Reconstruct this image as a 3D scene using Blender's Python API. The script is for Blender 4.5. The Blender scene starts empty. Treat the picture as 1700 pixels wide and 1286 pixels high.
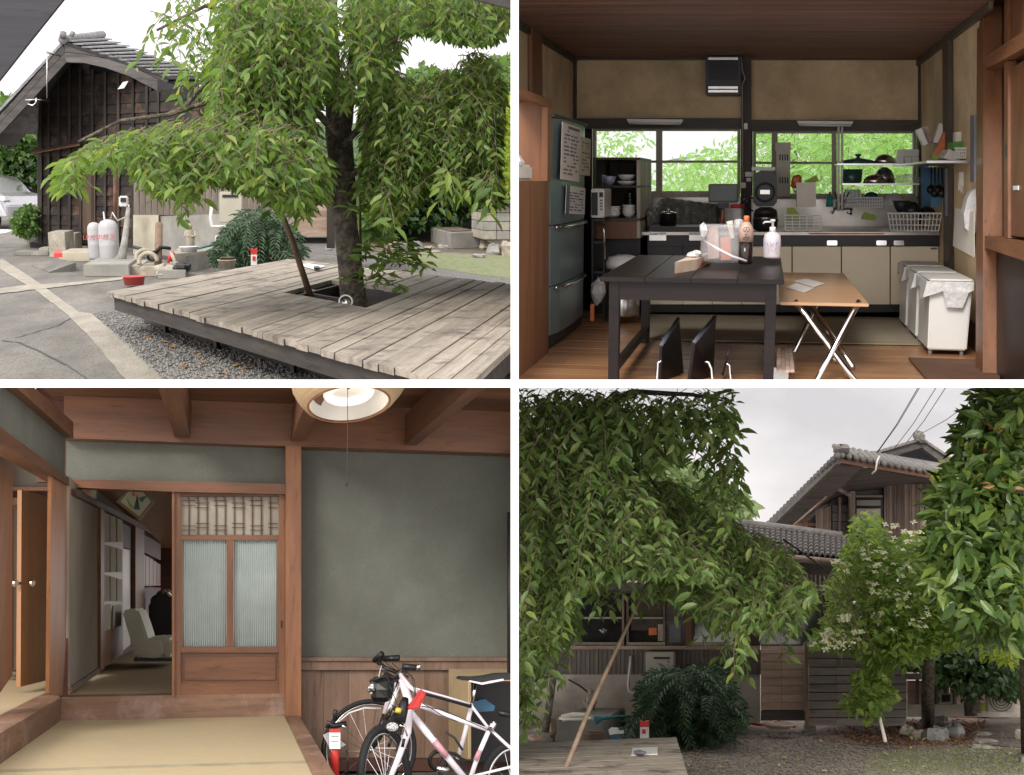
import bpy, bmesh, math, random
import numpy as np
from mathutils import Vector as V, Matrix, Quaternion
SC = bpy.context.scene; COL = SC.collection
random.seed(7); RNG = np.random.default_rng(11)
# ---------------- camera ----------------
FPX = 2000.0
CAM = V((0, 0, 1.5)); PITCH = math.radians(11.0)
cd = bpy.data.cameras.new('camera'); cam = bpy.data.objects.new('camera', cd); COL.objects.link(cam)
cd.sensor_width = 36; cd.lens = FPX/1700*36; cd.clip_end = 3000; cd.clip_start = .1
cam.location = CAM; cam.rotation_euler = (math.pi/2+PITCH, 0, 0); SC.camera = cam
RC = Matrix.Rotation(PITCH, 3, 'X')
# ---------------- sky, sun, exposure ----------------
W = bpy.data.worlds.new('World'); SC.world = W; W.use_nodes = True
SUN_EL, SUN_AZ = math.radians(23), math.radians(202)
def world():
    n = W.node_tree.nodes; l = W.node_tree.links; n.clear()
    out = n.new('ShaderNodeOutputWorld'); bg = n.new('ShaderNodeBackground'); bg.inputs[1].default_value = .1
    sky = n.new('ShaderNodeTexSky'); sky.sky_type = 'NISHITA'; sky.sun_disc = False
    sky.sun_elevation = SUN_EL; sky.sun_rotation = SUN_AZ; sky.dust_density = 4
    tc = n.new('ShaderNodeTexCoord'); mp = n.new('ShaderNodeMapping'); mp.inputs['Scale'].default_value = (1, 1, 1.6)
    no = n.new('ShaderNodeTexNoise'); no.inputs['Scale'].default_value = 5.5; no.inputs['Detail'].default_value = 7; no.inputs['Roughness'].default_value = .5
    cr = n.new('ShaderNodeValToRGB'); e = cr.color_ramp.elements
    e[0].position = .36; e[0].color = (7.1, 6.75, 6.85, 1); e[1].position = .68; e[1].color = (10.9, 10.3, 10.1, 1)
    # overcast brightened toward the sun behind the camera, adding front light to the rooms
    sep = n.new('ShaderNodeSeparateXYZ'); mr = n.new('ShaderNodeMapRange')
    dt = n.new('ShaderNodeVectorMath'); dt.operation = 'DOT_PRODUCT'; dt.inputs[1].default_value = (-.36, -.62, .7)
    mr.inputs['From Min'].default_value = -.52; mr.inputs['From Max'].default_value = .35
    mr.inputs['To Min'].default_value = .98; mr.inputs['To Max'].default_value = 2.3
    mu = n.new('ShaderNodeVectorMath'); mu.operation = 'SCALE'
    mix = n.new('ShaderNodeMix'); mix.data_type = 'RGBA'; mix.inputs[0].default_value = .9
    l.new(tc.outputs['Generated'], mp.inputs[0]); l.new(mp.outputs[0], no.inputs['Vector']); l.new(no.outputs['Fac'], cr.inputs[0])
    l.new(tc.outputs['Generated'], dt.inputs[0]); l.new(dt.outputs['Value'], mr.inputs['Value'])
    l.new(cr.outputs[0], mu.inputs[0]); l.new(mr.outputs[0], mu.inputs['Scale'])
    l.new(sky.outputs[0], mix.inputs[6]); l.new(mu.outputs[0], mix.inputs[7])
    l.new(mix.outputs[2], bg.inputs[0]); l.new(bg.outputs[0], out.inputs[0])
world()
sd = bpy.data.lights.new('sun', 'SUN'); sd.energy = 2.4; sd.angle = math.radians(20); sd.color = (1, .95, .88)
so = bpy.data.objects.new('sun', sd); COL.objects.link(so)
sdir = V((math.sin(SUN_AZ)*math.cos(SUN_EL), math.cos(SUN_AZ)*math.cos(SUN_EL), math.sin(SUN_EL)))
so.rotation_euler = (-sdir).to_track_quat('-Z', 'Y').to_euler(); so.location = (0, -5, 12)
SC.view_settings.view_transform = 'Standard'; SC.view_settings.look = 'None'
SC.view_settings.exposure = 0.15; SC.view_settings.gamma = 1; SC.view_settings.use_curve_mapping = False
SC.render.engine = 'CYCLES'
# ---------------- frames of the four places ----------------
def ray(px, py): return RC @ V(((px-850)/FPX, 1, (643-py)/FPX))
class Place:
    def __init__(s, cx, hy, E, xr, yr, roll=0):
        d = V(((cx-850)/FPX, 1, (643-hy)/FPX)).normalized()
        q = V((0, 1, 0)).rotation_difference(d)
        s.F = RC @ d; s.R = RC @ (q @ V((1, 0, 0))); s.U = RC @ (q @ V((0, 0, 1))); s.E = E
        a = math.radians(roll); s.R, s.U = s.R*math.cos(a)+s.U*math.sin(a), s.U*math.cos(a)-s.R*math.sin(a)
        s.xr, s.yr = xr, yr; s.planes = []
        # inner faces of the white dividers bound each place
        if xr[1] < 1000: s.planes.append((ray(854.5, 0).cross(ray(854.5, 1286)), -1))
        else: s.planes.append((ray(854.5, 0).cross(ray(854.5, 1286)), 1))
        if yr[1] < 1000: s.planes.append((ray(0, 636.5).cross(ray(1700, 636.5)), -1))
        else: s.planes.append((ray(0, 636.5).cross(ray(1700, 636.5)), 1))
        c = ray(cx, hy)
        s.planes = [(n.normalized() if n.dot(c) > 0 else -n.normalized()) for n, _ in s.planes]   # inside: n.p > 0
    def p(s, px, py, D):
        d = ray(px, py); return CAM + d*(D/d.dot(s.F))
    def g(s, px, py, h=0):
        d = ray(px, py); return CAM + d*((h-s.E)/d.dot(s.U))
    def q(s, X, Z, D): return CAM + s.R*X + s.U*Z + s.F*D        # Z from eye level
    def XA(s, px, py, D): return s.xyz(s.p(px, py, D))[0]
    def ZA(s, px, py, D): return s.xyz(s.p(px, py, D))[1]
    def xyz(s, w): w = w-CAM; return (w.dot(s.R), w.dot(s.U), w.dot(s.F))
    def onx(s, px, py, X):                                       # point on the upright plane at X
        d = ray(px, py); return CAM + d*(X/d.dot(s.R))
    def inside(s, w, m=0.0):
        w = w-CAM; return all(n.dot(w) > m for n in s.planes)
    def pix(s, w):
        w = RC.inverted() @ (w-CAM); return (850+FPX*w.x/w.y, 643-FPX*w.z/w.y)
YD = Place(424, 300, 1.5, (0, 848), (0, 630), 1.0)
KT = Place(1275, 300, 1.5, (861, 1700), (0, 630), -1.0)
LR = Place(380, 995, 1.0, (0, 848), (643, 1286), -1.15)
GD = Place(1280, 1040, 1.5, (861, 1700), (643, 1286), 1.2)
CUR = [YD]
# ---------------- mesh builder ----------------
WL = {}
class MB:
    def __init__(s): s.v = []; s.f = []; s.sm = []
    def add(s, vs, fs, smooth=False):
        o = len(s.v); s.v += [tuple(x) for x in vs]; s.f += [tuple(o+i for i in f) for f in fs]; s.sm += [smooth]*len(fs); return s
    def prism(s, pts, ext):
        n = len(pts); a = [V(p) for p in pts]; b = [p+ext for p in a]
        fs = [tuple(range(n)), tuple(range(2*n-1, n-1, -1))]+[(i, i+n, (i+1) % n+n, (i+1) % n) for i in range(n)]
        return s.add(a+b, fs)
    def hexa(s, a, b):      # two 4-rings
        return s.add(list(a)+list(b), [(0, 1, 2, 3), (7, 6, 5, 4), (0, 4, 5, 1), (1, 5, 6, 2), (2, 6, 7, 3), (3, 7, 4, 0)])
    def fb(s, x0, y0, x1, y1, D, t, S=None):     # frontal box: pixel rect at depth D, t deep
        S = S or CUR[0]; return s.prism([S.p(x0, y0, D), S.p(x1, y0, D), S.p(x1, y1, D), S.p(x0, y1, D)], S.F*t)
    def fp(s, pts, D, t, S=None):
        S = S or CUR[0]; return s.prism([S.p(x, y, D) for x, y in pts], S.F*t)
    def box(s, X0, X1, Z0, Z1, D0, D1, S=None):
        S = S or CUR[0]
        return s.prism([S.q(X0, Z1, D0), S.q(X1, Z1, D0), S.q(X1, Z0, D0), S.q(X0, Z0, D0)], S.F*(D1-D0))
    def obox(s, c, ax, ay, az):   # centre and half axes
        c = V(c); a = [c-ax-ay-az, c+ax-ay-az, c+ax+ay-az, c-ax+ay-az]; return s.hexa(a, [p+2*az for p in a])
    def tube(s, pts, r, n=8, cap=True):
        pts = [V(p) for p in pts]; m = len(pts)
        if not isinstance(r, (list, tuple)): r = [r]*m
        vs = []; fs = []; u = None
        for i, p in enumerate(pts):
            t = (pts[min(i+1, m-1)]-pts[max(i-1, 0)])
            t = t.normalized() if t.length > 1e-9 else V((0, 0, 1))
            if u is None: u = t.orthogonal().normalized()
            else:
                u = u-t*u.dot(t); u = u.normalized() if u.length > 1e-6 else t.orthogonal().normalized()
            w = t.cross(u)
            for k in range(n):
                a = 2*math.pi*k/n; vs.append(p+(u*math.cos(a)+w*math.sin(a))*r[i])
        for i in range(m-1):
            for k in range(n): fs.append((i*n+k, i*n+(k+1) % n, (i+1)*n+(k+1) % n, (i+1)*n+k))
        if cap: fs += [tuple(range(n-1, -1, -1)), tuple((m-1)*n+k for k in range(n))]
        return s.add(vs, fs, n > 5)
    def lathe(s, c, ax, prof, n=20, e=None, squash=1.0):      # prof: (radius, height along ax)
        ax = V(ax).normalized(); u = (V(e) if e is not None else ax.orthogonal()); u = (u-ax*u.dot(ax)).normalized(); w = ax.cross(u)*squash; vs = []; fs = []
        for r, h in prof:
            for k in range(n):
                a = 2*math.pi*k/n; vs.append(V(c)+ax*h+(u*math.cos(a)+w*math.sin(a))*r)
        for i in range(len(prof)-1):
            for k in range(n): fs.append((i*n+k, i*n+(k+1) % n, (i+1)*n+(k+1) % n, (i+1)*n+k))
        fs += [tuple(range(n-1, -1, -1)), tuple((len(prof)-1)*n+k for k in range(n))]
        return s.add(vs, fs, True)
    def torus(s, c, ax, R, r, n=32, m=8, a0=0, a1=2*math.pi, e=None, sq=1.0):
        ax = V(ax).normalized(); u = (V(e) if e is not None else ax.orthogonal()); u = (u-ax*u.dot(ax)).normalized(); w = ax.cross(u)*sq
        pts = [V(c)+(u*math.cos(a0+(a1-a0)*k/n)+w*math.sin(a0+(a1-a0)*k/n))*R for k in range(n+1)]
        return s.tube(pts, r, m, cap=(a1-a0 < 6.2))
    def rock(s, c, rx, ry, rz, seed=0, S=None, n=9, m=6):
        S = S or CUR[0]; rn = random.Random(seed); vs = []; fs = []
        ph = [rn.uniform(0, 6) for _ in range(6)]
        for i in range(m+1):
            th = math.pi*i/m
            for k in range(n):
                a = 2*math.pi*k/n
                q = 1+.16*math.sin(2*a+ph[0]+th)+.12*math.sin(3*a+ph[1])+.1*math.sin(4*th+ph[2])+rn.uniform(-.09, .09)
                x = math.sin(th)*math.cos(a); y = math.sin(th)*math.sin(a); z = math.cos(th)
                x, y, z = [math.copysign(abs(t)**.8, t) for t in (x, y, z)]
                vs.append(V(c)+S.R*x*rx*q+S.F*y*ry*q+S.U*z*rz*q)
        for i in range(m):
            for k in range(n): fs.append((i*n+k, i*n+(k+1) % n, (i+1)*n+(k+1) % n, (i+1)*n+k))
        return s.add(vs, fs, False)
    def build(s, name, mat, parent=None, label=None, cat=None, group=None, kind=None, S=None, bevel=0):
        S = S or CUR[0]
        if not s.v: return None
        n = np.array(s.v); rel = n-np.array(CAM)
        cut = any((rel @ np.array(pl)).min() < 0 for pl in S.planes)
        me = bpy.data.meshes.new(name); me.from_pydata(s.v, [], s.f)
        me.polygons.foreach_set('use_smooth', s.sm)
        if cut or bevel:
            bm = bmesh.new(); bm.from_mesh(me)
            if bevel: bmesh.ops.bevel(bm, geom=bm.edges[:], offset=bevel, segments=2, affect='EDGES', clamp_overlap=True)
            for pl in (S.planes if cut else []):
                bmesh.ops.bisect_plane(bm, geom=bm.verts[:]+bm.edges[:]+bm.faces[:], plane_co=CAM, plane_no=pl, clear_inner=True)
            bm.to_mesh(me); bm.free()
            if not me.vertices: bpy.data.meshes.remove(me); return None
            n = np.array([v.co for v in me.vertices])
        o0 = V(((n[:, 0].min()+n[:, 0].max())/2, (n[:, 1].min()+n[:, 1].max())/2, n[:, 2].min()))
        me.transform(Matrix.Translation(-o0)); me.materials.append(mat)
        o = bpy.data.objects.new(name, me); COL.objects.link(o)
        if parent is not None: o.parent = parent; o.location = o0-WL[parent.name]
        else: o.location = o0
        WL[o.name] = o0
        tag(o, label, cat, group, kind); return o
def tag(o, label=None, cat=None, group=None, kind=None):
    if label: o['label'] = label
    if cat: o['category'] = cat
    if group: o['group'] = group
    if kind: o['kind'] = kind
    return o
def thing(name, label, cat, loc, group=None):
    o = bpy.data.objects.new(name, None); COL.objects.link(o); o.location = loc; WL[o.name] = V(loc); o.empty_display_size = .2
    return tag(o, label, cat, group)
def struct(mb, name, mat, S=None): return mb.build(name, mat, kind='structure', S=S)
def text(s, org, rv, uv, size, mat, parent=None, name='lettering', ext=.0015):
    c = bpy.data.curves.new('t', 'FONT'); c.body = s; c.size = size; c.extrude = ext; c.align_x = 'CENTER'; c.align_y = 'CENTER'; c.resolution_u = 2
    t = bpy.data.objects.new('t', c); me = bpy.data.meshes.new_from_object(t)
    rv = rv.normalized(); uv = (uv-rv*uv.dot(rv)).normalized(); nv = rv.cross(uv)
    m = Matrix((rv, uv, nv)).transposed().to_4x4()
    me.transform(m); me.materials.clear(); me.materials.append(mat); me.name = name
    bpy.data.objects.remove(t); bpy.data.curves.remove(c)
    if not me.vertices: return None
    o = bpy.data.objects.new(name, me); COL.objects.link(o)
    if parent is not None: o.parent = parent; o.location = V(org)-WL[parent.name]
    else: o.location = org
    WL[o.name] = V(org); return o
# ---------------- materials ----------------
def newmat(name):
    m = bpy.data.materials.new(name); m.use_nodes = True; nt = m.node_tree
    return m, nt.nodes, nt.links, nt.nodes['Principled BSDF']
def mix_c(n, l, f, a, b):
    x = n.new('ShaderNodeMix'); x.data_type = 'RGBA'
    if isinstance(f, (int, float)): x.inputs[0].default_value = f
    else: l.new(f, x.inputs[0])
    for i, c in ((6, a), (7, b)):
        if isinstance(c, tuple): x.inputs[i].default_value = (*c[:3], 1)
        else: l.new(c, x.inputs[i])
    return x.outputs[2]
def noise(n, l, vec, sc, det=5, ro=.55):
    x = n.new('ShaderNodeTexNoise'); x.inputs['Scale'].default_value = sc; x.inputs['Detail'].default_value = det; x.inputs['Roughness'].default_value = ro
    if vec is not None: l.new(vec, x.inputs['Vector'])
    return x.outputs['Fac']
def rmp(n, l, f, a, b):
    x = n.new('ShaderNodeMapRange'); x.inputs['From Min'].default_value = a; x.inputs['From Max'].default_value = b; l.new(f, x.inputs['Value']); return x.outputs[0]
def bump(n, l, h, bs, st, dist=.01):
    x = n.new('ShaderNodeBump'); x.inputs['Strength'].default_value = st; x.inputs['Distance'].default_value = dist
    l.new(h, x.inputs['Height']); l.new(x.outputs[0], bs.inputs['Normal'])
def squeeze(n, l, geo, ax, k):
    ax = V(ax).normalized(); dt = n.new('ShaderNodeVectorMath'); dt.operation = 'DOT_PRODUCT'; l.new(geo, dt.inputs[0]); dt.inputs[1].default_value = ax
    ml = n.new('ShaderNodeMath'); ml.operation = 'MULTIPLY'; l.new(dt.outputs['Value'], ml.inputs[0]); ml.inputs[1].default_value = -(1-k)
    sv = n.new('ShaderNodeVectorMath'); sv.operation = 'SCALE'; sv.inputs[0].default_value = ax; l.new(ml.outputs[0], sv.inputs['Scale'])
    ad = n.new('ShaderNodeVectorMath'); ad.operation = 'ADD'; l.new(geo, ad.inputs[0]); l.new(sv.outputs[0], ad.inputs[1]); return ad.outputs[0]
def mat(name, c, c2=None, rough=.6, sc=6, sp=.4, metal=0, bs=0, bsc=60, bd=.01, trans=0, lo=.35, hi=.65, fine=0, fc=None, fsc=80, emit=None, deep=None, big=0, bsz=.7):
    m, n, l, b = newmat(name)
    geo = n.new('ShaderNodeNewGeometry').outputs['Position']
    if deep is not None: geo = squeeze(n, l, geo, deep, .34)
    b.inputs['Roughness'].default_value = rough; b.inputs['Metallic'].default_value = metal; b.inputs['Specular IOR Level'].default_value = sp
    c2 = c2 or tuple(x*.78 for x in c)
    col = mix_c(n, l, rmp(n, l, noise(n, l, geo, sc, 6, .6), lo, hi), c2, c)
    if fine: col = mix_c(n, l, rmp(n, l, noise(n, l, geo, fsc, 3), .5, .5+.5*(1-fine)), col, fc or tuple(x*.4 for x in c))
    l.new(col, b.inputs['Base Color'])
    if bs: bump(n, l, noise(n, l, geo, bsc, 4), b, bs, bd)
    if big:      # broad stains and wear
        dk = mix_c(n, l, rmp(n, l, noise(n, l, geo, bsz, 8, .7), .45, .7), col, tuple(x*(1-big) for x in c2)); l.new(dk, b.inputs['Base Color'])
    if trans: b.inputs['Transmission Weight'].default_value = trans; b.inputs['IOR'].default_value = 1.2
    if emit: b.inputs['Emission Color'].default_value = (*emit[:3], 1); b.inputs['Emission Strength'].default_value = emit[3]
    return m
def wood(name, c, c2, axis, sc=9, rough=.55, str_=.09, stain=None, sa=.5, bs=.25, sp=.35, piece=.25, ssc=2.5):
    m, n, l, b = newmat(name); ax = V(axis).normalized()
    geo = n.new('ShaderNodeNewGeometry').outputs['Position']; oi = n.new('ShaderNodeObjectInfo').outputs['Random']
    dt = n.new('ShaderNodeVectorMath'); dt.operation = 'DOT_PRODUCT'; l.new(geo, dt.inputs[0]); dt.inputs[1].default_value = ax
    ml = n.new('ShaderNodeMath'); ml.operation = 'MULTIPLY'; l.new(dt.outputs['Value'], ml.inputs[0]); ml.inputs[1].default_value = -(1-str_)
    sv = n.new('ShaderNodeVectorMath'); sv.operation = 'SCALE'; sv.inputs[0].default_value = ax; l.new(ml.outputs[0], sv.inputs['Scale'])
    ad = n.new('ShaderNodeVectorMath'); ad.operation = 'ADD'; l.new(geo, ad.inputs[0]); l.new(sv.outputs[0], ad.inputs[1])
    rs = n.new('ShaderNodeMath'); rs.operation = 'MULTIPLY'; l.new(oi, rs.inputs[0]); rs.inputs[1].default_value = 37
    ad2 = n.new('ShaderNodeVectorMath'); ad2.operation = 'ADD'; l.new(ad.outputs[0], ad2.inputs[0]); l.new(rs.outputs[0], ad2.inputs[1])
    v = ad2.outputs[0]; f = noise(n, l, v, sc, 8, .65)
    col = mix_c(n, l, rmp(n, l, f, .33, .67), c2, c)
    g2 = noise(n, l, v, sc*5, 5, .7); col = mix_c(n, l, rmp(n, l, g2, .55, .75), col, tuple(x*.55 for x in c2))
    if stain: col = mix_c(n, l, rmp(n, l, noise(n, l, geo, ssc, 6, .7), .52, .52+.25*(1.2-sa)), col, stain)
    hv = n.new('ShaderNodeHueSaturation'); vv = n.new('ShaderNodeMapRange'); l.new(oi, vv.inputs['Value']); vv.inputs['To Min'].default_value = 1-piece; vv.inputs['To Max'].default_value = 1+piece
    l.new(vv.outputs[0], hv.inputs['Value']); l.new(col, hv.inputs['Color']); l.new(hv.outputs[0], b.inputs['Base Color'])
    b.inputs['Roughness'].default_value = rough; b.inputs['Specular IOR Level'].default_value = sp
    bump(n, l, g2, b, bs, .006); return m
def leafmat(name, cols, tr=.35, rough=.42, sp=.5, rare=None):
    m, n, l, b = newmat(name)
    g = n.new('ShaderNodeNewGeometry'); oi = n.new('ShaderNodeObjectInfo').outputs['Random']
    ad = n.new('ShaderNodeMath'); ad.operation = 'ADD'; l.new(g.outputs['Random Per Island'], ad.inputs[0]); l.new(oi, ad.inputs[1])
    fr = n.new('ShaderNodeMath'); fr.operation = 'FRACT'; l.new(ad.outputs[0], fr.inputs[0])
    cr = n.new('ShaderNodeValToRGB'); e = cr.color_ramp.elements; k = len(cols)
    while len(e) < k: e.new(.5)
    for i, c in enumerate(cols): e[i].position = .96*i/(k-1); e[i].color = (*c, 1)
    if rare: x = e.new(.975); x.color = (*rare, 1)
    l.new(fr.outputs[0], cr.inputs[0]); l.new(cr.outputs[0], b.inputs['Base Color'])
    b.inputs['Roughness'].default_value = rough; b.inputs['Specular IOR Level'].default_value = sp
    t = n.new('ShaderNodeBsdfTranslucent'); hs = n.new('ShaderNodeHueSaturation'); hs.inputs['Value'].default_value = 1.9; hs.inputs['Saturation'].default_value = 1.1; hs.inputs['Hue'].default_value = .485
    l.new(cr.outputs[0], hs.inputs['Color']); l.new(hs.outputs[0], t.inputs[0])
    mx = n.new('ShaderNodeMixShader'); mx.inputs[0].default_value = tr
    l.new(b.outputs[0], mx.inputs[1]); l.new(t.outputs[0], mx.inputs[2]); l.new(mx.outputs[0], n['Material Output'].inputs[0]); return m
def glassmat(name, tint=(.9, .95, .93), rough=.02, alpha=.12, base=(.5, .6, .55)):
    m, n, l, b = newmat(name); tp = n.new('ShaderNodeBsdfTransparent'); tp.inputs[0].default_value = (*tint, 1)
    b.inputs['Base Color'].default_value = (*base, 1); b.inputs['Roughness'].default_value = rough
    mx = n.new('ShaderNodeMixShader'); mx.inputs[0].default_value = alpha
    l.new(tp.outputs[0], mx.inputs[1]); l.new(b.outputs[0], mx.inputs[2]); l.new(mx.outputs[0], n['Material Output'].inputs[0]); return m
# ---------------- foliage ----------------
def inpoly(x, y, P):
    c = False; j = len(P)-1
    for i in range(len(P)):
        xi, yi = P[i]; xj, yj = P[j]
        if (yi > y) != (yj > y) and x < (xj-xi)*(y-yi)/(yj-yi)+xi: c = not c
        j = i
    return c
def randpt(P, rn=random):
    xs = [p[0] for p in P]; ys = [p[1] for p in P]
    while True:
        x = rn.uniform(min(xs), max(xs)); y = rn.uniform(min(ys), max(ys))
        if inpoly(x, y, P): return x, y
LM = {}
def leaf_mesh(key, m, w=.36):
    if key not in LM:
        me = bpy.data.meshes.new('leaf')
        me.from_pydata([(0, 0, 0), (w*.72, .2, .06), (w*.95, .5, .08), (w*.45, .8, 0), (0, 1, -.13), (-w*.45, .8, 0), (-w*.95, .5, .08), (-w*.72, .2, .06), (0, .45, -.02)], [], [(i, (i+1) % 8, 8) for i in range(8)])
        me.materials.append(m); LM[key] = me
    return LM[key]
def leaves(L, name, m, parent, S, nobj=0, w=.36, key=None, kind='stuff'):
    """L: list of (pos, dir, normal, length). The largest become objects of their own, the rest one mesh."""
    L = [a for a in L if S.inside(a[0], .0) and S.inside(a[0]+a[1]*a[3], .0)]
    L.sort(key=lambda a: (a[0]-CAM).dot(S.F)/a[3]); near = L[:nobj*2:2] if nobj else []; ns = set(id(a) for a in near)
    rest = [a for a in L if id(a) not in ns]
    me = leaf_mesh(key or m.name, m, w)
    for P, d, nn, ln in near:
        o = bpy.data.objects.new('leaf', me); COL.objects.link(o); o.parent = parent
        x = d.cross(nn).normalized(); z = x.cross(d).normalized()
        M = Matrix((x*ln, d.normalized()*ln, z*ln)).transposed().to_4x4(); M.translation = P-WL[parent.name]; o.matrix_local = M
    if rest:
        P = np.array([a[0] for a in rest]); d = np.array([a[1] for a in rest]); nn = np.array([a[2] for a in rest]); ln = np.array([a[3] for a in rest])[:, None]
        d /= np.linalg.norm(d, axis=1)[:, None]; x = np.cross(d, nn); x /= np.linalg.norm(x, axis=1)[:, None]+1e-9; z = np.cross(x, d)
        O = lambda a, b, c: P+ln*(a*w*x+b*d+c*z)
        vs = np.stack([P, O(.72, .2, .06), O(.95, .5, .08), O(.45, .8, 0), O(0, 1, -.13), O(-.45, .8, 0), O(-.95, .5, .08), O(-.72, .2, .06), O(0, .45, -.02)], 1).reshape(-1, 3)
        N = len(rest); base = np.array([v for i in range(8) for v in (i, (i+1) % 8, 8)]); idx = (np.arange(N)[:, None]*9+base[None]).ravel()
        me2 = bpy.data.meshes.new(name); me2.vertices.add(len(vs)); o0 = WL[parent.name] if parent is not None else V(vs.mean(0))
        me2.vertices.foreach_set('co', (vs-np.array(o0)).ravel())
        me2.loops.add(len(idx)); me2.loops.foreach_set('vertex_index', idx.astype(np.int32)); me2.polygons.add(N*8)
        me2.polygons.foreach_set('loop_start', np.arange(0, len(idx), 3, dtype=np.int32)); me2.polygons.foreach_set('loop_total', np.full(N*8, 3, dtype=np.int32))
        me2.update(calc_edges=True); me2.materials.append(m)
        o = bpy.data.objects.new(name, me2); COL.objects.link(o)
        if parent is not None: o.parent = parent
        else: o.location = o0
        WL[o.name] = V(o0)
        if kind: o['kind'] = kind
        return o
def rv(a=1.0): return V((random.gauss(0, a), random.gauss(0, a), random.gauss(0, a)))
def strands(S, poly, Dr, count, length, leaf, tw=None, lean=(0, 0), droop=1.0, step=.55, tr=.004, keep=None, spread=.5, lvar=.5):
    """hanging twigs with leaves either side"""
    L = []; pol = keep or poly
    for _ in range(count):
        x, y = randpt(poly); D = random.uniform(*Dr); P = S.p(x, y, D)
        sc = random.uniform(.5, 1.2); n = max(3, int(length*sc/(leaf*step)))
        d = (S.R*(lean[0]+random.gauss(0, .55))+S.F*random.gauss(0, .4)+S.U*(.15-droop*.35+lean[1])).normalized(); pts = [P.copy()]
        for i in range(n):
            d = (d-S.U*.15*droop+rv(.07)).normalized(); P = P+d*(leaf*step)
            px = S.pix(P)
            if not inpoly(px[0], px[1], pol) or not S.inside(P): break
            side = 1 if i % 2 else -1
            a = d.orthogonal().normalized(); a = (S.R*side*random.uniform(.2, 1)+S.F*random.uniform(-.8, .8)).normalized()
            ld = (d*.4+a*(spread+.2)-S.U*random.uniform(.05, .55)*droop+rv(.2)).normalized()
            nn = (S.U*.7+S.R*random.gauss(0, .6)-S.F*random.uniform(-.4, 1.0)).normalized()
            L.append((P.copy(), ld, nn, leaf*random.uniform(1-lvar, 1+lvar))); pts.append(P.copy())
        if tw is not None and len(pts) > 2: tw.tube(pts, [tr*(1-.7*k/len(pts)) for k in range(len(pts))], 3, cap=False)
    return L
def cluster(S, poly, Dr, count, leaf, rad=.25, per=14, flat=.6, keep=None, up=.8, lvar=.35):
    """rosettes / sprays of leaves round a point"""
    L = []; pol = keep or poly
    for _ in range(count):
        x, y = randpt(poly); D = random.uniform(*Dr); C = S.p(x, y, D)
        for i in range(per):
            o = S.R*random.gauss(0, rad)+S.F*random.gauss(0, rad)+S.U*random.gauss(0, rad*flat); P = C+o
            px = S.pix(P)
            if not inpoly(px[0], px[1], pol): continue
            d = (o.normalized()*.8+rv(.35)-S.U*.12).normalized() if o.length > 1e-6 else S.R
            nn = (S.U*up+rv(.4)-S.F*.3).normalized()
            L.append((P, d, nn, leaf*random.uniform(1-lvar, 1+lvar)))
    return L
# ---------------- white dividers between the four places ----------------
M_white = mat('white_paint', (.97, .97, .96), (.97, .97, .96), rough=.6)
def dividers():
    m = MB()
    for x0, y0, x1, y1 in ((848, -60, 861, 630), (848, 643, 861, 1346), (-80, 630, 1780, 643)):
        c = [CAM+ray(x, y)*5.0 for x, y in ((x0, y0), (x1, y0), (x1, y1), (x0, y1))]; m.prism(c, ray(850, 643)*.05)
    class N: planes = []
    m.build('dividing_wall', M_white, kind='structure', S=N)
dividers()
# =====================================================================
# YARD: weeping cherry over a wooden deck, dark timber shed behind
# =====================================================================
S = YD; CUR[0] = S
NR = S.F  # into the distance
M_conc = mat('concrete_ground', (.235, .225, .2), (.13, .125, .113), rough=.9, sc=1.6, bs=.5, bsc=40, bd=.01, fine=.6, fsc=55, lo=.3, hi=.7, deep=S.F, big=.35, bsz=1.1)
M_patch = mat('mortar_strip', (.36, .335, .285), (.26, .24, .2), rough=.9, sc=5, bs=.6, bsc=60, fine=.3, fsc=70, deep=S.F)
M_gravel = mat('grey_gravel', (.19, .185, .175), (.1, .097, .09), rough=.9, sc=45, bs=1, bsc=45, bd=.03, lo=.42, hi=.6, deep=S.F)
M_grass = mat('moss_grass', (.12, .17, .06), (.2, .18, .12), rough=.9, sc=9, bs=.6, bsc=80, lo=.4, hi=.58, deep=S.F)
M_soil = mat('dry_soil', (.14, .11, .08), (.08, .06, .045), rough=.95, sc=12, bs=.8, bsc=50, deep=S.F)
M_stone = mat('garden_stone', (.3, .29, .26), (.14, .14, .13), rough=.85, sc=5, bs=.6, bsc=25, bd=.02)
M_stone2 = mat('pale_stone', (.4, .36, .28), (.25, .22, .18), rough=.85, sc=6, bs=.5, bsc=30, bd=.02)
M_block = mat('pale_concrete', (.42, .39, .32), (.25, .235, .2), rough=.85, sc=4, bs=.4, bsc=50, fine=.3, fsc=40)
M_cream = mat('cream_plaster', (.46, .42, .32), (.32, .3, .24), rough=.85, sc=2.5, bs=.2, bsc=50)
M_grey_pl = mat('grey_render', (.3, .29, .26), (.2, .195, .18), rough=.85, sc=2.2, bs=.3, bsc=40)
M_dark = mat('dark_steel', (.02, .02, .022), rough=.5)
M_black = mat('black_plastic', (.012, .012, .013), rough=.38)
M_rust = mat('rusty_sheet', (.2, .09, .05), (.09, .045, .03), rough=.8, sc=8)
M_tile = mat('grey_roof_tile', (.27, .27, .28), (.13, .13, .135), rough=.6, sc=4, bs=.3, bsc=30)
M_gas = mat('grey_cylinder_paint', (.42, .42, .43), (.36, .36, .37), rough=.45, sc=3, sp=.5)
M_red = mat('red_plastic', (.5, .03, .025), (.44, .03, .025), rough=.4, sc=3)
M_pink = mat('pink_red_plastic', (.55, .1, .1), (.5, .08, .08), rough=.35)
M_white2 = mat('white_plastic', (.7, .7, .68), (.6, .6, .58), rough=.4, sc=4)
M_beige = mat('beige_enamel', (.45, .43, .35), (.4, .38, .31), rough=.4, sc=3)
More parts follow.
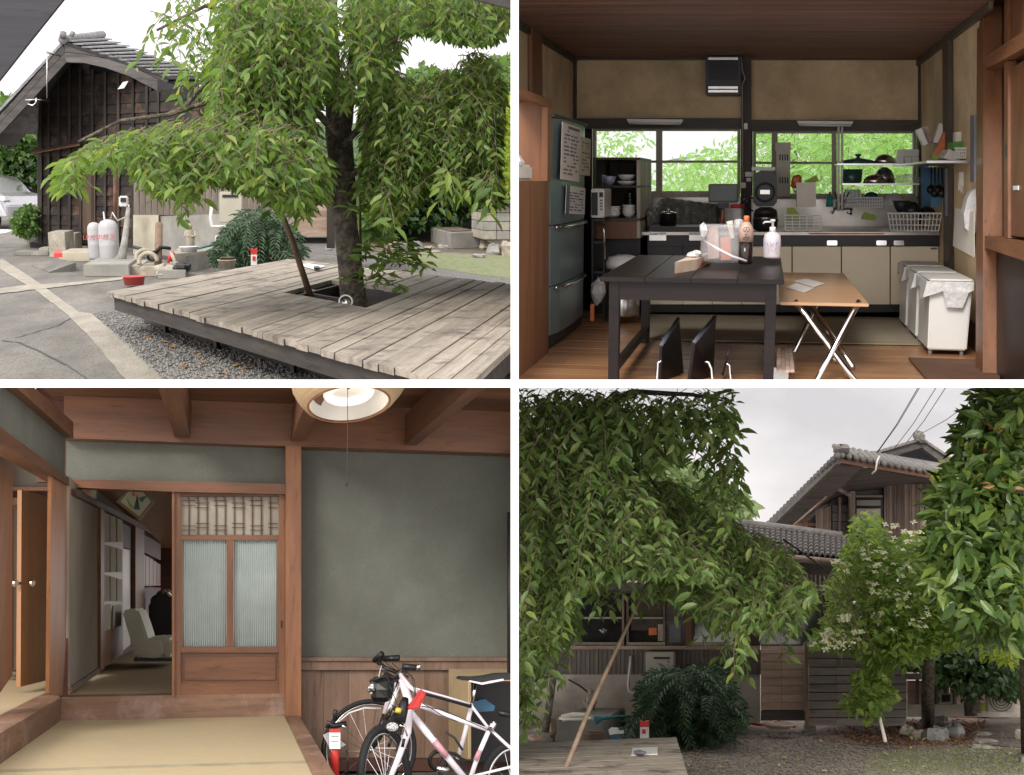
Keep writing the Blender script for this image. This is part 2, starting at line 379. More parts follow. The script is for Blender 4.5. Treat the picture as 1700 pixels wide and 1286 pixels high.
M_steel = mat('stainless_steel', (.6, .6, .58), (.5, .5, .48), rough=.25, metal=1)
M_pole = wood('bare_pole_wood', (.2, .13, .08), (.1, .065, .045), S.U, sc=12, piece=.2)
M_bark = mat('cherry_bark', (.17, .145, .11), (.06, .05, .04), rough=.9, sc=14, bs=1, bsc=30, bd=.05, lo=.4, hi=.62)
LFC = leafmat('cherry_leaf', [(.05, .105, .022), (.105, .19, .035), (.15, .255, .05), (.085, .155, .035), (.24, .34, .08)], tr=.45, rare=(.26, .3, .07))
LFD = leafmat('dark_leaf', [(.02, .05, .014), (.035, .075, .02), (.05, .1, .03)], tr=.25)
LFY = leafmat('yellow_maple_leaf', [(.17, .24, .03), (.24, .3, .04), (.13, .22, .03)], tr=.45)
LFM = leafmat('mid_leaf', [(.045, .1, .02), (.08, .15, .03), (.1, .19, .045)], tr=.35)
M_twig = mat('twig_bark', (.16, .13, .08), (.08, .06, .04), rough=.8, sc=20)
# ground
m = MB(); m.prism([S.q(-6, -1.5, 6), S.q(8, -1.5, 6), S.q(120, -1.5, 420), S.q(-120, -1.5, 420)], -S.U*.3); struct(m, 'ground', M_conc)
def sheet(name, pts, mt, h, S=S, t=.003, kind='structure', jag=1.1):
    q = []
    for (x0, y0), (x1, y1) in zip(pts, pts[1:]+pts[:1]):
        k = max(1, int(math.hypot(x1-x0, y1-y0)/7)); w = jag*min(1, max(.15, (y0-S.yr[0]-330)/250))
        q += [(x0+(x1-x0)*i/k+(random.uniform(-w, w) if i else 0), y0+(y1-y0)*i/k+(random.uniform(-w, w)*.6 if i else 0)) for i in range(k)]
    pts = q; m = MB(); m.prism([S.g(x, y, h) for x, y in pts], -S.U*t); return m.build(name, mt, kind=kind, S=S)
sheet('gravel_area', [(152, 520), (212, 508), (640, 452), (560, 424), (500, 418), (420, 425), (560, 405), (900, 400), (900, 660), (282, 660), (265, 630), (215, 572)], M_gravel, .004)
sheet('grass_patch', [(622, 424), (660, 416), (790, 422), (900, 425), (900, 466), (812, 458), (700, 440)], M_grass, .008)
sheet('leaf_litter_soil', [(600, 398), (660, 380), (870, 380), (900, 421), (780, 419), (660, 413), (600, 421)], M_soil, .009)
sheet('mortar_strip', [(0, 430), (6, 430), (60, 466), (130, 517), (152, 520), (215, 572), (262, 618), (285, 645), (225, 645), (205, 625), (150, 560), (110, 520), (60, 482), (0, 446)], M_patch, .008)
sheet('mortar_strip', [(-40, 484), (30, 474), (120, 468), (205, 459), (205, 463), (120, 473), (40, 482), (-40, 492)], M_patch, .0115)
def crack(pts, w, S=S):
    m = MB(); P = []
    for i in range(len(pts)-1):
        for k in range(5):
            t = k/5; P.append(S.g(pts[i][0]*(1-t)+pts[i+1][0]*t+random.uniform(-1, 1), pts[i][1]*(1-t)+pts[i+1][1]*t+random.uniform(-.8, .8), .006))
    for a, b in zip(P, P[1:]):
        d = (b-a).normalized().cross(S.U)*w; m.add([a-d, b-d, b+d, a+d], [(0, 1, 2, 3)])
    m.build('crack', M_dark, kind='structure')
crack([(2, 564), (30, 568), (62, 580), (100, 600), (112, 606)], .012); crack([(125, 524), (95, 540), (60, 550), (20, 562)], .007); crack([(112, 606), (140, 625), (160, 645)], .005)
# pebbles
def pebbles(name, poly, n, mt, r, S, h=.006):
    pol = poly; m = MB(); oc = [V(a) for a in ((1, 0, 0), (-1, 0, 0), (0, 1, 0), (0, -1, 0), (0, 0, 1), (0, 0, -1))]
    fs = [(0, 2, 4), (2, 1, 4), (1, 3, 4), (3, 0, 4), (2, 0, 5), (1, 2, 5), (3, 1, 5), (0, 3, 5)]
    for _ in range(n):
        x, y = randpt(pol); c = S.g(x, y, h+r*.2)
        if not S.inside(c): continue
        q = r*random.uniform(.5, 1.4); m.add([c+(S.R*a.x*random.uniform(.7, 1.3)+S.F*a.y*random.uniform(.8, 2)+S.U*a.z*.6)*q for a in oc], fs)
    m.build(name, mt, label='loose '+name.replace('_', ' ')+' scattered over the ground', cat='gravel', kind='stuff', S=S)
M_pebble = mat('pebble_grey', (.3, .29, .27), (.1, .1, .1), rough=.9, sc=60, lo=.3, hi=.7)
pebbles('gravel_pebbles', [(158, 522), (210, 512), (780, 648), (285, 648)], 5200, M_pebble, .017, S)
M_fallen = leafmat('fallen_leaf', [(.4, .2, .06), (.35, .15, .05), (.45, .3, .1)], tr=.1)
L = [(S.g(x, y, .015), (S.R*random.uniform(-1, 1)+S.F*random.uniform(-1, 1)+S.U*.1).normalized(), S.U.copy(), .1) for x, y in ((277, 576), (265, 568), (337, 602), (362, 620), (419, 611), (386, 608), (240, 560), (330, 590), (300, 612))]
o = thing('fallen_leaves', 'orange and brown fallen leaves on the gravel before the deck', 'leaves', S.g(330, 600, 0)); leaves(L, 'leaf', M_fallen, o, S, nobj=9)
# deck ------------------------------------------------------------
H = .42
A, B, C, E_ = S.g(178, 483, H), S.g(479, 429, H), S.g(772, 643, H), S.g(948, 482, H)
plk = (B-A).normalized(); edg = (C-A).normalized()
M_deck = wood('weathered_deck_wood', (.36, .32, .265), (.2, .175, .145), (plk+(E_-C).normalized()), sc=16, rough=.8, str_=.05, stain=(.13, .115, .1), sa=.7, piece=.13, ssc=3.2)
M_deckd = wood('shade_dark_wood', (.06, .055, .05), (.025, .023, .02), edg, rough=.8)  # joists and posts: the black shade under the deck put into their colour
deck = thing('wooden_deck', 'weathered grey plank deck with a square hole round the cherry trunk', 'deck', S.g(470, 560, 0))
def bil(s, t): return (A*(1-s)+C*s)*(1-t)+(B*(1-s)+E_*s)*t
def inv(w):
    s, t = .5, .5
    for _ in range(40):
        r = w-bil(s, t); e = 1e-4; ds = (bil(s+e, t)-bil(s, t))/e; dt = (bil(s, t+e)-bil(s, t))/e
        a, b, c = ds.dot(ds), ds.dot(dt), dt.dot(dt); d = a*c-b*b; u, v = r.dot(ds), r.dot(dt); s += (u*c-v*b)/d; t += (v*a-u*b)/d
    return s, t
hl = [inv(S.g(x, y, H)) for x, y in ((475, 485), (559, 465), (688, 482), (613, 511))]
NP = 34; w_ = 1/NP
s_in0, s_in1 = round((hl[0][0]+hl[1][0])/2*NP), round((hl[2][0]+hl[3][0])/2*NP)
t_f = lambda s: hl[0][1]+(hl[3][1]-hl[0][1])*(s-hl[0][0])/(hl[3][0]-hl[0][0])
t_b = lambda s: hl[1][1]+(hl[2][1]-hl[1][1])*(s-hl[1][0])/(hl[2][0]-hl[1][0])
def plank(s0, s1, t0, t1):
    m = MB(); a = w_*.028; s0 += a; s1 -= a; dz = S.U*random.uniform(-.006, .004)
    e0, e1 = random.uniform(-.004, .004), random.uniform(-.003, .003)
    m.prism([bil(s0, t0(s0)+e0)+dz, bil(s1, t0(s1)+e0)+dz, bil(s1, t1(s1)+e1)+dz, bil(s0, t1(s0)+e1)+dz], -S.U*.045)
    m.build('deck_board', M_deck, deck)
one = lambda s: 1.0
zero = lambda s: 0.0
for i in range(NP):
    s0, s1 = i*w_, (i+1)*w_
    if s_in0 <= i < s_in1: plank(s0, s1, zero, t_f); plank(s0, s1, t_b, one)
    else:
        k = [0, random.choice([.35, .5, .62]), 1] if i < s_in0 else [0, 1]
        for t0, t1 in zip(k, k[1:]): plank(s0, s1, (lambda s, t=t0: t+.001), (lambda s, t=t1: t-.001))
def beam(a, b, h0, h1, th, name='joist', off=0.0):
    m = MB(); d = (b-a).normalized(); nrm = d.cross(S.U).normalized()*th
    a = a+nrm*off; b = b+nrm*off
    m.prism([a+S.U*h1, b+S.U*h1, b+S.U*h0, a+S.U*h0], nrm); m.build(name, M_deckd, deck)
I0 = inv(S.g(222, 490, H))[0]
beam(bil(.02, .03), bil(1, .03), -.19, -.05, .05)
beam(bil(.0, .16), bil(1, .16), -.405, -.05, .04)  # added dark board closing the underside, standing in for its shade
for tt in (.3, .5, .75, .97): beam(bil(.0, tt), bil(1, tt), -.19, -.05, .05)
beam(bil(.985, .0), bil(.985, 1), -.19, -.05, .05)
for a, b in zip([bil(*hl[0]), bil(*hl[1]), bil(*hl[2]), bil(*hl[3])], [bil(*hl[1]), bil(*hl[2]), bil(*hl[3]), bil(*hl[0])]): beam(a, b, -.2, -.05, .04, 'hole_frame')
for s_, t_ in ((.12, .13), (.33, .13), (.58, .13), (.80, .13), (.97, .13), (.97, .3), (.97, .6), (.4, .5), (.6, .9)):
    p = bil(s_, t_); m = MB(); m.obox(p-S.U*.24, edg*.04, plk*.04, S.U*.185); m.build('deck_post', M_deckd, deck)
sheet('tree_pit_soil', [S.pix(bil(*hl[i])+S.U*(-H)) for i in range(4)], M_soil, .012)
# paper with a phone on the deck
t = thing('paper_sheet', 'white sheet of paper with a dark phone lying on the deck beyond the trunk', 'paper', S.g(520, 441, H))
m = MB(); m.prism([S.g(x, y, H+.02) for x, y in ((497, 439), (512, 437), (541, 441), (522, 446))], -S.U*.01); m.build('sheet', M_white2, t)
t2 = MB(); t2.prism([S.g(x, y, H+.045) for x, y in ((521, 441), (530, 441), (531, 444), (521, 444))], -S.U*.02); t2.build('phone', M_black, label='dark phone on the white sheet of paper on the deck', cat='phone')
# cherry tree --------------------------------------------------------
D0 = 3000/205
tree = thing('weeping_cherry_tree', 'large weeping cherry tree growing through the square hole of the deck', 'tree', S.g(586, 505, 0))
pp = [(590, 575, 11.5, 27), (588, 508, 11.5, 23), (584, 470, 11.5, 20), (579, 420, 11.5, 20), (573, 370, 11.6, 19.5), (570, 310, 11.7, 20), (566, 260, 11.8, 21), (562, 220, 11.9, 22), (556, 180, 12.0, 15), (550, 110, 12.1, 14), (548, 30, 12.2, 12), (548, -40, 12.3, 11)]
m = MB(); m.tube([S.p(x, y, D) for x, y, D, r in pp], [r*D/2000 for x, y, D, r in pp], 16); m.build('trunk', M_bark, tree)
pp = [(566, 235, 11.7, 12), (577, 200, 11.7, 9), (581, 150, 11.6, 8), (585, 90, 11.5, 7), (592, 20, 11.4, 6), (600, -30, 11.4, 5)]
m = MB(); m.tube([S.p(x, y, D) for x, y, D, r in pp], [r*D/2000 for x, y, D, r in pp], 12)
m.build('limb', M_bark, tree)
for pts in ([(562, 225, 6), (500, 160, 5), (430, 140, 5), (360, 165, 4), (280, 190, 3.5), (200, 200, 2.5), (130, 235, 2)], [(570, 240, 6), (620, 190, 5), (680, 165, 4), (740, 160, 3)],
            [(552, 130, 6), (470, 50, 5), (400, 20, 4), (340, 10, 3), (260, 50, 2)], [(585, 120, 5), (660, 60, 4), (760, 20, 3), (840, 30, 2)], [(570, 300, 5), (640, 250, 4), (720, 230, 3), (800, 250, 2)],
            [(275, 190, 2), (310, 175, 3), (330, 150, 3), (380, 100, 3)]):
    m = MB(); k = len(pts); dd = random.uniform(-.7, .3); P = [S.p(x, y, 11.2+dd*i/k) for i, (x, y, r) in enumerate(pts)]; m.tube(P, [r*11.2/2000 for x, y, r in pts], 8); m.build('branch', M_bark, tree)
tw = MB(); L = []
mid = [(345, 190), (352, 90), (362, 50), (385, -60), (560, -60), (545, 120), (520, 200), (548, 260), (545, 330), (500, 355), (460, 330), (400, 310), (340, 280)]
arm = [(95, 305), (92, 290), (120, 255), (150, 232), (200, 215), (260, 200), (330, 190), (420, 180), (500, 200), (530, 290), (505, 330), (475, 335), (440, 310), (400, 300), (370, 285), (335, 295), (318, 325), (300, 300), (262, 318), (240, 292), (208, 268), (180, 272), (150, 274), (128, 300), (112, 315)]
right = [(598, 170), (612, 70), (640, 40), (680, 50), (650, 100), (690, 128), (740, 105), (790, 70), (830, 90), (835, 150), (825, 260), (832, 330), (800, 330), (760, 318), (720, 300), (690, 320), (650, 365), (620, 360), (600, 300), (604, 250)]
top = [(560, -60), (860, -60), (846, 40), (826, 62), (800, 70), (740, 62), (700, 50), (640, 60), (612, 120), (600, 170), (590, 100)]
topl = [(335, -60), (480, -60), (440, 60), (380, 110), (330, 120), (300, 100), (285, 50), (240, 20), (232, -10), (240, -60)]
L += strands(S, [(x, y-25) for x, y in mid], (9.8, 12.2), 1050, 1.3, .095, tw, keep=mid, spread=.6)
armk = [(x, (y+6 if x > 225 or x < 128 else y-14) if y > 265 else y) for x, y in arm]
L += strands(S, arm, (8.9, 11.1), 1000, .72, .09, tw, lean=(-.25, 0), spread=.6, keep=armk)
L += strands(S, [(110, 250), (250, 205), (400, 190), (500, 200), (500, 280), (300, 300), (130, 300)], (9.0, 10.8), 200, .9, .115, tw, lean=(-.35, .1), keep=[(80, 190), (560, 190), (560, 320), (330, 290), (210, 265), (80, 300)])
L += strands(S, right, (10.6, 14.0), 1900, 1.0, .086, tw, lean=(.15, 0), keep=[(x, y+10) for x, y in right], spread=.6)
L += strands(S, top, (10.5, 13.7), 900, .9, .09, tw, lean=(.1, 0))
L += strands(S, topl, (10.2, 12.2), 60, .8, .1, tw, keep=[(225, -60), (480, -60), (470, 200), (330, 210), (225, 120)])
L += strands(S, [(400, 0), (560, 0), (560, 60), (400, 60)], (10.0, 12.2), 60, 1.0, .12, tw, keep=mid)
L += strands(S, [(520, 0), (600, 0), (610, 160), (560, 180), (530, 150)], (10.2, 11.4), 60, .9, .12, tw)
L += strands(S, [(600, 60), (620, 60), (615, 130), (602, 130)], (10.2, 10.8), 6, 1.2, .14, tw, keep=[(590, 50), (640, 50), (640, 190), (590, 190)])
for x, y0, y1 in ((445, 320, 365), (470, 330, 365), (500, 330, 365), (318, 320, 372), (268, 310, 338), (112, 290, 330), (135, 290, 312), (650, 330, 385), (735, 290, 350), (815, 300, 360), (790, 310, 355)):
    L += strands(S, [(x-7, y0-20), (x+7, y0-20), (x+7, y0), (x-7, y0)], (9.0, 10.7), 5, 1.1, .125, tw, keep=[(x-22, y0-60), (x+22, y0-60), (x+22, y1), (x-22, y1)])
# shoots round the trunk foot
for (x, y, n, b) in ((575, 330, 5, 50), (592, 360, 4, 60), (600, 430, 6, 50), (630, 425, 10, 45), (610, 470, 6, 30), (660, 435, 6, 20)):
    L += strands(S, [(x-12, y-15), (x+12, y-15), (x+12, y+15), (x-12, y+15)], (10.9, 11.5), n, .5, .115, tw, lean=(.5, .3), droop=.5, keep=[(x-40, y-40), (x+60, y-40), (x+60, y+55), (x-40, y+55)])
leaves(L, 'foliage', LFC, tree, S, nobj=290, w=.19)
tw.build('twigs', M_twig, tree, kind='stuff')
# props under the cherry
def pole(pts, r0, r1, label, name='prop_pole', mt=None, cat='pole', S=S, group=None):
    m = MB(); m.tube([S.p(*a) for a in pts], [r0+(r1-r0)*i/(len(pts)-1) for i in range(len(pts))], 10)
    return m.build(name, mt or M_pole, label=label, cat=cat, S=S, group=group)
pole([(520, 505, 12.4), (500, 445, 12.2), (486, 400, 12.1), (472, 365, 12), (458, 340, 12)], .034, .024, 'bare leaning wooden prop pole standing in the deck hole')
pole([(597, 500, 11.8), (598, 424, 11.8), (598, 380, 11.8), (597, 320, 12)], .016, .014, 'thin upright stick standing just right of the cherry trunk', 'thin_stick', cat='stick')
pole([(649, 420, 3000/120), (643, 402, 24.5), (637, 388, 24)], .03, .025, 'short pale stick leaning near the stones behind the deck', 'thin_stick', mt=M_stone2, cat='stick')
t = thing('ground_spotlight', 'small round spotlight with a white rim at the foot of the cherry trunk', 'spotlight', S.p(575, 512, 10.9))
c = S.p(574, 500, 10.9); ax = (-S.F+S.U*.5).normalized(); m = MB(); m.torus(c, ax, .058, .008, 24, 6); m.build('rim', M_white2, t); m = MB(); m.lathe(c-ax*.05, ax, [(.03, 0), (.052, .03), (.052, .045)], 20); m.build('lens', M_steel, t)
m = MB(); m.tube([c-ax*.04, c-ax*.04-S.U*.12], .012, 8); m.build('stake', M_black, t)
# ---------------- shed ----------------
def Dw(px): return 28.8-(px-62)*.0115
def wp(px, h, off=0.0):
    D = Dw(px)+off; return S.p(px, 300+(S.E-h)*2000/D, D)
def hgt(px, py): return S.E-(py-300)*Dw(px)/2000
M_shed = wood('charred_shed_board', (.035, .027, .022), (.014, .011, .01), S.R, sc=7, rough=.75, str_=.12, stain=(.12, .07, .045), sa=.5, piece=.5, ssc=1.7)
M_batten = wood('dark_batten', (.05, .042, .036), (.02, .017, .015), S.U, rough=.75, str_=.1)
M_barge = wood('grey_bargeboard', (.13, .12, .115), (.05, .046, .045), S.R, rough=.7, sc=8)
shed = thing('timber_shed', 'dark charred-timber shed with a curved gable and grey tiled roof', 'shed', wp(150, 0))
def xl(y): return max(64, 112-(y-106)*.93)
def xr(y):
    if y < 125: return 112+(y-104)*4.8
    if y < 156: return 212+(y-125)*1.95
    return 330
rows = 19
for i in range(rows):
    h0, h1 = i*.232, i*.232+.24
    y = 300+(S.E-h1+.05)*2000/28
    x0, x1 = xl(y), xr(y)
    if x1 < x0+8: continue
    if i < 12: segs = [(x0, min(x1, 158)), (min(x1, 158), min(x1, 236))]+([(236, x1)] if i > 6 else [])
    else: segs = [(x0, (x0+x1)/2), ((x0+x1)/2, x1)]
    for a, b in segs:
        if b-a < 6: continue
        m = MB(); m.hexa([wp(a, h0, -.05), wp(b, h0, -.05), wp(b, h1, -.012), wp(a, h1, -.012)], [wp(a, h0, .05), wp(b, h0, .05), wp(b, h1, .05), wp(a, h1, .05)]); m.build('wall_board', M_shed, shed)
for bx in (66, 80, 97, 115, 133, 153, 174, 196, 220, 243, 262):
    ytop = (104+(112-bx)/.93+4) if bx < 112 else (104+(bx-112)/4.8 if bx < 212 else 125+(bx-212)/1.95)
    m = MB(); h1 = hgt(bx, ytop+2); w = 2.0 if bx > 66 else 3
    m.prism([wp(bx-w, h1, -.1), wp(bx+w, h1, -.1), wp(bx+w, 0, -.1), wp(bx-w, 0, -.1)], S.F*.06); m.build('batten', M_batten, shed)
m = MB(); m.prism([wp(62, 0, .1), wp(62, 3.5, .1), wp(108, 4.35, .1), wp(180, 4.3, .1), wp(230, 3.9, .1), wp(330, 3.4, .1), wp(330, 0, .1)], S.F*.15); m.build('wall_core', M_dark, shed)
# rusty pent strip
m = MB(); m.hexa([wp(50, hgt(50, 255), -.5), wp(132, hgt(132, 240), -.5), wp(132, hgt(132, 236), -.1), wp(52, hgt(52, 250), -.1)], [wp(50, hgt(50, 257), -.5), wp(132, hgt(132, 242.5), -.5), wp(132, hgt(132, 238.5), -.1), wp(52, hgt(52, 253), -.1)]); m.build('rusty_awning', M_rust, shed)
# door, post
m = MB(); m.prism([wp(137, 1.95, -.09), wp(158, 1.95, -.09), wp(158, .05, -.09), wp(137, .05, -.09)], S.F*.06); m.build('door', wood('shed_door_wood', (.12, .07, .04), (.06, .035, .02), S.U), shed)
# gable roof: right slope runs back, with tiles; left slope seen edge on
def R3(x, y, D): return S.p(x, y, D)
OV = 26.6
lft = [R3(0-30, 236, OV), R3(0, 205, OV), R3(108, 88, OV), R3(135, 91, OV), R3(212, 110, OV), R3(277, 141, OV)]
m = MB(); m.prism([R3(108, 87, OV), R3(110, 103, OV), R3(-30, 255, OV), R3(-30, 237, OV)], S.F*.12); m.build('bargeboard', M_barge, shed)
m = MB(); m.prism([R3(108, 87, OV), R3(140, 90, OV), R3(180, 98, OV), R3(225, 113, OV), R3(277, 138, OV), R3(273, 157, OV), R3(215, 126, OV), R3(175, 112, OV), R3(140, 104, OV), R3(110, 103, OV)], S.F*.12); m.build('bargeboard', M_barge, shed)
m = MB(); m.prism([R3(104, 72, OV+.02), R3(108, 86, OV+.02), R3(-30, 236, OV+.02), R3(-30, 228, OV+.02)], S.F*3.4); m.build('roof_slab', M_barge, shed)
m = MB(); m.prism([R3(106, 70, OV+.02), R3(200, 95, OV+.02), R3(280, 130, OV+.02), R3(277, 137, OV+.02), R3(225, 112, OV+.02), R3(180, 97, OV+.02), R3(140, 89, OV+.02), R3(108, 86, OV+.02)], S.F*.2); m.build('fascia', M_barge, shed)
# soffit and tiled slope falling to the right and away
a, b, c, d = R3(106, 66, OV), R3(280, 128, OV), R3(345, 128, 31), R3(170, 62, 31)
m = MB(); m.prism([R3(106, 72, OV+.25), R3(276, 137, OV+.25), R3(345, 137, 31), R3(170, 72, 31)], -S.U*.05); m.build('soffit', M_barge, shed)
m = MB(); m.prism([a-S.U*.02, b+S.U*.02, c+S.U*.02, d-S.U*.02], -S.U*.06); m.build('roof_slab', M_dark, shed)
for j in range(7):
    for i in range(12):
        f = lambda s, t: (a*(1-s)+b*s)*(1-t)+(d*(1-s)+c*s)*t
        s0, s1, t0, t1 = i/12, (i+1.12)/12, j/7, (j+.94)/7
        m = MB(); up = S.U*.07; m.prism([f(s0, t0)+S.U*.0, f(s1, t0)+up*.9, f(s1, t1)+up*.9, f(s0, t1)], -S.U*.03); m.build('roof_tile', M_tile, shed)
m = MB(); m.tube([R3(104, 66, OV-.05), R3(170, 57, 31)], .09, 10); m.tube([R3(104, 62, OV-.1), R3(105, 54, OV-.05)], .07, 8); m.tube([R3(118, 60, OV), R3(122, 52, OV)], .05, 8); m.build('ridge_tile', M_tile, shed)
for k in range(10):
    x0 = 100-k*12; y0 = 74+k*12.9; m = MB(); m.prism([R3(x0+6, y0-9, OV), R3(x0+6, y0-3, OV), R3(x0-6, y0+9, OV), R3(x0-7, y0+4, OV)], S.F*.3); m.build('roof_tile', M_tile, shed)
m = MB(); m.prism([R3(64, 165, 27.5), R3(62, 222, 27.5), R3(10, 222, 27.2), R3(-10, 218, 27), R3(20, 190, 27)], S.F*.1); m.build('eave_board', M_barge, shed)
m = MB(); m.fb(270, 135, 330, 152, 26.8, .3); m.build('gutter', M_batten, shed)
m = MB(); m.fp([(275, 157), (345, 140), (430, 150), (430, 300), (262, 300), (262, 150)], 27, .2); m.build('side_wall', M_shed, shed)
m = MB(); m.prism([R3(204, 136, 26.4), R3(213, 134, 26.4), R3(206, 146, 26.4), R3(195, 148, 26.4)], S.F*.03); m.build('reflector_card', M_white2, label='small white card hanging below the shed gable', cat='card')
m = MB(); m.tube([R3(78, 84, 26), R3(78, 163, 26)], .012, 6); m.tube([R3(78, 86, 26), R3(100, 92, 26.5)], .03, 6); m.tube([R3(42, 166, 26), R3(60, 165, 26), R3(82, 167, 26.4)], .015, 6); m.tube([R3(60, 162, 26), R3(60, 170, 26), R3(54, 175, 26), R3(46, 172, 26)], .015, 6); m.build('antenna_mast', M_steel, label='thin antenna mast with a bent bracket by the left shed eave', cat='antenna')
# house wall right of shed: plaster base, corrugated siding, plank panel
hs = thing('low_house_wall', 'low house wall of pale plaster below brown corrugated sheet behind the gas cylinders', 'wall', wp(300, 0, -1))
m = MB(); m.prism([wp(221, hgt(221, 352), -2.2), wp(263, hgt(263, 352), -2.2), wp(263, 0, -2.2), wp(221, 0, -2.2)], S.F*.2); m.build('plaster_panel', M_cream, hs)
m = MB(); m.prism([wp(264, hgt(264, 354), -2.1), wp(482, hgt(482, 346), -2.1), wp(482, 0, -2.1), wp(264, 0, -2.1)], S.F*.2); m.build('plaster_panel', M_grey_pl, hs)
M_corr = wood('brown_corrugated_sheet', (.17, .14, .115), (.12, .1, .085), S.U, rough=.5, piece=.08)
for k in range(26):
    x = 222+k*10; m = MB(); m.prism([wp(x, hgt(x, 290), -2.15), wp(x+7, hgt(x+7, 290), -2.15), wp(x+9.4, hgt(x+9, 290), -2.1), wp(x+9.4, hgt(x+9, 352), -2.1), wp(x+7, hgt(x+7, 352), -2.15), wp(x, hgt(x, 352), -2.15)], S.F*.05); m.build('siding_strip', M_corr, hs)
m = MB(); m.prism([wp(222, hgt(222, 262), -2.05), wp(482, hgt(482, 255), -2.05), wp(482, hgt(482, 290), -2.05), wp(222, hgt(222, 290), -2.05)], S.F*.2); m.build('dark_window_band', M_dark, hs)
t = thing('plank_screen', 'pale horizontal plank screen standing left of the cherry trunk', 'screen', wp(512, 0, -2.6))
M_plk = wood('pale_red_plank', (.5, .38, .31), (.3, .2, .15), S.R, rough=.7, piece=.18)
for k in range(8):
    y0 = 308+k*10.6; m = MB(); m.prism([S.p(483, y0, 20.6), S.p(543, y0-.5, 20.6), S.p(543, y0+9.4, 20.6), S.p(483, y0+9.8, 20.6)], S.F*.05); m.build('plank', M_plk, t)
m = MB(); m.fb(543, 306, 556, 412, 20.5, .15); m.build('post', M_batten, t); m = MB(); m.fb(484, 394, 545, 404, 20.7, .1); m.build('base_board', M_batten, t)
t = thing('water_heater', 'beige wall-mounted water heater above the dark fern bush', 'water heater', wp(382, 0, -2.4))
m = MB(); m.fb(364, 318, 402, 369, 21.6, .35); m.build('casing', M_beige, t, bevel=.012); m = MB(); m.fb(369, 323, 395, 327, 21.58, .05); m.build('vent_slot', M_dark, t)
m = MB(); m.tube([S.p(352, 336, 21.6), S.p(350, 360, 21.6), S.p(351, 375, 21.6), S.p(362, 376, 21.6), S.p(373, 374, 21.6), S.p(374, 406, 21.6)], .03, 8); m.build('pipe', M_white2, t)
t = thing('electric_meter', 'white electricity meter box mounted beside the red pipe', 'meter', wp(205, 1))
m = MB(); m.fb(197, 325, 212, 343, 24, .2); m.build('casing', M_white2, t, bevel=.02); m = MB(); m.fb(200, 328, 209, 335, 23.97, .03); m.build('dial_window', M_dark, t)
m = MB(); m.tube([S.p(191, 372, 24), S.p(191, 250, 24.2)], .035, 8); m.build('drain_pipe', M_rust, label='red-brown upright pipe left of the electricity meter', cat='pipe')
m = MB(); m.tube([S.p(262, 448, 20.5), S.p(263, 415, 20.6), S.p(264, 372, 21)], .06, 10); m.build('drain_pipe', M_pole, label='thick brown upright pipe between cream wall and stone sink', cat='pipe')
# gas cylinders
for x0, x1, y0, y1, D, lab in ((149, 170, 376, 435, 23.4, 'left gas cylinder, partly behind its neighbour'), (168, 198, 372, 440, 21.9, 'right gas cylinder, the nearer of the pair by the shed')):
    base = S.p((x0+x1)/2, y1, D); r = (x1-x0)/2*D/2000; k = (y1-y0)*D/2000
    t = thing('gas_cylinder', 'grey '+lab, 'gas cylinder', base, 'grey gas cylinders beside the shed')
    m = MB(); m.lathe(base+S.U*.05, S.U, [(r*.9, 0), (r, .05), (r, k*.38), (r*1.02, k*.40), (r, k*.42), (r, k*.80), (r*.93, k*.88), (r*.7, k*.95), (r*.3, k*.985)], 28); m.build('body', M_gas, t)
    m = MB(); m.lathe(base, S.U, [(r*.85, 0), (r*.85, .07)], 24); m.build('foot_ring', M_gas, t)
    m = MB(); m.torus(base+S.U*(k*1.02), S.U, r*.4, .018, 18, 6); m.tube([base+S.U*k*.98, base+S.U*(k*1.06)], .04, 8); m.build('valve_collar', M_gas, t)
    text('LPガス', base+S.U*k*.66-S.F*(r+.012)-S.R*r*.2, S.R, S.U, .11, M_pink, t)
m = MB(); m.tube([S.p(184, 362, 21.9), S.p(186, 352, 21.9), S.p(195, 366, 21.9), S.p(213, 358, 22.5), S.p(214, 340, 23)], .012, 6); m.tube([S.p(172, 352, 23), S.p(174, 368, 22.5), S.p(183, 366, 22)], .015, 6); m.build('gas_hose', M_white2, label='thin gas hose above the grey cylinders', cat='hose')
# concrete pieces
def blk(name, x0, y0, x1, y1, h, depth, mt, label, cat='block', bev=.01, S=S, x2=None):
    """block with its foot on the ground at y1 and its top at height h"""
    a = S.g(x0, y1, 0); b = S.g(x1, y1 if x2 is None else x2, 0)
    if y0: h = (y1-y0)*S.xyz(a)[2]/2000
    m = MB(); m.prism([a+S.U*h, b+S.U*h, b, a], S.F*depth); return m.build(name, mt, label=label, cat=cat, bevel=bev, S=S)
blk('concrete_block', 82, 388, 110, 427, 0, 1.2, M_block, 'tall pale concrete block with a red rag against the shed wall')
blk('concrete_block', 109, 390, 126, 420, 0, 1.0, M_block, 'narrower pale concrete block right behind the tall one')
m = MB(); m.prism([S.g(90, 427, .94), S.g(104, 427, .94), S.g(100, 419, .94), S.g(92, 419, .94)], S.U*.03); m.build('red_rag', M_red, label='small red rag on top of the pale concrete block', cat='rag')
blk('concrete_block', 40, 391, 50, 407, 0, .8, M_stone, 'dark ridged block on the step left by the shed'); blk('concrete_block', 50, 403, 78, 411, 0, .8, M_dark, 'low black block beside the ridged block')
blk('log_section', 40, 390, 62, 404, 0, .8, M_stone2, 'pale upright log section standing against the shed corner', 'log')
blk('glass_jar', 64, 395, 76, 405, 0, .4, M_white2, 'small pale jar on the black block', 'jar'); blk('concrete_block', 65, 412, 81, 421, 0, .6, M_block, 'low pale kerb block at the foot of the tall block')
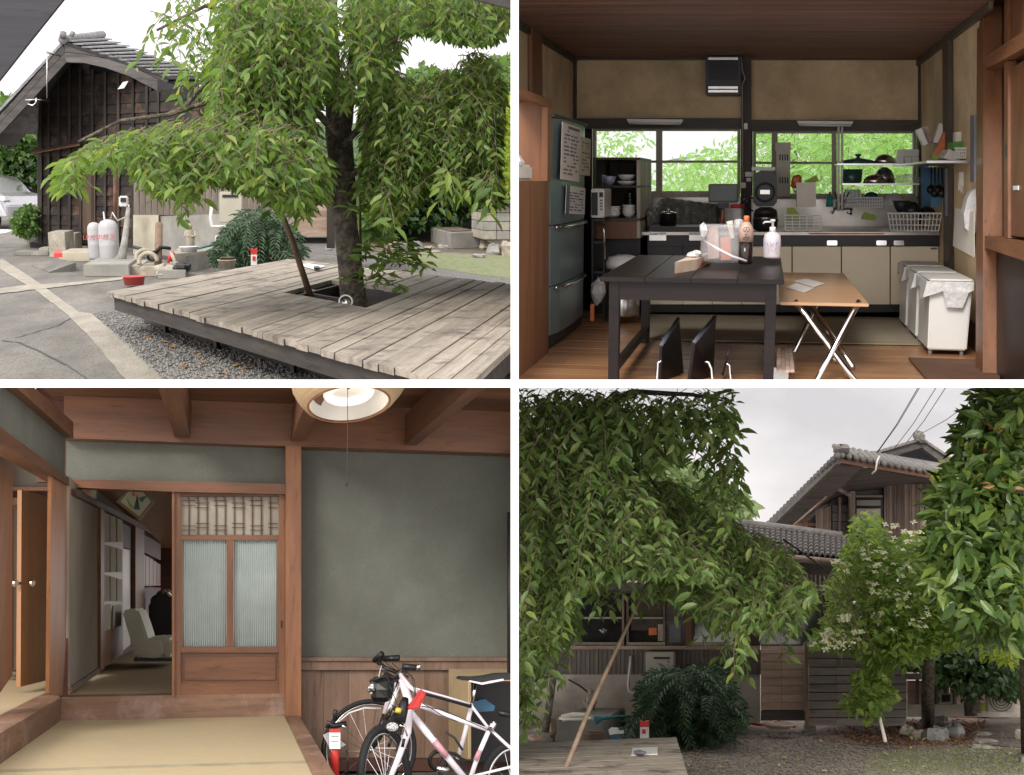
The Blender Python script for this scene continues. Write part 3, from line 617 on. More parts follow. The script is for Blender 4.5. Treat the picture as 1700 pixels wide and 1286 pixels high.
blk('stone_step', 98, 420, 150, 434, 0, 1.6, M_cream, 'cream concrete step left of the gas cylinders', 'step')
blk('stone_kerb', 24, 418, 80, 424, 0, .7, M_stone, 'long low kerb at the foot of the shed', 'kerb')
blk('concrete_ledge', 139, 440, 215, 459, 0, 2.4, M_grey_pl, 'grey concrete ledge under the gas cylinders', 'ledge'); blk('concrete_ledge', 212, 442, 234, 457, 0, 1.5, M_block, 'pale concrete wedge at the right end of the ledge', 'ledge')
m = MB(); m.hexa([S.g(52, 441, .0), S.g(82, 453, .0), S.g(127, 450, .0), S.g(98, 438, .0)], [S.g(52, 441, .0)+S.U*.02, S.g(82, 453, .0)+S.U*.02, S.g(127, 450, .0)+S.U*.15, S.g(98, 438, .0)+S.U*.1]); m.build('ramp_slab', M_conc, label='sloping concrete ramp slab before the cream step', cat='ramp')
t = thing('stone_sink', 'square concrete garden sink with a white basin on it', 'sink', S.g(320, 450, 0))
a, b = S.g(283, 450, 0), S.g(356, 441, 0); m = MB(); m.prism([a+S.U*.28, b+S.U*.28, b, a], S.F*3.0); m.build('basin_block', M_block, t, bevel=.015)
m = MB(); m.prism([S.g(310, 452, 0)+S.U*.27-S.F*.02, b+S.U*.27-S.F*.02, b-S.F*.02, S.g(310, 452, 0)-S.F*.02], S.F*.02); m.build('front_slab', M_grey_pl, t)
c = S.p(314, 418, 20.5); m = MB(); m.lathe(c, S.U, [(.12, 0), (.14, .07), (.17, .09), (.15, .09)], 24); m.build('washbasin', M_white2, label='round white basin on the concrete garden sink', cat='basin')
# garden statue (robed standing figure)
def statue(S, base, h, label):
    t = thing('garden_statue', label, 'statue', base); m = MB(); u = S.U*h
    m.lathe(base, S.U, [(.16*h, 0), (.17*h, .06*h), (.15*h, .1*h), (.17*h, .3*h), (.2*h, .5*h), (.19*h, .66*h), (.14*h, .74*h), (.06*h, .79*h)], 16, squash=.7); m.build('robed_body', M_stone2, t)
    m = MB(); m.lathe(base+u*.76, S.U, [(.03*h, 0), (.075*h, .03*h), (.09*h, .1*h), (.085*h, .16*h), (.04*h, .22*h)], 14); m.build('head', M_stone2, t)
    m = MB()
    for s in (-1, 1): m.tube([base+u*.68+S.R*s*.16*h, base+u*.5+S.R*s*.2*h-S.F*.08*h, base+u*.47+S.R*s*.04*h-S.F*.17*h], [.05*h, .045*h, .035*h], 8)
    m.build('folded_arms', M_stone2, t); m = MB()
    for k in range(7): a = -1.2+k*.4; m.tube([base+u*.62+S.R*math.sin(a)*.14*h-S.F*(.11*h*math.cos(a)), base+u*.06+S.R*math.sin(a)*.16*h-S.F*(.12*h*math.cos(a))], .012*h, 5)
    m.build('robe_folds', M_stone2, t); return t
statue(S, S.p(317, 412, 20.8), .42, 'small pale stone figure statue standing behind the garden sink')
# hoses and bits near sink
m = MB(); m.torus(S.p(240, 428, 20.4), -S.F+S.U*.3, .13, .035, 20, 8, 0.1, math.pi*1.1, e=S.R); m.torus(S.p(246, 434, 20.2), -S.F+S.U*.3, .14, .035, 20, 8, 0, math.pi*1.1, e=S.R); m.build('coiled_hose', M_stone2, label='pale fat hoses curving out of the cream wall', cat='hose')
m = MB(); m.tube([S.p(222, 410, 21), S.p(232, 412, 20.8), S.p(245, 420, 20.6), S.p(258, 418, 20.5), S.p(266, 410, 20.5), S.p(282, 412, 20.7)], .03, 7); m.torus(S.p(252, 426, 20.3), S.F, .06, .02, 14, 6); m.build('black_cable', M_black, label='black cable drooping along the cream wall', cat='cable')
m = MB(); m.tube([S.p(281, 436, 20), S.p(283, 426, 20), S.p(287, 418, 20)], .04, 8); m.build('hammer', M_red, label='red handled tool leaning at the concrete sink', cat='tool')
m = MB(); m.tube([S.p(292, 438, 19.8), S.p(288, 428, 19.9), S.p(284, 419, 20)], .03, 8); m.build('axe_handle', M_stone2, label='pale tool handle crossing the red tool', cat='tool')
m = MB(); m.rock(S.p(275, 448, 19.8), .17, .2, .09, 3); m.rock(S.p(268, 455, 19.5), .08, .1, .06, 4); m.build('work_gloves', M_block, label='crumpled white work gloves before the sink', cat='gloves')
m = MB(); m.rock(S.p(290, 441, 19.8), .1, .1, .07, 5); m.build('dark_stone', M_stone, label='dark stone right of the white gloves', cat='stone'); m = MB(); m.rock(S.p(303, 444, 19.6), .13, .14, .07, 6); m.build('dark_stone', M_dark, label='flat dark stone before the sink block', cat='stone')
blk('curb_block', 232, 444, 262, 459, 0, 1.0, M_stone2, 'sloped pale block left of the white gloves'); blk('curb_block', 262, 449, 309, 463, 0, 1.0, M_grey_pl, 'low grey slab under the white gloves')
m = MB(); m.tube([S.p(329, 412, 20.4), S.p(345, 408, 20.5), S.p(362, 404, 20.6)], .02, 6); m.tube([S.p(349, 420, 20), S.p(372, 412, 20.2)], .045, 6); m.build('broom', mat('teal_bristle', (.04, .18, .2), rough=.6), label='blue broom lying across the garden sink', cat='broom')
m = MB(); m.tube([S.p(357, 405, 21), S.p(359, 392, 21), S.p(366, 386, 21), S.p(373, 388, 21)], .018, 6); m.build('curved_hose', M_white2, label='thin white hose looping up beside the water heater pipe', cat='hose')
# gnarled post + potted plants + extinguisher stand
pole([(190, 441, 21.5), (203, 425, 21.5), (207, 400, 21.6), (213, 345, 22)], .1, .035, 'gnarled driftwood post leaning between the gas cylinders and wall', 'driftwood_post', mt=M_stone)
def tub(S, x0, x1, y0, y1, D, mt, label, name='tub', cat='tub', k=.8):
    r = (x1-x0)/2*D/2000; h = (y1-y0)*D/2000*.72; b = S.p((x0+x1)/2, y1, D)+S.F*r*.2
    m = MB(); m.lathe(b, S.U, [(r*k, 0), (r*.92, h*.9), (r, h*.9), (r, h), (r*.9, h), (r*k*.9, h*.15)], 28); return m.build(name, mt, label=label, cat=cat, S=S)
tub(S, 204, 241, 453, 473, 18, M_pink, 'oval red plastic tub on the concrete before the deck corner')
tub(S, 362, 392, 425, 447, 17.5, M_stone2, 'low clay plant pot behind the deck edge', 'plant_pot', 'pot'); tub(S, 366, 390, 423, 437, 17.6, M_soil, 'dark inner pot sunk in the clay pot', 'plant_pot', 'pot')
def extinguisher_box(S, x0, y0, x1, y1, D, label):
    t = thing('red_stand', label, 'box', S.p((x0+x1)/2, y1, D)); m = MB(); m.fb(x0, y0, x1, y0+(y1-y0)*.33, D, .15, S); m.build('red_top', M_red, t, S=S)
    m = MB(); m.fb(x0+.5, y0+(y1-y0)*.33, x1-.5, y1, D+.005, .14, S); m.build('white_base', M_white2, t, S=S)
    m = MB(); m.tube([S.p((x0+x1)/2, y0, D+.07), S.p((x0+x1)/2, y0-(y1-y0)*.2, D+.07)], .02, 8); m.build('nozzle', M_black, t, S=S)
    m = MB(); m.fb(x0+(x1-x0)*.3, y0+(y1-y0)*.45, x0+(x1-x0)*.7, y0+(y1-y0)*.7, D-.01, .01, S); m.build('print', M_red, t, S=S)
extinguisher_box(S, 416, 413, 427, 440, 17, 'red and white box standing behind the deck edge')
# fern bush
def fern(S, poly, Dr, n, leaf, mt, label, foot, tw=True):
    t = thing('fern_bush', label, 'bush', foot); L = []; m = MB(); S_ = S
    for _ in range(n):
        x, y = randpt(poly); P = S.p(x, y, random.uniform(*Dr)); a = random.uniform(-1, 1)
        d = (S.R*(.9*a)+S.F*random.uniform(-.8, .1)+S.U*random.uniform(-.1, .5)).normalized(); pts = [P.copy()]
        for i in range(12):
            d = (d-S.U*.13).normalized(); P = P+d*leaf*.42
            px = S.pix(P)
            if not S.inside(P) or not inpoly(px[0], px[1], poly): break
            pts.append(P.copy())
            for s in (-1, 1):
                sd = d.cross(S.U).normalized()*s; L.append((P.copy(), (d*.7+sd*.8-S.U*.1+rv(.06)).normalized(), (S.U+rv(.2)-S.F*.3).normalized(), leaf*(1-.04*i)))
        if len(pts) > 2: m.tube(pts, .003, 3, cap=False)
    leaves(L, 'foliage', mt, t, S, nobj=120, w=.12, key=mt.name+str(leaf)); m.build('stems', M_twig, t, kind='stuff', S=S)
LFF = leafmat('fern_leaf', [(.018, .05, .022), (.03, .075, .03), (.045, .1, .04)], tr=.2)
fern(S, [(358, 440), (352, 418), (380, 375), (400, 350), (430, 344), (462, 360), (490, 385), (505, 410), (500, 432), (430, 440), (428, 410), (412, 410), (412, 440)], (18.6, 20.6), 330, .17, LFF, 'dark green drooping fern bush under the water heater', S.p(425, 436, 19))
# right part of the yard: stones, trough, block wall, hedges
tr_ = thing('stone_trough', 'rectangular grey stone trough near the right of the yard', 'trough', S.g(772, 415, 0))
a, b = S.g(749, 414, 0), S.g(797, 412, 0); m = MB(); m.prism([a+S.U*.37, b+S.U*.37, b, a], S.F*3.2); m.build('trough_body', M_grey_pl, tr_, bevel=.02); m = MB(); m.prism([a+S.U*.38+S.F*.4+S.R*.06, b+S.U*.38+S.F*.4-S.R*.06, b+S.U*.38+S.F*2.8-S.R*.06, a+S.U*.38+S.F*2.8+S.R*.06], S.U*.01); m.build('dark_inside', M_soil, tr_)
bw = thing('block_wall', 'grey concrete block wall with moss on top at the right edge', 'wall', S.g(826, 400, 0))
k = 0
for r_ in range(4):
    for c_ in range(3):
        x0 = 803+c_*22+(11 if r_ % 2 else 0)-(11 if r_ % 2 else 0); y0 = 338+r_*15; m = MB(); m.fb(x0, y0, x0+21.4, y0+14.4, 25.5, 1.5); m.build('block', M_block if (r_+c_) % 2 else M_grey_pl, bw, bevel=.01)
m = MB(); m.fb(801, 333, 870, 337.5, 25.3, 1.8); m.build('moss_cap', LFM, bw)
stones = [(654, 409, 12, 8, 'mossy stone'), (668, 410, 9, 8, 'tan stone'), (688, 411, 14, 10, 'large blue grey boulder'), (710, 412, 12, 3.5, 'flat stepping stone'), (724, 417, 10, 2.5, 'thin flat stepping stone'), (738, 409, 12, 4, 'wide pale flat stone'), (806, 409, 11, 9, 'rough grey boulder right of the trough'), (820, 416, 15, 11, 'big grey boulder in front of the block wall'), (795, 425, 10, 4.5, 'pale low stone before the trough'), (842, 415, 12, 15, 'tall brown boulder at the right edge'), (545, 413, 7, 4, 'small pale block left of the trunk'), (750, 392, 10, 11, 'tilted slab behind the trough')]
for i, (x, y, rx, ry, lab) in enumerate(stones):
    c = S.g(x, y+ry*.6, 0); D = S.xyz(c)[2]; m = MB(); m.rock(c+S.U*ry*.5*D/2000, rx*D/2000, rx*D/2000*1.6, ry*D/2000, 20+i); m.build('garden_stone', M_stone if i % 3 else M_stone2, label=lab+' beyond the deck', cat='stone')
def bush(name, poly, Dr, n, leaf, mt, label, S=S, rad=.35, per=22, cat='bush', nobj=0, w=.27, foot=None, trunk=None, group=None, up=.8, keep=None):
    xs = [p[0] for p in poly]; ys = [p[1] for p in poly]
    t = thing(name, label, cat, foot if foot is not None else S.p(sum(xs)/len(xs), max(ys), sum(Dr)/2), group)
    L = cluster(S, poly, Dr, n, leaf, rad, per, up=up, keep=keep); leaves(L, 'foliage' if cat != 'tree' else 'crown', mt, t, S, nobj=nobj, w=w, key=mt.name+str(w))
    if trunk:
        m = MB(); m.tube([S.p(*a[:3]) for a in trunk], [a[3] for a in trunk], 10); m.build('trunk', M_bark, t, S=S)
    return t
bush('background_tree', [(-10, 160), (30, 165), (64, 215), (64, 300), (-10, 310)], (43, 50), 520, .26, LFM, 'bright green tree behind the left edge of the shed', rad=.5, cat='tree', trunk=[(52, 340, 46, .22), (48, 260, 46, .18), (35, 200, 46, .1)])
bush('background_tree', [(-10, 225), (64, 235), (64, 330), (46, 338), (-10, 318)], (43, 50), 520, .26, LFD, 'dark green tree low behind the silver car', rad=.5, cat='tree', trunk=[(60, 350, 46, .2), (57, 280, 46, .1)])
bush('round_bush', [(22, 372), (30, 352), (48, 340), (62, 348), (62, 388), (40, 390), (26, 384)], (28.5, 30), 120, .13, LFM, 'feathery green bush between the silver car and the shed', rad=.2)
bush('maple_tree', [(815, 180), (850, 150), (870, 170), (870, 330), (825, 320), (800, 250)], (27, 32), 420, .17, LFY, 'yellow green maple at the right edge behind the cherry', rad=.4, cat='tree', trunk=[(850, 390, 29, .12), (846, 250, 29, .07)])
bush('hedge', [(560, 270), (830, 240), (870, 300), (870, 336), (800, 336), (760, 372), (700, 380), (560, 380)], (30, 34), 1000, .2, LFD, 'dark evergreen hedge behind the stones of the yard', rad=.55, per=24)
bush('background_tree', [(655, 175), (665, 135), (700, 110), (730, 120), (760, 130), (800, 160), (830, 260), (650, 290)], (36, 44), 800, .26, LFM, 'rounded green tree far behind the right half of the cherry', rad=.7, cat='tree', trunk=[(740, 345, 40, .3), (740, 200, 40, .15)])
bush('background_tree', [(775, 190), (790, 130), (815, 100), (850, 88), (880, 100), (880, 270), (790, 260)], (36, 44), 420, .26, LFM, 'tall green tree far behind at the right edge above the maple', rad=.7, cat='tree', trunk=[(850, 345, 41, .3), (850, 200, 41, .15)])
bush('hanging_bush', [(596, 330), (640, 330), (655, 360), (648, 392), (610, 398), (596, 380)], (20, 22), 60, .16, LFM, 'light green shrub right behind the cherry trunk', rad=.2, w=.35)
m = MB(); m.prism([S.q(-40, -1.5, 150), S.q(-25, 9, 170), S.q(0, 8, 190), S.q(22, 9, 200), S.q(45, 11, 200), S.q(70, 11, 200), S.q(95, 9, 200), S.q(110, -1.5, 190)], S.F*60); m.build('hill', mat('wooded_hill', (.09, .14, .05), (.035, .07, .025), rough=.9, sc=.35, bs=1, bsc=.8, bd=2), kind='structure')
m = MB(); m.box(2, 20, -1.5, -.3, 34.5, 35); m.build('hedge_back_wall', M_dark, label='dark wall behind the evergreen hedge', cat='wall')  # near-black wall backing the hedge
# eaves of the near porch
m = MB(); m.fp([(-40, -40), (137, -40), (104, 0), (52, 65), (0, 131), (-40, 181)], 6.2, .04); m.build('porch_eave', wood('near_eave_wood', (.05, .05, .06), (.03, .03, .035), S.R), label='dark blurred eave of a porch in the upper left corner', cat='eave')
m = MB(); m.fp([(770, -20), (870, -20), (870, 20), (842, 12), (790, 0)], 6.2, .03); m.build('porch_eave', M_deckd, label='dark strip of roof edge in the upper right corner of the yard', cat='eave')
# cars
def car(S, c, L, Wd, Hh, fwd, paint, label, wheels=True):
    """fwd: unit vector the nose points to"""
    up = S.U; sd = up.cross(fwd).normalized(); t = thing('parked_car', label, 'car', c)
    prof = [(-.5, .28), (-.49, .52), (-.44, .62), (-.36, .66), (-.24, .98), (.05, 1.0), (.2, .92), (.33, .66), (.45, .58), (.5, .42), (.5, .22), (-.5, .2)]
    m = MB(); N = len(prof); vs = []
    for k, (w, ins) in enumerate(((-1, 0), (-.93, .0), (.93, 0), (1, 0))):
        for x, z in prof:
            ww = w*(1 if z < .64 else .8); vs.append(c+fwd*x*L*(1 if abs(w) < 1 else .985)+up*z*Hh*(1 if abs(w) < 1 else .985)+sd*ww*Wd/2)
    fs = []
    for k in range(3):
        for i in range(N): fs.append((k*N+i, k*N+(i+1) % N, (k+1)*N+(i+1) % N, (k+1)*N+i))
    fs += [tuple(range(N-1, -1, -1)), tuple(3*N+i for i in range(N))]; m.add(vs, fs); m.build('body', paint, t, bevel=.03)
    for s in (-1, 1):
        for pts in ([(-.33, .68), (-.235, .93), (-.1, .95), (-.1, .68)], [(-.085, .68), (-.085, .95), (.05, .95), (.05, .68)], [(.065, .68), (.065, .95), (.18, .89), (.3, .68)]):
            m = MB(); m.prism([c+fwd*x*L+up*z*Hh+sd*s*(Wd/2*(.83 if z > .8 else .99)) for x, z in pts], sd*s*.012); m.build('window', M_black, t)
        m = MB(); m.obox(c+fwd*.22*L+up*.72*Hh+sd*s*(Wd/2+.08), fwd*.08, sd*.08, up*.06); m.build('wing_mirror', paint, t)
        m = MB(); m.obox(c+fwd*.46*L+up*.55*Hh+sd*s*(Wd/2-.1), fwd*.1, sd*.12, up*.07); m.build('headlight', M_white2, t)
        for x in (-.31, .31):
            wc = c+fwd*x*L+up*.31+sd*s*(Wd/2-.05); m = MB(); m.lathe(wc-sd*.1*s, sd*s, [(.2, 0), (.31, 0), (.32, .05), (.31, .17), (.2, .18)], 24); w_o = m.build('wheel', M_black, t)
            if w_o: m = MB(); m.lathe(wc+sd*s*.04, sd*s, [(.2, 0), (.19, .03), (.05, .05)], 20); m.build('rim', M_steel, w_o)
M_silver = mat('silver_paint', (.42, .43, .45), (.4, .41, .43), rough=.25, metal=.6)
car(S, S.g(-28, 378, 0)+S.F*.6, 4.3, 1.7, 1.75, (S.R*.75-S.F*.66).normalized(), M_silver, 'silver car parked at the left behind the shed')
car(S, S.g(44, 352, 0), 4.2, 1.7, 2.0, (-S.R*.8-S.F*.6).normalized(), mat('red_paint', (.35, .02, .02), rough=.3), 'red car behind the silver one, mostly hidden by the bush')
sheet('road_line', [(-20, 381), (30, 380), (10, 386), (-20, 390)], M_white2, .01)
# =====================================================================
# KITCHEN
# =====================================================================
S = KT; CUR[0] = S
DB = 15.2; XL = -2.447; XRW = 1.79; ZC = 1.558; ZF = -1.5
M_wallk = mat('ochre_plaster', (.74, .575, .35), (.61, .465, .275), rough=.9, sc=1.8, bs=.25, bsc=40, big=.3, bsz=1.3)
M_ceilk = wood('red_brown_ceiling_board', (.3, .15, .1), (.14, .065, .045), S.R, sc=7, rough=.6, str_=.06, piece=.12)
M_postk = wood('dark_post_wood', (.075, .05, .035), (.03, .02, .015), S.U, rough=.5)
M_beamk = wood('dark_beam_wood', (.09, .075, .055), (.04, .03, .022), S.R, rough=.5)
M_floork = wood('warm_floor_board', (.4, .215, .1), (.25, .12, .06), S.R, sc=6, rough=.32, str_=.07, piece=.14, sp=.5)
M_pine = wood('knotty_pine', (.25, .11, .05), (.15, .065, .03), S.U, sc=5, rough=.5, str_=.09, piece=.1)
M_pineh = wood('pine_rail', (.24, .105, .045), (.14, .06, .03), S.F, sc=6, rough=.5, piece=.1)
M_redw = wood('reddish_cabinet_wood', (.2, .085, .04), (.11, .045, .02), S.U, sc=5, rough=.4, piece=.1)
M_fram = wood('grey_window_frame', (.42, .4, .32), (.28, .26, .2), S.U, rough=.6, piece=.1)
M_espr = wood('espresso_table_wood', (.016, .010, .009), (.008, .006, .006), S.R, sc=5, rough=.38, str_=.06, sp=.22, piece=.05, bs=.05)
M_fridge = mat('blue_grey_steel', (.15, .215, .22), (.135, .19, .195), rough=.32, sc=1, sp=.6, metal=.25)
M_counter = mat('sink_steel', (.42, .4, .37), (.3, .28, .25), rough=.28, metal=.9, sc=3)
M_creamd = mat('cream_door', (.82, .72, .54), (.78, .68, .5), rough=.4, sc=1.5)
M_blk = M_black
M_enam = mat('white_enamel', (.72, .72, .7), (.68, .68, .66), rough=.3, sc=3)
M_paper = mat('paper', (.72, .68, .6), (.66, .62, .55), rough=.8, sc=6)
M_ink = mat('grey_print', (.16, .16, .18), rough=.8); M_inkr = mat('red_print', (.5, .1, .08), rough=.8)
M_glass = glassmat('window_glass', (.95, .98, .96), alpha=.07)
M_clear = glassmat('clear_plastic', (.9, .9, .92), rough=.15, alpha=.28, base=(.75, .75, .75))
M_bag = glassmat('thin_white_bag', (.9, .9, .9), rough=.35, alpha=.62, base=(.75, .75, .76))
M_foil = mat('aluminium_foil', (.5, .5, .47), (.3, .3, .28), rough=.35, metal=.9, sc=14, bs=1, bsc=14, bd=.05)
M_chrome = mat('chrome', (.75, .75, .75), (.7, .7, .7), rough=.12, metal=1)
M_grn = mat('dark_green_enamel', (.02, .07, .055), (.02, .06, .05), rough=.25)
M_ora = mat('orange_plastic', (.7, .18, .06), rough=.4); M_lime = mat('lime_plastic', (.3, .4, .05), rough=.5)
M_blue = mat('blue_cloth', (.08, .2, .32), (.06, .15, .25), rough=.8)
# shell
def row(name, base, n, D0, D1, Z, t, mt, X0, X1, splits=(0,)):
    for i in range(n):
        a, b = D0+(D1-D0)*i/n, D0+(D1-D0)*(i+1)/n
        cs = sorted(random.uniform(X0+.8, X1-.8) for _ in range(splits[i % len(splits)])); cs = [X0]+cs+[X1]
        for p_, q_ in zip(cs, cs[1:]):
            m = MB(); dz = random.uniform(0, .003); m.box(p_+.002, q_-.002, Z+dz, Z+t+dz, a+.008, b-.008); m.build(name, mt, base)
m = MB(); m.box(XL-.3, 3.2, ZF-.12, ZF-.03, 8.4, DB+.3); fl = struct(m, 'kitchen_floor', M_espr); row('floor_board', fl, 22, 8.5, 14.0, ZF-.028, .028, M_floork, XL, 3.0, (1, 2, 1, 3))
CA, CB_, CC, CD = S.p(953, 95, DB), S.p(1527, 99, DB), S.p(1531, 540, DB), S.p(953, 540, DB)   # corners of the far wall
def plane_slab(A, B, n, o, t, D0, D1):        # slab along F whose far edge runs A-B, pushed o along n, t thick
    a = A+n*o; b = B+n*o; m = MB(); m.prism([a+S.F*(D0-DB), b+S.F*(D0-DB), b+S.F*(D0-DB)+n*t, a+S.F*(D0-DB)+n*t], S.F*(D1-D0)); return m
cx_ = (CB_-CA).normalized()
ce = struct(plane_slab(CA-cx_*.2, CB_+cx_*.2, S.U, .03, .12, 9.4, DB+.3), 'kitchen_ceiling', M_espr)
for i in range(12): a = 9.6+(DB-9.6)*i/12; plane_slab(CA, CB_, S.U, random.uniform(0, .003), .026, a+.008, a+(DB-9.6)/12-.008).build('ceiling_board', M_ceilk, ce)
lw = struct(plane_slab(CA+S.U*.1, CD, -S.R, .13, .15, 9.0, DB+.2), 'left_wall', M_espr)
plane_slab(CA, CD, -S.R, 0, .12, 9.0, 12.98).build('plaster_panel', M_wallk, lw); plane_slab(CA, CD, -S.R, 0, .12, 13.0, DB).build('plaster_panel', M_wallk, lw)
plane_slab(CA, CD, -S.R, -.05, .04, 12.2, 12.75).build('post', M_pine, lw)
plane_slab(CA, CA-S.U*.07, -S.R, -.04, .035, 9.0, DB).build('cornice', M_beamk, lw)
rw = struct(plane_slab(CB_+S.U*.1, CC, S.R, .13, .15, 11.1, DB+.2), 'right_wall', M_espr)
plane_slab(CB_, CC, S.R, 0, .12, 11.1, DB).build('plaster_panel', M_wallk, rw)
plane_slab(CB_, CC, S.R, -.05, .045, 12.55, 12.95).build('post', M_postk, rw); plane_slab(CB_, CB_-S.U*.07, S.R, -.04, .035, 10.4, DB).build('cornice', M_beamk, rw)
plane_slab(CC+S.U*1.42, CC, S.R, -.03, .025, 10.5, 14.9).build('lower_panel', M_redw, rw)
def wallpiece(nm, mt, x0, y0, x1, y1, D=DB, t=.12, par=None): m = MB(); m.fb(x0, y0, x1, y1, D, t); return m.build(nm, mt, par)
bw2 = thing('window_wall', 'kitchen wall of ochre plaster over a long row of windows', 'wall', S.q(0, ZF, DB))
P = lambda nm, mt, *a, **k: wallpiece(nm, mt, *a, par=bw2, **k)
for a_ in ((900, 50, 1600, 211), (900, 211.5, 983, 560), (1522, 211.5, 1600, 560), (983.5, 326, 1521.5, 560), (1229.5, 211.5, 1249.5, 325.5)): P('wall_core', M_espr, *a_, D=DB+.14)
P('plaster_panel', M_wallk, 955, 97, 1230, 198); P('plaster_panel', M_wallk, 1247, 99, 1527, 200)
P('top_beam', M_beamk, 940, 88, 1540, 99, D=DB-.06); P('lintel', M_beamk, 948, 196, 1231, 213, D=DB-.1); P('lintel', M_beamk, 1247, 199, 1531, 217, D=DB-.1)
P('post', M_postk, 948, 97, 956, 400, D=DB-.08); P('post', M_postk, 1230, 90, 1247, 385, D=DB-.14); P('post', M_postk, 1525, 97, 1532, 390, D=DB-.08)
P('sill', M_fram, 984, 320, 1228, 327, D=DB-.12); P('sill', M_fram, 1252, 324, 1521, 330, D=DB-.12); P('splashback', M_counter, 985, 327, 1231, 385, D=DB-.02); P('splashback', M_counter, 1247, 330, 1560, 385, D=DB-.02)
def window(lab, x0, y0, x1, y1, mull, bar):
    t = thing('sliding_window', lab, 'window', S.p((x0+x1)/2, y1, DB)); f = 5
    xs = [x0]+mull+[x1]
    for a, b in ((x0, y0), (x1-f, y0)):
        m = MB(); m.fb(a, y0, a+f, y1, DB-.02, .1); m.build('frame', M_fram, t)
    m = MB(); m.fb(x0+f, y0, x1-f, y0+4, DB-.015, .09); m.build('frame', M_fram, t)
    m = MB(); m.fb(x0+f, y1-4, x1-f, y1, DB-.015, .09); m.build('frame', M_fram, t)
    for mx, wd in mull: m = MB(); m.fb(mx, y0, mx+wd, y1, DB-.03, .08); m.build('mullion', M_fram, t)
    m = MB(); m.fb(x0+f, bar, x1-f, bar+4, DB+.0, .05); m.build('glazing_bar', M_fram, t)
    m = MB(); m.fb(x0+f, y0+4, x1-f, y1-4, DB+.04, .006); m.build('pane', M_glass, t)
window('left kitchen window with one broad mullion, above the foil screen', 984, 213, 1229, 321, [(1089, 10)], 266)
window('right kitchen window with three mullions, behind the pan shelf', 1250, 217, 1521, 325, [(1281, 10), (1381, 8)], 268)
# outside foliage
LFW = leafmat('daylight_pale_leaf', [(.2, .36, .1), (.27, .46, .14), (.34, .52, .2)], tr=.5)  # leaf colour lightened to look glaring in daylight
t = thing('garden_tree', 'pale green leafy tree seen through the kitchen windows', 'tree', S.p(1400, 340, 24)); twk = MB()
L = strands(S, [(1235, 190), (1530, 190), (1530, 300), (1235, 300)], (19.5, 25), 560, .8, .15, twk, droop=.7, keep=[(1230, 150), (1560, 150), (1560, 350), (1230, 350)], spread=.6)
L += cluster(S, [(1095, 275), (1240, 225), (1240, 345), (1095, 345)], (20, 26), 90, .15, .28, 14)
L += cluster(S, [(970, 200), (1090, 205), (1060, 270), (970, 280)], (22, 27), 35, .14, .3, 12); L += cluster(S, [(970, 285), (1250, 275), (1250, 345), (970, 345)], (24, 28), 70, .17, .35, 14)
leaves(L, 'crown', LFW, t, S, nobj=60, w=.17); twk.build('twigs', M_twig, t, kind='stuff')
m = MB(); m.tube([S.p(1330, 400, 25), S.p(1318, 260, 25), S.p(1300, 150, 25)], .08, 8); m.build('trunk', M_bark, t)
m = MB(); m.fp([(1095, 268), (1160, 256), (1162, 259), (1100, 271)], 30, .5); m.build('distant_roof', M_tile, label='thin slanting roof edge outside the left kitchen window', cat='roof')
# right cabinetry on the right wall plane
XQ = S.XA(1637, 300, 10.4)
t = thing('built_in_cupboard', 'reddish built-in cupboard frame with sliding panels on the right of the kitchen', 'cupboard', S.q(XQ, ZF, 10))
def kq(nm, mt, pts, off=0.0, th=.1): m = MB(); m.prism([S.onx(x, y, XQ)+S.R*off for x, y in pts], S.R*th); return m.build(nm, mt, t)
kq('corner_post', M_redw, [(1626, -20), (1637, -20), (1636, 660), (1624, 660)], -.02, .2)
kq('rail', M_pineh, [(1637.3, 93), (1760, 15), (1760, 48), (1637.3, 115)], -.01, .2); kq('rail', M_pineh, [(1637, 391), (1760, 412), (1760, 452), (1637, 411)], -.01, .2)
kq('back_panel', M_espr, [(1637.3, -40), (1760, -120), (1760, 14), (1637.3, 92)], .12); kq('back_panel', M_espr, [(1637.3, 116), (1760, 49), (1760, 411), (1637.3, 390)], .12); kq('lower_panel', M_espr, [(1636.5, 412), (1760, 453), (1760, 680), (1636.5, 650)], .08)
kq('stile', M_redw, [(1660, -55), (1666, -58), (1666, 74.5), (1660, 78.5)], .03, .06); kq('stile', M_redw, [(1660, 104), (1666, 101), (1666, 395), (1660, 394)], .03, .06)
kq('sliding_panel', M_redw, [(1666.3, -58), (1760, -100), (1760, 14), (1666.3, 74)], .05, .04); kq('sliding_panel', M_redw, [(1666.3, 112), (1760, 62), (1760, 405), (1666.3, 390)], .05, .04)
kq('latch', M_enam, [(1672, 308), (1680, 308), (1680, 315), (1672, 315)], .04, .008); kq('finger_pull', M_blk, [(1663.5, 240), (1666, 240), (1666, 260), (1663.5, 260)], .025, .006)
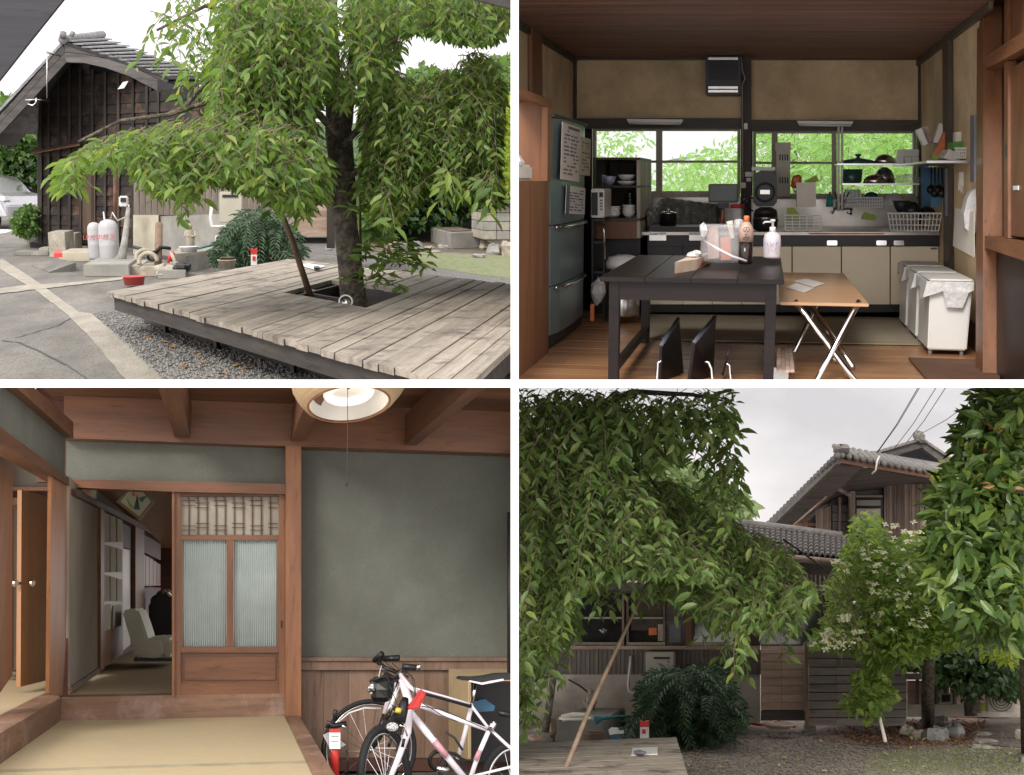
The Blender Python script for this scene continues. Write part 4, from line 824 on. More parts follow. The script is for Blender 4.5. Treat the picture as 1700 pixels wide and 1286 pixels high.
# left pantry cabinet
XP = -1.84
def dp(px, X=XP): return X*2000/(px-1275)
t = thing('pine_pantry', 'knotty pine pantry cabinet with an open shelf at the left of the kitchen', 'cabinet', S.q(XP-.3, ZF, 9.6))
for i in range(4):
    a, b = 8.5+i*.47, 8.5+(i+1)*.47; m = MB(); m.box(XP-.04, XP-random.uniform(0, .006), ZF, .0, a+.004, b-.004); m.build('board', M_pine, t)
m = MB(); m.box(XP-.04, XP+.015, .615, .68, 8.5, 10.4); m.build('top_rail', M_pineh, t); m = MB(); m.box(XP-.04, XP+.01, .0, .614, 10.2, 10.4); m.build('side_post', M_pine, t)
m = MB(); m.box(XP-.6, XP-.045, -.02, .0, 8.5, 10.38); m.build('shelf', M_pineh, t)
for i in range(4): m = MB(); m.box(XP-.6, XP-.56, .0, .65, 8.5+i*.47+.003, 8.5+i*.47+.467); m.build('back_board', M_pine, t)
m = MB(); m.box(XP-.56, XP-.045, ZF, .66, 10.3, 10.38); m.build('end_panel', M_pine, t); m = MB(); m.box(XP-.56, XP-.045, .66, .68, 8.5, 10.38); m.build('top_panel', M_pineh, t)
m = MB(); m.box(XP-.4, XP-.06, .002, .13, 9.1, 9.9); m.build('bread_box', M_paper, label='crumpled pale packet on the open shelf of the pine pantry', cat='packet', bevel=.02)
m = MB(); m.rock(S.q(XP-.2, .11, 8.98), .13, .2, .1, 8); m.rock(S.q(XP-.12, .15, 9.5), .07, .15, .05, 9); m.build('plastic_bag', M_bag, label='clear plastic bag beside the packet in the pantry', cat='bag')
# fridge
t = thing('refrigerator', 'tall blue grey three-door refrigerator with papers stuck on it', 'refrigerator', S.q(XP-.3, ZF, 11.5))
m = MB(); m.box(-2.42, XP-.07, ZF+.03, .55, 10.62, 12.55); m.build('body', mat('fridge_side', (.12, .13, .13), rough=.5), t)
for Z0, Z1 in ((-.385, .545), (-.925, -.395), (ZF+.13, -.935)):
    m = MB(); z = [Z0, Z1]; pr = [(10.6, 0), (10.9, .035), (11.6, .05), (12.3, .035), (12.6, 0)]
    ring = [S.q(XP-.065, Z0, 10.6)]+[S.q(XP-.03+b, Z0, a) for a, b in pr]+[S.q(XP-.065, Z0, 12.6)]
    m.prism(ring, S.U*(Z1-Z0)); m.build('door', M_fridge, t)
for Z in (-.43, -.97): m = MB(); m.tube([S.q(XP+.0+b, Z+.02-.05*abs(b), a) for a, b in [(10.7, 0), (11.0, .05), (11.6, .075), (12.2, .05), (12.5, 0)]], .016, 8); m.build('handle', M_chrome, t)
m = MB(); m.box(-2.4, XP-.03, ZF+.02, ZF+.12, 10.65, 12.5); m.build('kick_plate', M_dark, t); m = MB(); m.box(-2.42, XP+.0, .551, .58, 10.6, 12.6); m.build('top_trim', M_dark, t)
def notice(pts, lab, lines, mt=M_paper, ink=M_ink, head=None, X=XP+.035, cat='notice', name='paper_notice'):
    a, b, c, d = [S.onx(x, y, X) for x, y in pts]; t = thing(name, lab, cat, c); n = (b-a).cross(d-a).normalized(); n = n if n.dot(S.R) > 0 else -n
    m = MB(); m.prism([a, b, c, d], n*.004); m.build('sheet', mt, t); m = MB(); f = lambda u, v: (a*(1-u)+b*u)*(1-v)+(d*(1-u)+c*u)*v+n*.006
    for i in range(lines):
        v = .12+.82*i/lines; u0 = .12; 
        while u0 < .8:
            u1 = min(.9, u0+random.uniform(.08, .3)); 
            if random.random() < .8: m.add([f(u0, v), f(u1, v), f(u1, v+.35/lines), f(u0, v+.35/lines)], [(0, 1, 2, 3)])
            u0 = u1+.06
    m.build('print', ink, t)
    if head: m = MB(); m.add([f(*h) for h in head[:4]], [(0, 1, 2, 3)]); m.build('heading', head[4], t)
notice([(933, 202), (963, 212), (961, 302), (930, 297)], 'large pale paper chart on the upper fridge door', 12, head=((.3, .04), (.95, .04), (.95, .09), (.3, .09), M_ink))
notice([(964, 226), (980, 231), (979, 292), (963, 290)], 'narrow yellowish list right of the large chart on the fridge', 9, mt=mat('yellow_paper', (.6, .58, .42), rough=.8))
notice([(940, 307), (971, 312), (970, 356), (938, 354)], 'white notice with a dark left margin on the upper fridge door', 8, head=((.0, .0), (.16, .0), (.16, 1), (.0, 1), M_ink), mt=M_enam)
# microwave on rack
t = thing('microwave_oven', 'white microwave oven between the fridge and dish cupboard', 'microwave', S.p(992, 362, 12.8))
m = MB(); m.fb(981, 313, 1003, 361, 12.8, .6); m.build('casing', M_enam, t, bevel=.01); m = MB(); m.fb(982, 319, 992, 357, 12.78, .02); m.build('door_window', M_blk, t)
m = MB(); m.fb(995, 319, 1001, 327, 12.78, .02); m.build('display', M_blk, t)
for k in range(4): m = MB(); m.fb(996, 331+k*5, 1000, 333.5+k*5, 12.785, .015); m.build('button', M_ink, t)
t = thing('black_rack', 'black metal rack carrying the microwave', 'rack', S.p(992, 520, 12.8))
for x in (982, 1001): m = MB(); m.fb(x, 361.5, x+3, 530, 12.85, .05); m.build('leg', M_blk, t)
for y in (363, 400, 450): m = MB(); m.fb(985.5, y, 1000.5, y+4, 12.85, .5); m.build('shelf', M_blk, t)
m = MB(); m.tube([S.p(1000, 372, 12.6), S.p(1003, 385, 12.6), S.p(1003, 430, 12.6)], .015, 6); m.build('hook_rail', M_steel, label='thin curved chrome rail hanging beside the black rack', cat='rail')
m = MB(); m.fb(980, 505, 986, 533, 12.2, .05); m.build('spray_can', M_ora, label='small bottle with an orange label at the foot of the fridge', cat='bottle')
m = MB(); m.rock(S.p(992, 485, 12.5), .07, .1, .12, 4); m.build('plastic_bag', M_bag, label='clear carrier bag hanging at the side of the fridge', cat='bag')
# dish cupboard
t = thing('dish_cupboard', 'open wooden dish cupboard stacked with bowls left of the stove', 'cupboard', S.p(1024, 520, 13.4)); Dc = 13.4
for a in ((984, 261, 1063, 265), (984, 308, 1063, 311), (984, 362, 1063, 367)): m = MB(); m.fb(*a, Dc, 1.3); m.build('shelf', M_postk, t)
m = MB(); m.fb(984, 265.2, 990, 395, Dc, 1.3); m.build('side_panel', M_postk, t); m = MB(); m.fb(1057, 265.2, 1063, 395, Dc, 1.3); m.build('side_panel', M_fram, t)
m = MB(); m.fb(990, 265, 1057, 362, Dc+1.2, .05); m.build('back_panel', M_postk, t); m = MB(); m.fb(990.2, 367.2, 1056.8, 396, Dc+.02, .05); m.build('drawer_front', M_redw, t)
m = MB(); m.fb(984, 396.5, 1063, 530, Dc+.2, .5); m.build('lower_cabinet', M_blk, t); m = MB(); m.fb(1063.2, 268, 1078, 390, Dc+1.0, .05); m.build('end_panel', M_fram, t)
def bowl(cx, y, r, h, D, mt, lab, name='bowl', gr=None, up=True, S=S):
    c = S.p(cx, y, D); R_ = r*D/2000; H_ = h*D/2000; pr = [(R_*.4, 0), (R_*.75, H_*.4), (R_, H_), (R_*.95, H_), (R_*.7, H_*.5), (.01, H_*.15)]
    if not up: pr = [(R_, 0), (R_*.92, H_*.45), (R_*.65, H_*.8), (R_*.25, H_), (.01, H_)]
    m = MB(); m.lathe(c, S.U, pr, 20); return m.build(name, mt, label=lab, cat=name.replace('_', ' '), group=gr, S=S)
bowl(1011, 307.5, 12, 15, 13.6, mat('blue_white_china', (.55, .58, .6), (.1, .15, .3), rough=.3, sc=18), 'blue patterned bowl on the top shelf of the dish cupboard')
bowl(1040, 307.5, 16, 7, 13.6, M_enam, 'white plate stack base on the top shelf', 'plate'); bowl(1040, 299, 15, 9, 13.6, M_enam, 'white bowl on the plate on the top shelf')
bowl(1001, 307.5, 5, 17, 13.9, M_enam, 'tall white cup behind the blue patterned bowl', 'cup')
for k in range(4): bowl(1016, 361-k*4, 15, 7, 13.6, M_enam, ('bottom', 'second', 'third', 'top')[k]+' plate of the left stack on the lower shelf', 'plate')
for k in range(3): bowl(1044, 361-k*5, 11.5-k*.3, 11, 13.6, M_enam, ('bottom', 'middle', 'top')[k]+' white bowl of the right stack on the lower shelf')
for k in range(4): bowl(1046, 340-k*5, 10, 4, 14.2, M_steel, ('lowest', 'second', 'third', 'highest')[k]+' dim dish stacked behind the white bowls', 'dish')
# counter
t = thing('kitchen_counter', 'long kitchen counter with steel top, black band and cream doors', 'counter', S.p(1400, 515, 13.6)); Dk = 13.6
m = MB(); m.fb(1060, 385, 1560, 390, Dk-.05, 1.55); m.build('steel_top', M_counter, t)
m = MB(); m.fb(1075, 390.3, 1560, 408, Dk, .1); m.build('drawer_band', M_blk, t)
for a, b in ((1075, 1133), (1134, 1182), (1183, 1231), (1232, 1273), (1274, 1314), (1316, 1396), (1398, 1477), (1479, 1558)):
    if a < 1205: mt, y0 = (M_creamd, 492) ; m = MB(); m.fb(a, 408.3, b, 490, Dk+.02, .05); m.build('oven_front', M_blk, t)
    else: mt, y0 = M_creamd, 409
    m = MB(); m.fb(a, y0, b, 505, Dk+.02, .05); m.build('door', mt, t, bevel=.003)
m = MB(); m.fb(1075, 390.5, 1560, 517, Dk+.1, .3); m.build('carcass', M_dark, t); m = MB(); m.fb(1075, 505.5, 1560, 518, Dk+.05, .04); m.build('kick_plate', M_blk, t)
for x in (1373, 1455, 1484): m = MB(); m.fb(x, 399, x+17, 407, Dk-.03, .03); m.build('drawer_pull', M_chrome, t, bevel=.005)
m = MB(); m.fb(1545, 411, 1556, 413.5, Dk+.0, .02); m.build('maker_badge', M_ink, t); m = MB(); m.fp([(1340, 386.3), (1470, 386.3), (1466, 389), (1345, 389)], Dk-.06, .01); m.build('orange_edge_strip', M_ora, t)  # flat orange strip on the counter's front edge
# stove and foil screen
t = thing('gas_stove', 'black two-burner gas stove under the foil screen', 'stove', S.p(1140, 384, 13.7))
m = MB(); m.fb(1078, 376, 1205, 384.6, 13.65, 1.0); m.build('hob', M_blk, t)
for x in (1108, 1168): m = MB(); m.torus(S.p(x, 375, 14.2), S.U, .09, .012, 20, 6); m.build('burner_grate', M_blk, t)
for x in (1092, 1158): m = MB(); m.fb(x-14, 384.8, x+14, 399, 13.55, .03); m.build('control_panel', M_steel, t)
m = MB(); prev = None; fo = [(1074, 352, 13.9), (1082, 343, 14.2), (1098, 329, 14.7), (1104, 327, 14.75)]+[(1104+k*7, 327+k*.9+(k % 2)*1.2, 14.8+(k % 2)*.06) for k in range(1, 14)]+[(1203, 341, 14.4)]
for i in range(len(fo)-1):
    a, b = fo[i], fo[i+1]; m.hexa([S.p(*a), S.p(*b), S.p(b[0], 378, b[2]), S.p(a[0], 378, a[2])], [S.p(a[0], a[1], a[2]+.01), S.p(b[0], b[1], b[2]+.01), S.p(b[0], 378, b[2]+.01), S.p(a[0], 378, a[2]+.01)])
m.build('foil_screen', M_foil, label='crinkled aluminium foil splash screen round the stove', cat='screen')
t = thing('cooking_pot', 'dark pot with a steel handle knob on the left burner', 'pot', S.p(1109, 374, 14.1)); c = S.p(1109, 374, 14.1); m = MB(); m.lathe(c, S.U, [(.08, 0), (.095, .01), (.098, .13), (.1, .135)], 24); m.build('body', M_blk, t)
m = MB(); m.lathe(c+S.U*.136, S.U, [(.1, 0), (.09, .015), (.02, .03)], 24); m.lathe(c+S.U*.165, S.U, [(.015, 0), (.025, .02), (.01, .03)], 12); m.build('lid', M_steel, t)
m = MB(); m.tube([S.p(1197, 372, 13.9), S.p(1201, 350, 13.9)], .012, 6); m.build('gas_hose', M_ora, label='orange gas hose rising beside the foil screen', cat='hose')
t = thing('small_television', 'small black flat screen standing behind the stove', 'television', S.p(1200, 340, 14.2)); m = MB(); m.fb(1176, 305, 1225, 336, 14.2, .1); m.build('casing', M_blk, t, bevel=.008); m = MB(); m.fb(1178, 307, 1223, 333, 14.19, .005); m.build('screen', mat('dark_screen', (.01, .03, .03), rough=.1), t); m = MB(); m.fb(1192, 336.5, 1210, 345, 14.22, .08); m.build('foot', M_blk, t)
def lathe_thing(name, lab, cat, cx, y, D, parts, S=S):
    c = S.p(cx, y, D); t = thing(name, lab, cat, c); k = D/2000
    for nm, mt, pr in parts: m = MB(); m.lathe(c, S.U, [(r*k, h*k) for r, h in pr], 24); m.build(nm, mt, t, S=S)
    return t
lathe_thing('food_canister', 'clear canister with a red lid beside the television', 'canister', 1223, 372, 13.9, [('jar', M_clear, [(10, 0), (11, 2), (11, 24), (10, 26)]), ('lid', M_red, [(11.5, 26), (11.5, 31), (9, 32)])])
lathe_thing('rice_cooker', 'black rice cooker standing on the counter behind the soy bottle', 'rice cooker', 1270, 383, 13.75, [('body', M_blk, [(15, 0), (19, 4), (20, 18), (19, 26)]), ('lid', M_dark, [(19, 26.5), (17, 34), (9, 38)]), ('band', M_chrome, [(20.3, 20), (20.3, 22)])])
t = thing('coffee_machine', 'tall black rounded appliance above the rice cooker', 'appliance', S.p(1270, 340, 14))
m = MB(); m.fp([(1250, 300), (1254, 287), (1262, 283), (1280, 283), (1287, 288), (1290, 300), (1290, 335), (1284, 342), (1256, 342), (1250, 335)], 14, .45); m.build('casing', M_blk, t); m = MB(); m.torus(S.p(1270, 319, 13.98), S.F, .1, .012, 24, 6); m.build('ring', M_dark, t); m = MB(); m.fb(1262, 315, 1278, 322, 13.97, .02); m.build('badge', M_steel, t)
m = MB(); m.fb(1248, 277, 1287, 282.5, 14.2, .4); m.build('appliance_tray', M_enam, label='pale tray lid on top of the tall black appliance', cat='tray')
# hanging cutting board holder
t = thing('hanging_letter_rack', 'cream hanging rack with slots between the two sliding panes', 'rack', S.p(1300, 330, 14.8))
m = MB(); m.fb(1289, 247, 1312, 326, 14.8, .05); m.build('back_board', M_beige, t); m = MB(); m.fb(1287, 236, 1313, 249, 14.78, .05); m.build('top_board', M_beige, t)
for k in range(4): m = MB(); m.fb(1294+k*4.2, 256, 1296+k*4.2, 266, 14.79, .01); m.build('slot', M_dark, t)
for k in range(4): m = MB(); m.fb(1294+k*4.2, 294, 1296+k*4.2, 304, 14.79, .01); m.build('slot', M_dark, t)
# shelves rack over sink
t = thing('pan_shelf', 'two-tier steel shelf across the right kitchen window', 'shelf', S.p(1460, 325, 14.4))
for y, x0, x1 in ((271, 1390, 1527), (304, 1398, 1527)): m = MB(); m.fb(x0, y, x1, y+2.5, 14.3, .6); m.build('shelf_plate', M_steel, t)
for x in (1392, 1398): m = MB(); m.tube([S.p(x, 350, 14.4), S.p(x, 210, 14.4)], .014, 8); m.build('upright', M_enam, t)
def pot(cx, y, r, h, mt, lab, knob=True, D=14.45, cat='pan', name='casserole_pan'):
    k = D/2000; c = S.p(cx, y, D); t = thing(name, lab, cat, c); m = MB(); m.lathe(c, S.U, [(r*.82*k, 0), (r*.96*k, h*.15*k), (r*k, h*k)], 24); m.build('body', mt, t)
    if knob: m = MB(); m.lathe(c+S.U*h*k, S.U, [(r*1.02*k, 0), (r*.9*k, 3*k), (r*.3*k, 6*k), (2.5*k, 7*k), (2.5*k, 9*k), (5*k, 10*k), (5*k, 12*k), (2*k, 13*k)], 24); m.build('lid', mt, t)
    return t
pot(1424, 271, 25, 2, M_grn, 'wide dark green shallow pan with a knobbed lid on the top shelf')
pot(1414, 304, 16, 22, M_grn, 'tall dark green enamel pot on the lower shelf', knob=False, cat='pot', name='tall_pot')
bowl(1468, 271, 17, 14, 14.45, M_steel, 'steel mixing bowl upside down on the top shelf', 'mixing_bowl', up=False)
bowl(1452, 304, 18, 14, 14.3, M_steel, 'steel bowl upside down at the front of the lower shelf', 'mixing_bowl', up=False); bowl(1467, 304, 17, 25, 14.6, M_steel, 'tall steel bowl behind the other on the lower shelf', 'mixing_bowl', up=False)
bowl(1506, 303, 22, 14, 14.4, M_clear, 'clear glass lid lying on the lower shelf', 'glass_cover', up=False)
for i, (x, y, nm) in enumerate(((1489, 271, 'lower left'), (1502, 271, 'lower middle'), (1514, 271, 'lower right'), (1491, 259, 'upper left'), (1503, 259, 'upper middle'), (1514, 259, 'upper right'))):
    m = MB(); m.fb(x, y-11.5, x+11.4, y, 14.4, .2); m.build('paper_box', M_enam, label=nm+' small white box in the pile on the pan shelf', cat='box', group='white boxes piled on the shelf', bevel=.004)
# corner shelf with items
t = thing('corner_shelf', 'grey corner shelf on the right wall crowded with boxes', 'shelf', S.q(1.75, .18, 12.6)); m = MB(); m.box(1.36, 1.78, .155, .175, 11.3, 14.3); m.build('shelf_board', M_steel, t)
M_pk = mat('pink_carton', (.6, .3, .25), (.55, .5, .45), rough=.5, sc=25)
def carton(pts, D, mt, lab, name='wrap_box', cat='box', t_=.15, txt=None):
    m = MB(); m.fp(pts, D, t_); o = m.build(name, mt, label=lab, cat=cat)
carton([(1522, 215), (1530, 212), (1541, 238), (1533, 242)], 13, M_enam, 'white and pink wrap box leaning left in the corner shelf'); carton([(1530, 211), (1540, 209), (1549, 234), (1542, 238)], 13.2, M_pk, 'pink wrap box leaning beside the white one')
carton([(1560, 204), (1568, 207), (1560, 238), (1549, 236)], 13, M_paper, 'tall pale wrap box leaning right in the wire tray'); carton([(1568, 219), (1581, 222), (1566, 258), (1551, 257)], 12.8, M_ora, 'orange wrap box leaning right on the corner shelf')
carton([(1583, 235), (1615, 233), (1615, 246), (1583, 247)], 12, mat('green_tray', (.08, .3, .03), rough=.5), 'bright green plastic tray at the right of the corner shelf', 'plastic_tray', 'tray', .4); carton([(1586, 219), (1607, 218), (1607, 234), (1586, 235)], 12.1, M_paper, 'cream carton on the green tray', 'carton', 'carton')
carton([(1604, 228), (1614, 227), (1614, 233), (1604, 234)], 12.0, M_red, 'small red packet on the green tray', 'packet', 'packet'); carton([(1547, 258), (1558, 257), (1559, 266), (1548, 266)], 12.6, M_lime, 'small lime green carton lying on the corner shelf', 'carton', 'carton')
carton([(1566, 262), (1576, 247), (1590, 252), (1612, 259), (1612, 264), (1580, 266)], 12.2, M_paper, 'heap of folded papers on the corner shelf', 'paper_pile', 'papers', .5)
def wire_basket(S, x0, x1, y0, y1, D, dep, lab, nx=14, ny=3, inset=5, r=.006, dz=4, top=None):
    t = thing('wire_basket', lab, 'basket', S.p((x0+x1)/2, y1, D)); m = MB()
    def q(u, v, w): i = inset*v; return S.p(x0+i+(x1-x0-2*i)*u, y0+(y1-y0)*v, D+dep*w)
    for v in [k/ny for k in range(ny+1)]:
        m.tube([q(0, v, 0), q(1, v, 0), q(1, v, 1), q(0, v, 1), q(0, v, 0)], r*(1.6 if v == 0 else 1), 5)
    m.build('rims', M_white2, t, S=S); m = MB()
    for k in range(nx+1):
        u = k/nx; m.tube([q(u, 0, 0), q(u, 1, 0), q(u, 1, 1), q(u, 0, 1)], r, 4)
    for k in range(1, 6): w = k/6; m.tube([q(0, 0, w), q(0, 1, w), q(1, 1, w), q(1, 0, w)], r, 4)
    m.build('wires', M_white2, t, S=S); return t
wire_basket(S, 1474, 1563, 354, 383, 13.4, .8, 'big white wire basket full of dark pans at the right end of the counter')
wire_basket(S, 1303, 1364, 357, 382, 13.4, .9, 'low white wire drying rack left of the sink taps', nx=5, ny=5, inset=1); wire_basket(S, 1586, 1616, 246, 262, 11.8, .4, 'small white wire tray on the corner shelf', nx=9, ny=3, inset=1)
wire_basket(S, 1398, 1465, 328, 344, 14.5, .4, 'steel dish drainer full of plates behind the taps', nx=16, ny=3, inset=1)
bowl(1496, 352, 14, 18, 13.7, M_dark, 'grey blue plate standing in the wire basket', 'plate'); bowl(1514, 356, 15, 20, 13.6, M_blk, 'black frying pan in the wire basket', 'frying_pan', up=False); bowl(1537, 357, 15, 14, 13.7, M_blk, 'second black pan at the right in the wire basket', 'frying_pan', up=False); bowl(1484, 343, 17, 22, 14.3, M_clear, 'large glass bowl behind the wire basket', 'glass_bowl', up=False); bowl(1446, 330, 13, 11, 14.6, M_grn, 'green bowl upturned in the dish drainer', up=False)
for k in range(4): m = MB(); m.lathe(S.p(1404+k*6, 326, 14.6+.02*k), (S.F*.5+S.R), [(.01, 0), (.08, .01), (.085, .015)], 18); m.build('plate', M_enam, label=('first', 'second', 'third', 'fourth')[k]+' white plate from the left standing in the dish drainer', cat='plate', group='plates standing in the drainer')
# taps
t = thing('sink_tap', 'chrome double tap on the wall over the sink', 'tap', S.p(1399, 352, 14.6))
m = MB(); m.tube([S.p(1383, 346, 14.6), S.p(1416, 346, 14.6)], .018, 8); m.tube([S.p(1386, 346, 14.6), S.p(1382, 353, 14.4), S.p(1379, 350, 14.4)], .014, 8); m.tube([S.p(1413, 346, 14.6), S.p(1413, 355, 14.4), S.p(1406, 352, 14.4)], .014, 8); m.build('pipe', M_chrome, t)
for x in (1387, 1411): m = MB(); m.lathe(S.p(x, 345, 14.55), S.U, [(.018, 0), (.03, .02), (.03, .045), (.02, .05)], 12); m.build('handle', M_white2, t)
carton([(1432, 356), (1436, 351), (1458, 358), (1454, 366), (1430, 364)], 14.3, M_lime, 'yellow green sponge cloth over the sink edge', 'sponge', 'sponge', .05)
carton([(1322, 303), (1354, 302), (1355, 343), (1323, 344)], 14.0, M_paper, 'brown paper bag standing by the sink window', 'paper_bag', 'bag', .2); m = MB(); m.rock(S.p(1323, 301, 14.3), .07, .07, .07, 5); m.build('orange_container', M_ora, label='round orange container on the sill behind the paper bag', cat='container')
carton([(1335, 301), (1355, 290), (1360, 300), (1345, 306)], 14.2, M_lime, 'lime green cloth on the sill beside the orange container', 'cloth', 'cloth', .05); carton([(1306, 345), (1318, 344), (1330, 358), (1330, 368), (1306, 366)], 13.7, M_lime, 'green chopping mat leaning in the low drying rack', 'chopping_mat', 'mat', .02)
lathe_thing('detergent_bottle', 'orange and teal detergent bottle behind the taps', 'bottle', 1377, 343, 14.6, [('body', mat('teal_plastic', (.03, .3, .27), rough=.4), [(5, 0), (5.5, 2), (5, 16), (2, 20)]), ('cap', M_ora, [(2, 20), (2, 24)])])
m = MB()
for k in range(5): a = random.uniform(-.05, .05); m.tube([S.p(1391+k*1.5, 345, 14.5), S.p(1386+k*6, 318-k % 2*4, 14.5)], .006, 5)
m.build('kitchen_utensils', M_blk, label='bunch of dark utensils standing behind the taps', cat='utensils')
lathe_thing('utensil_jar', 'steel jar holding the utensils', 'jar', 1394, 346, 14.52, [('jar', M_steel, [(7, 0), (7.5, 14), (7, 14), (6.5, 1)])])
# right wall hangings
t = thing('ladle_rail', 'rail on the right wall with hanging black ladles', 'rail', S.q(1.8, .1, 13)); m = MB(); m.tube([S.p(1543, 276, 13.6), S.p(1583, 277, 12.5)], .01, 6); m.build('rail', M_steel, t)
for k, x in enumerate((1546, 1552, 1558, 1564)):
    m = MB(); c = S.p(x, 312+k % 2*5, 13.2-k*.1); m.tube([S.p(x, 277, 13.3-k*.1), c], .009, 6); m.lathe(c-S.U*.02, (S.U*.2-S.F), [(.01, 0), (.045, .01), (.05, .03)], 14); m.build('ladle', M_blk, label=('leftmost', 'second', 'third', 'rightmost')[k]+' black ladle hanging from the rail on the right wall', cat='ladle', group='ladles on the rail')
carton([(1529, 276), (1545, 278), (1545, 350), (1530, 348)], 14.2, M_blue, 'blue towel hanging in the right corner', 'blue_towel', 'towel', .04); carton([(1569, 280), (1583, 280), (1585, 358), (1569, 358)], 12.6, M_ink, 'grey towel hanging on the right wall', 'grey_towel', 'towel', .03); carton([(1545, 282), (1568, 284), (1568, 340), (1546, 344)], 13.4, M_blue, 'blue cloth behind the black ladles', 'blue_cloth', 'cloth', .02)
# gloves: palm + fingers
def glove(S, x, y, D, lab, s=1.0, mt=M_paper):
    t = thing('rubber_glove', lab, 'glove', S.p(x, y+30, D)); m = MB(); k = D/2000*s
    m.tube([S.p(x, y, D), S.p(x+1, y+12, D), S.p(x+1, y+24, D)], [6*k, 7*k, 8*k], 12); m.build('cuff_and_palm', mt, t)
    for j, (dx, ln) in enumerate(((-7, 9), (-3, 13), (1, 14), (5, 13), (9, 8))): m = MB(); m.tube([S.p(x+1+dx*.7, y+22, D), S.p(x+dx, y+22+ln, D)], [2.2*k, 1.5*k], 8); m.build('finger', mt, t)
glove(S, 1598, 285, 12, 'cream rubber glove hanging on the right wall')
M_bagw = mat('white_carrier_bag', (.62, .62, .62), (.5, .5, .5), rough=.4, sc=8, bs=.6, bsc=18, bd=.03)
m = MB(); m.fp([(1606, 330), (1612, 318), (1620, 312), (1622, 386), (1612, 388), (1602, 378), (1600, 355)], 11.2, .2); m.build('carrier_bag', M_bagw, label='white carrier bag hanging at the right pillar', cat='bag')
notice([(1585, 345), (1617, 352), (1617, 427), (1582, 408)], 'printed calendar sheet on the right wall above the bins', 14, X=1.73, cat='calendar', name='wall_calendar'); 
t = thing('rolled_screen', 'thin grey vertical panel edge on the right wall', 'panel', S.p(1618, 300, 11.0)); m = MB(); m.fb(1617, 190, 1622, 302, 11.0, .2); m.build('panel', M_ink, t)
# vent fan, tubes, switches
t = thing('ventilation_fan', 'black louvred ventilation fan high on the kitchen wall', 'fan', S.p(1200, 158, 15)); m = MB(); m.fb(1171, 93, 1230, 157, DB-.35, .3); m.build('housing', M_blk, t, bevel=.01)
for k in range(9): m = MB(); m.fb(1176, 100+k*3.6, 1225, 102.2+k*3.6, DB-.38, .03); m.build('louvre', M_dark, t)
for y0 in (95, 143, 149): m = MB(); m.fb(1176, y0, 1225, y0+4, DB-.39, .03); m.build('trim_strip', M_steel, t)
m = MB(); m.tube([S.p(1231, 90, 14.95), S.p(1232, 115, 14.9), S.p(1237, 130, 14.9), S.p(1232, 140, 14.95), S.p(1233, 300, 15)], .008, 6); m.build('cord', M_fram, label='grey power cord running down the middle post', cat='cord')
for x0, x1, y, lab in ((1040, 1134, 197, 'left fluorescent light fixture above the window'), (1323, 1417, 200, 'right fluorescent light fixture above the window')):
    t = thing('fluorescent_light', lab, 'light', S.p((x0+x1)/2, y+8, 14.9), 'fluorescent fixtures over the windows'); m = MB(); m.fp([(x0, y), (x1, y+1), (x1-3, y+7), (x0+3, y+6)], DB-.3, .16); m.build('reflector', M_enam, t); m = MB(); m.tube([S.p(x0+4, y+7, DB-.3), S.p(x1-4, y+8, DB-.3)], .015, 8); m.build('tube', M_enam, t)
for x, y, w, h, lab in ((1235, 204, 6, 10, 'small white wall switch below the lintel on the middle post'), (1237, 285, 11, 8, 'white socket with a red lamp on the middle post'), (1239, 295, 8, 6, 'white plug under the socket'), (1229, 303, 9, 9, 'lower white socket left of the black appliance')):
    m = MB(); m.fb(x, y, x+w, y+h, DB-.2, .05); m.build('wall_socket', M_enam, label=lab, cat='socket', bevel=.004)
m = MB(); m.tube([S.p(1230, 338, 14.3), S.p(1236, 330, 14.6), S.p(1243, 334, 14.4), S.p(1240, 345, 14.4), S.p(1250, 350, 14.3)], .01, 6); m.build('cable', M_blk, label='tangled black cable between television and rice cooker', cat='cable')
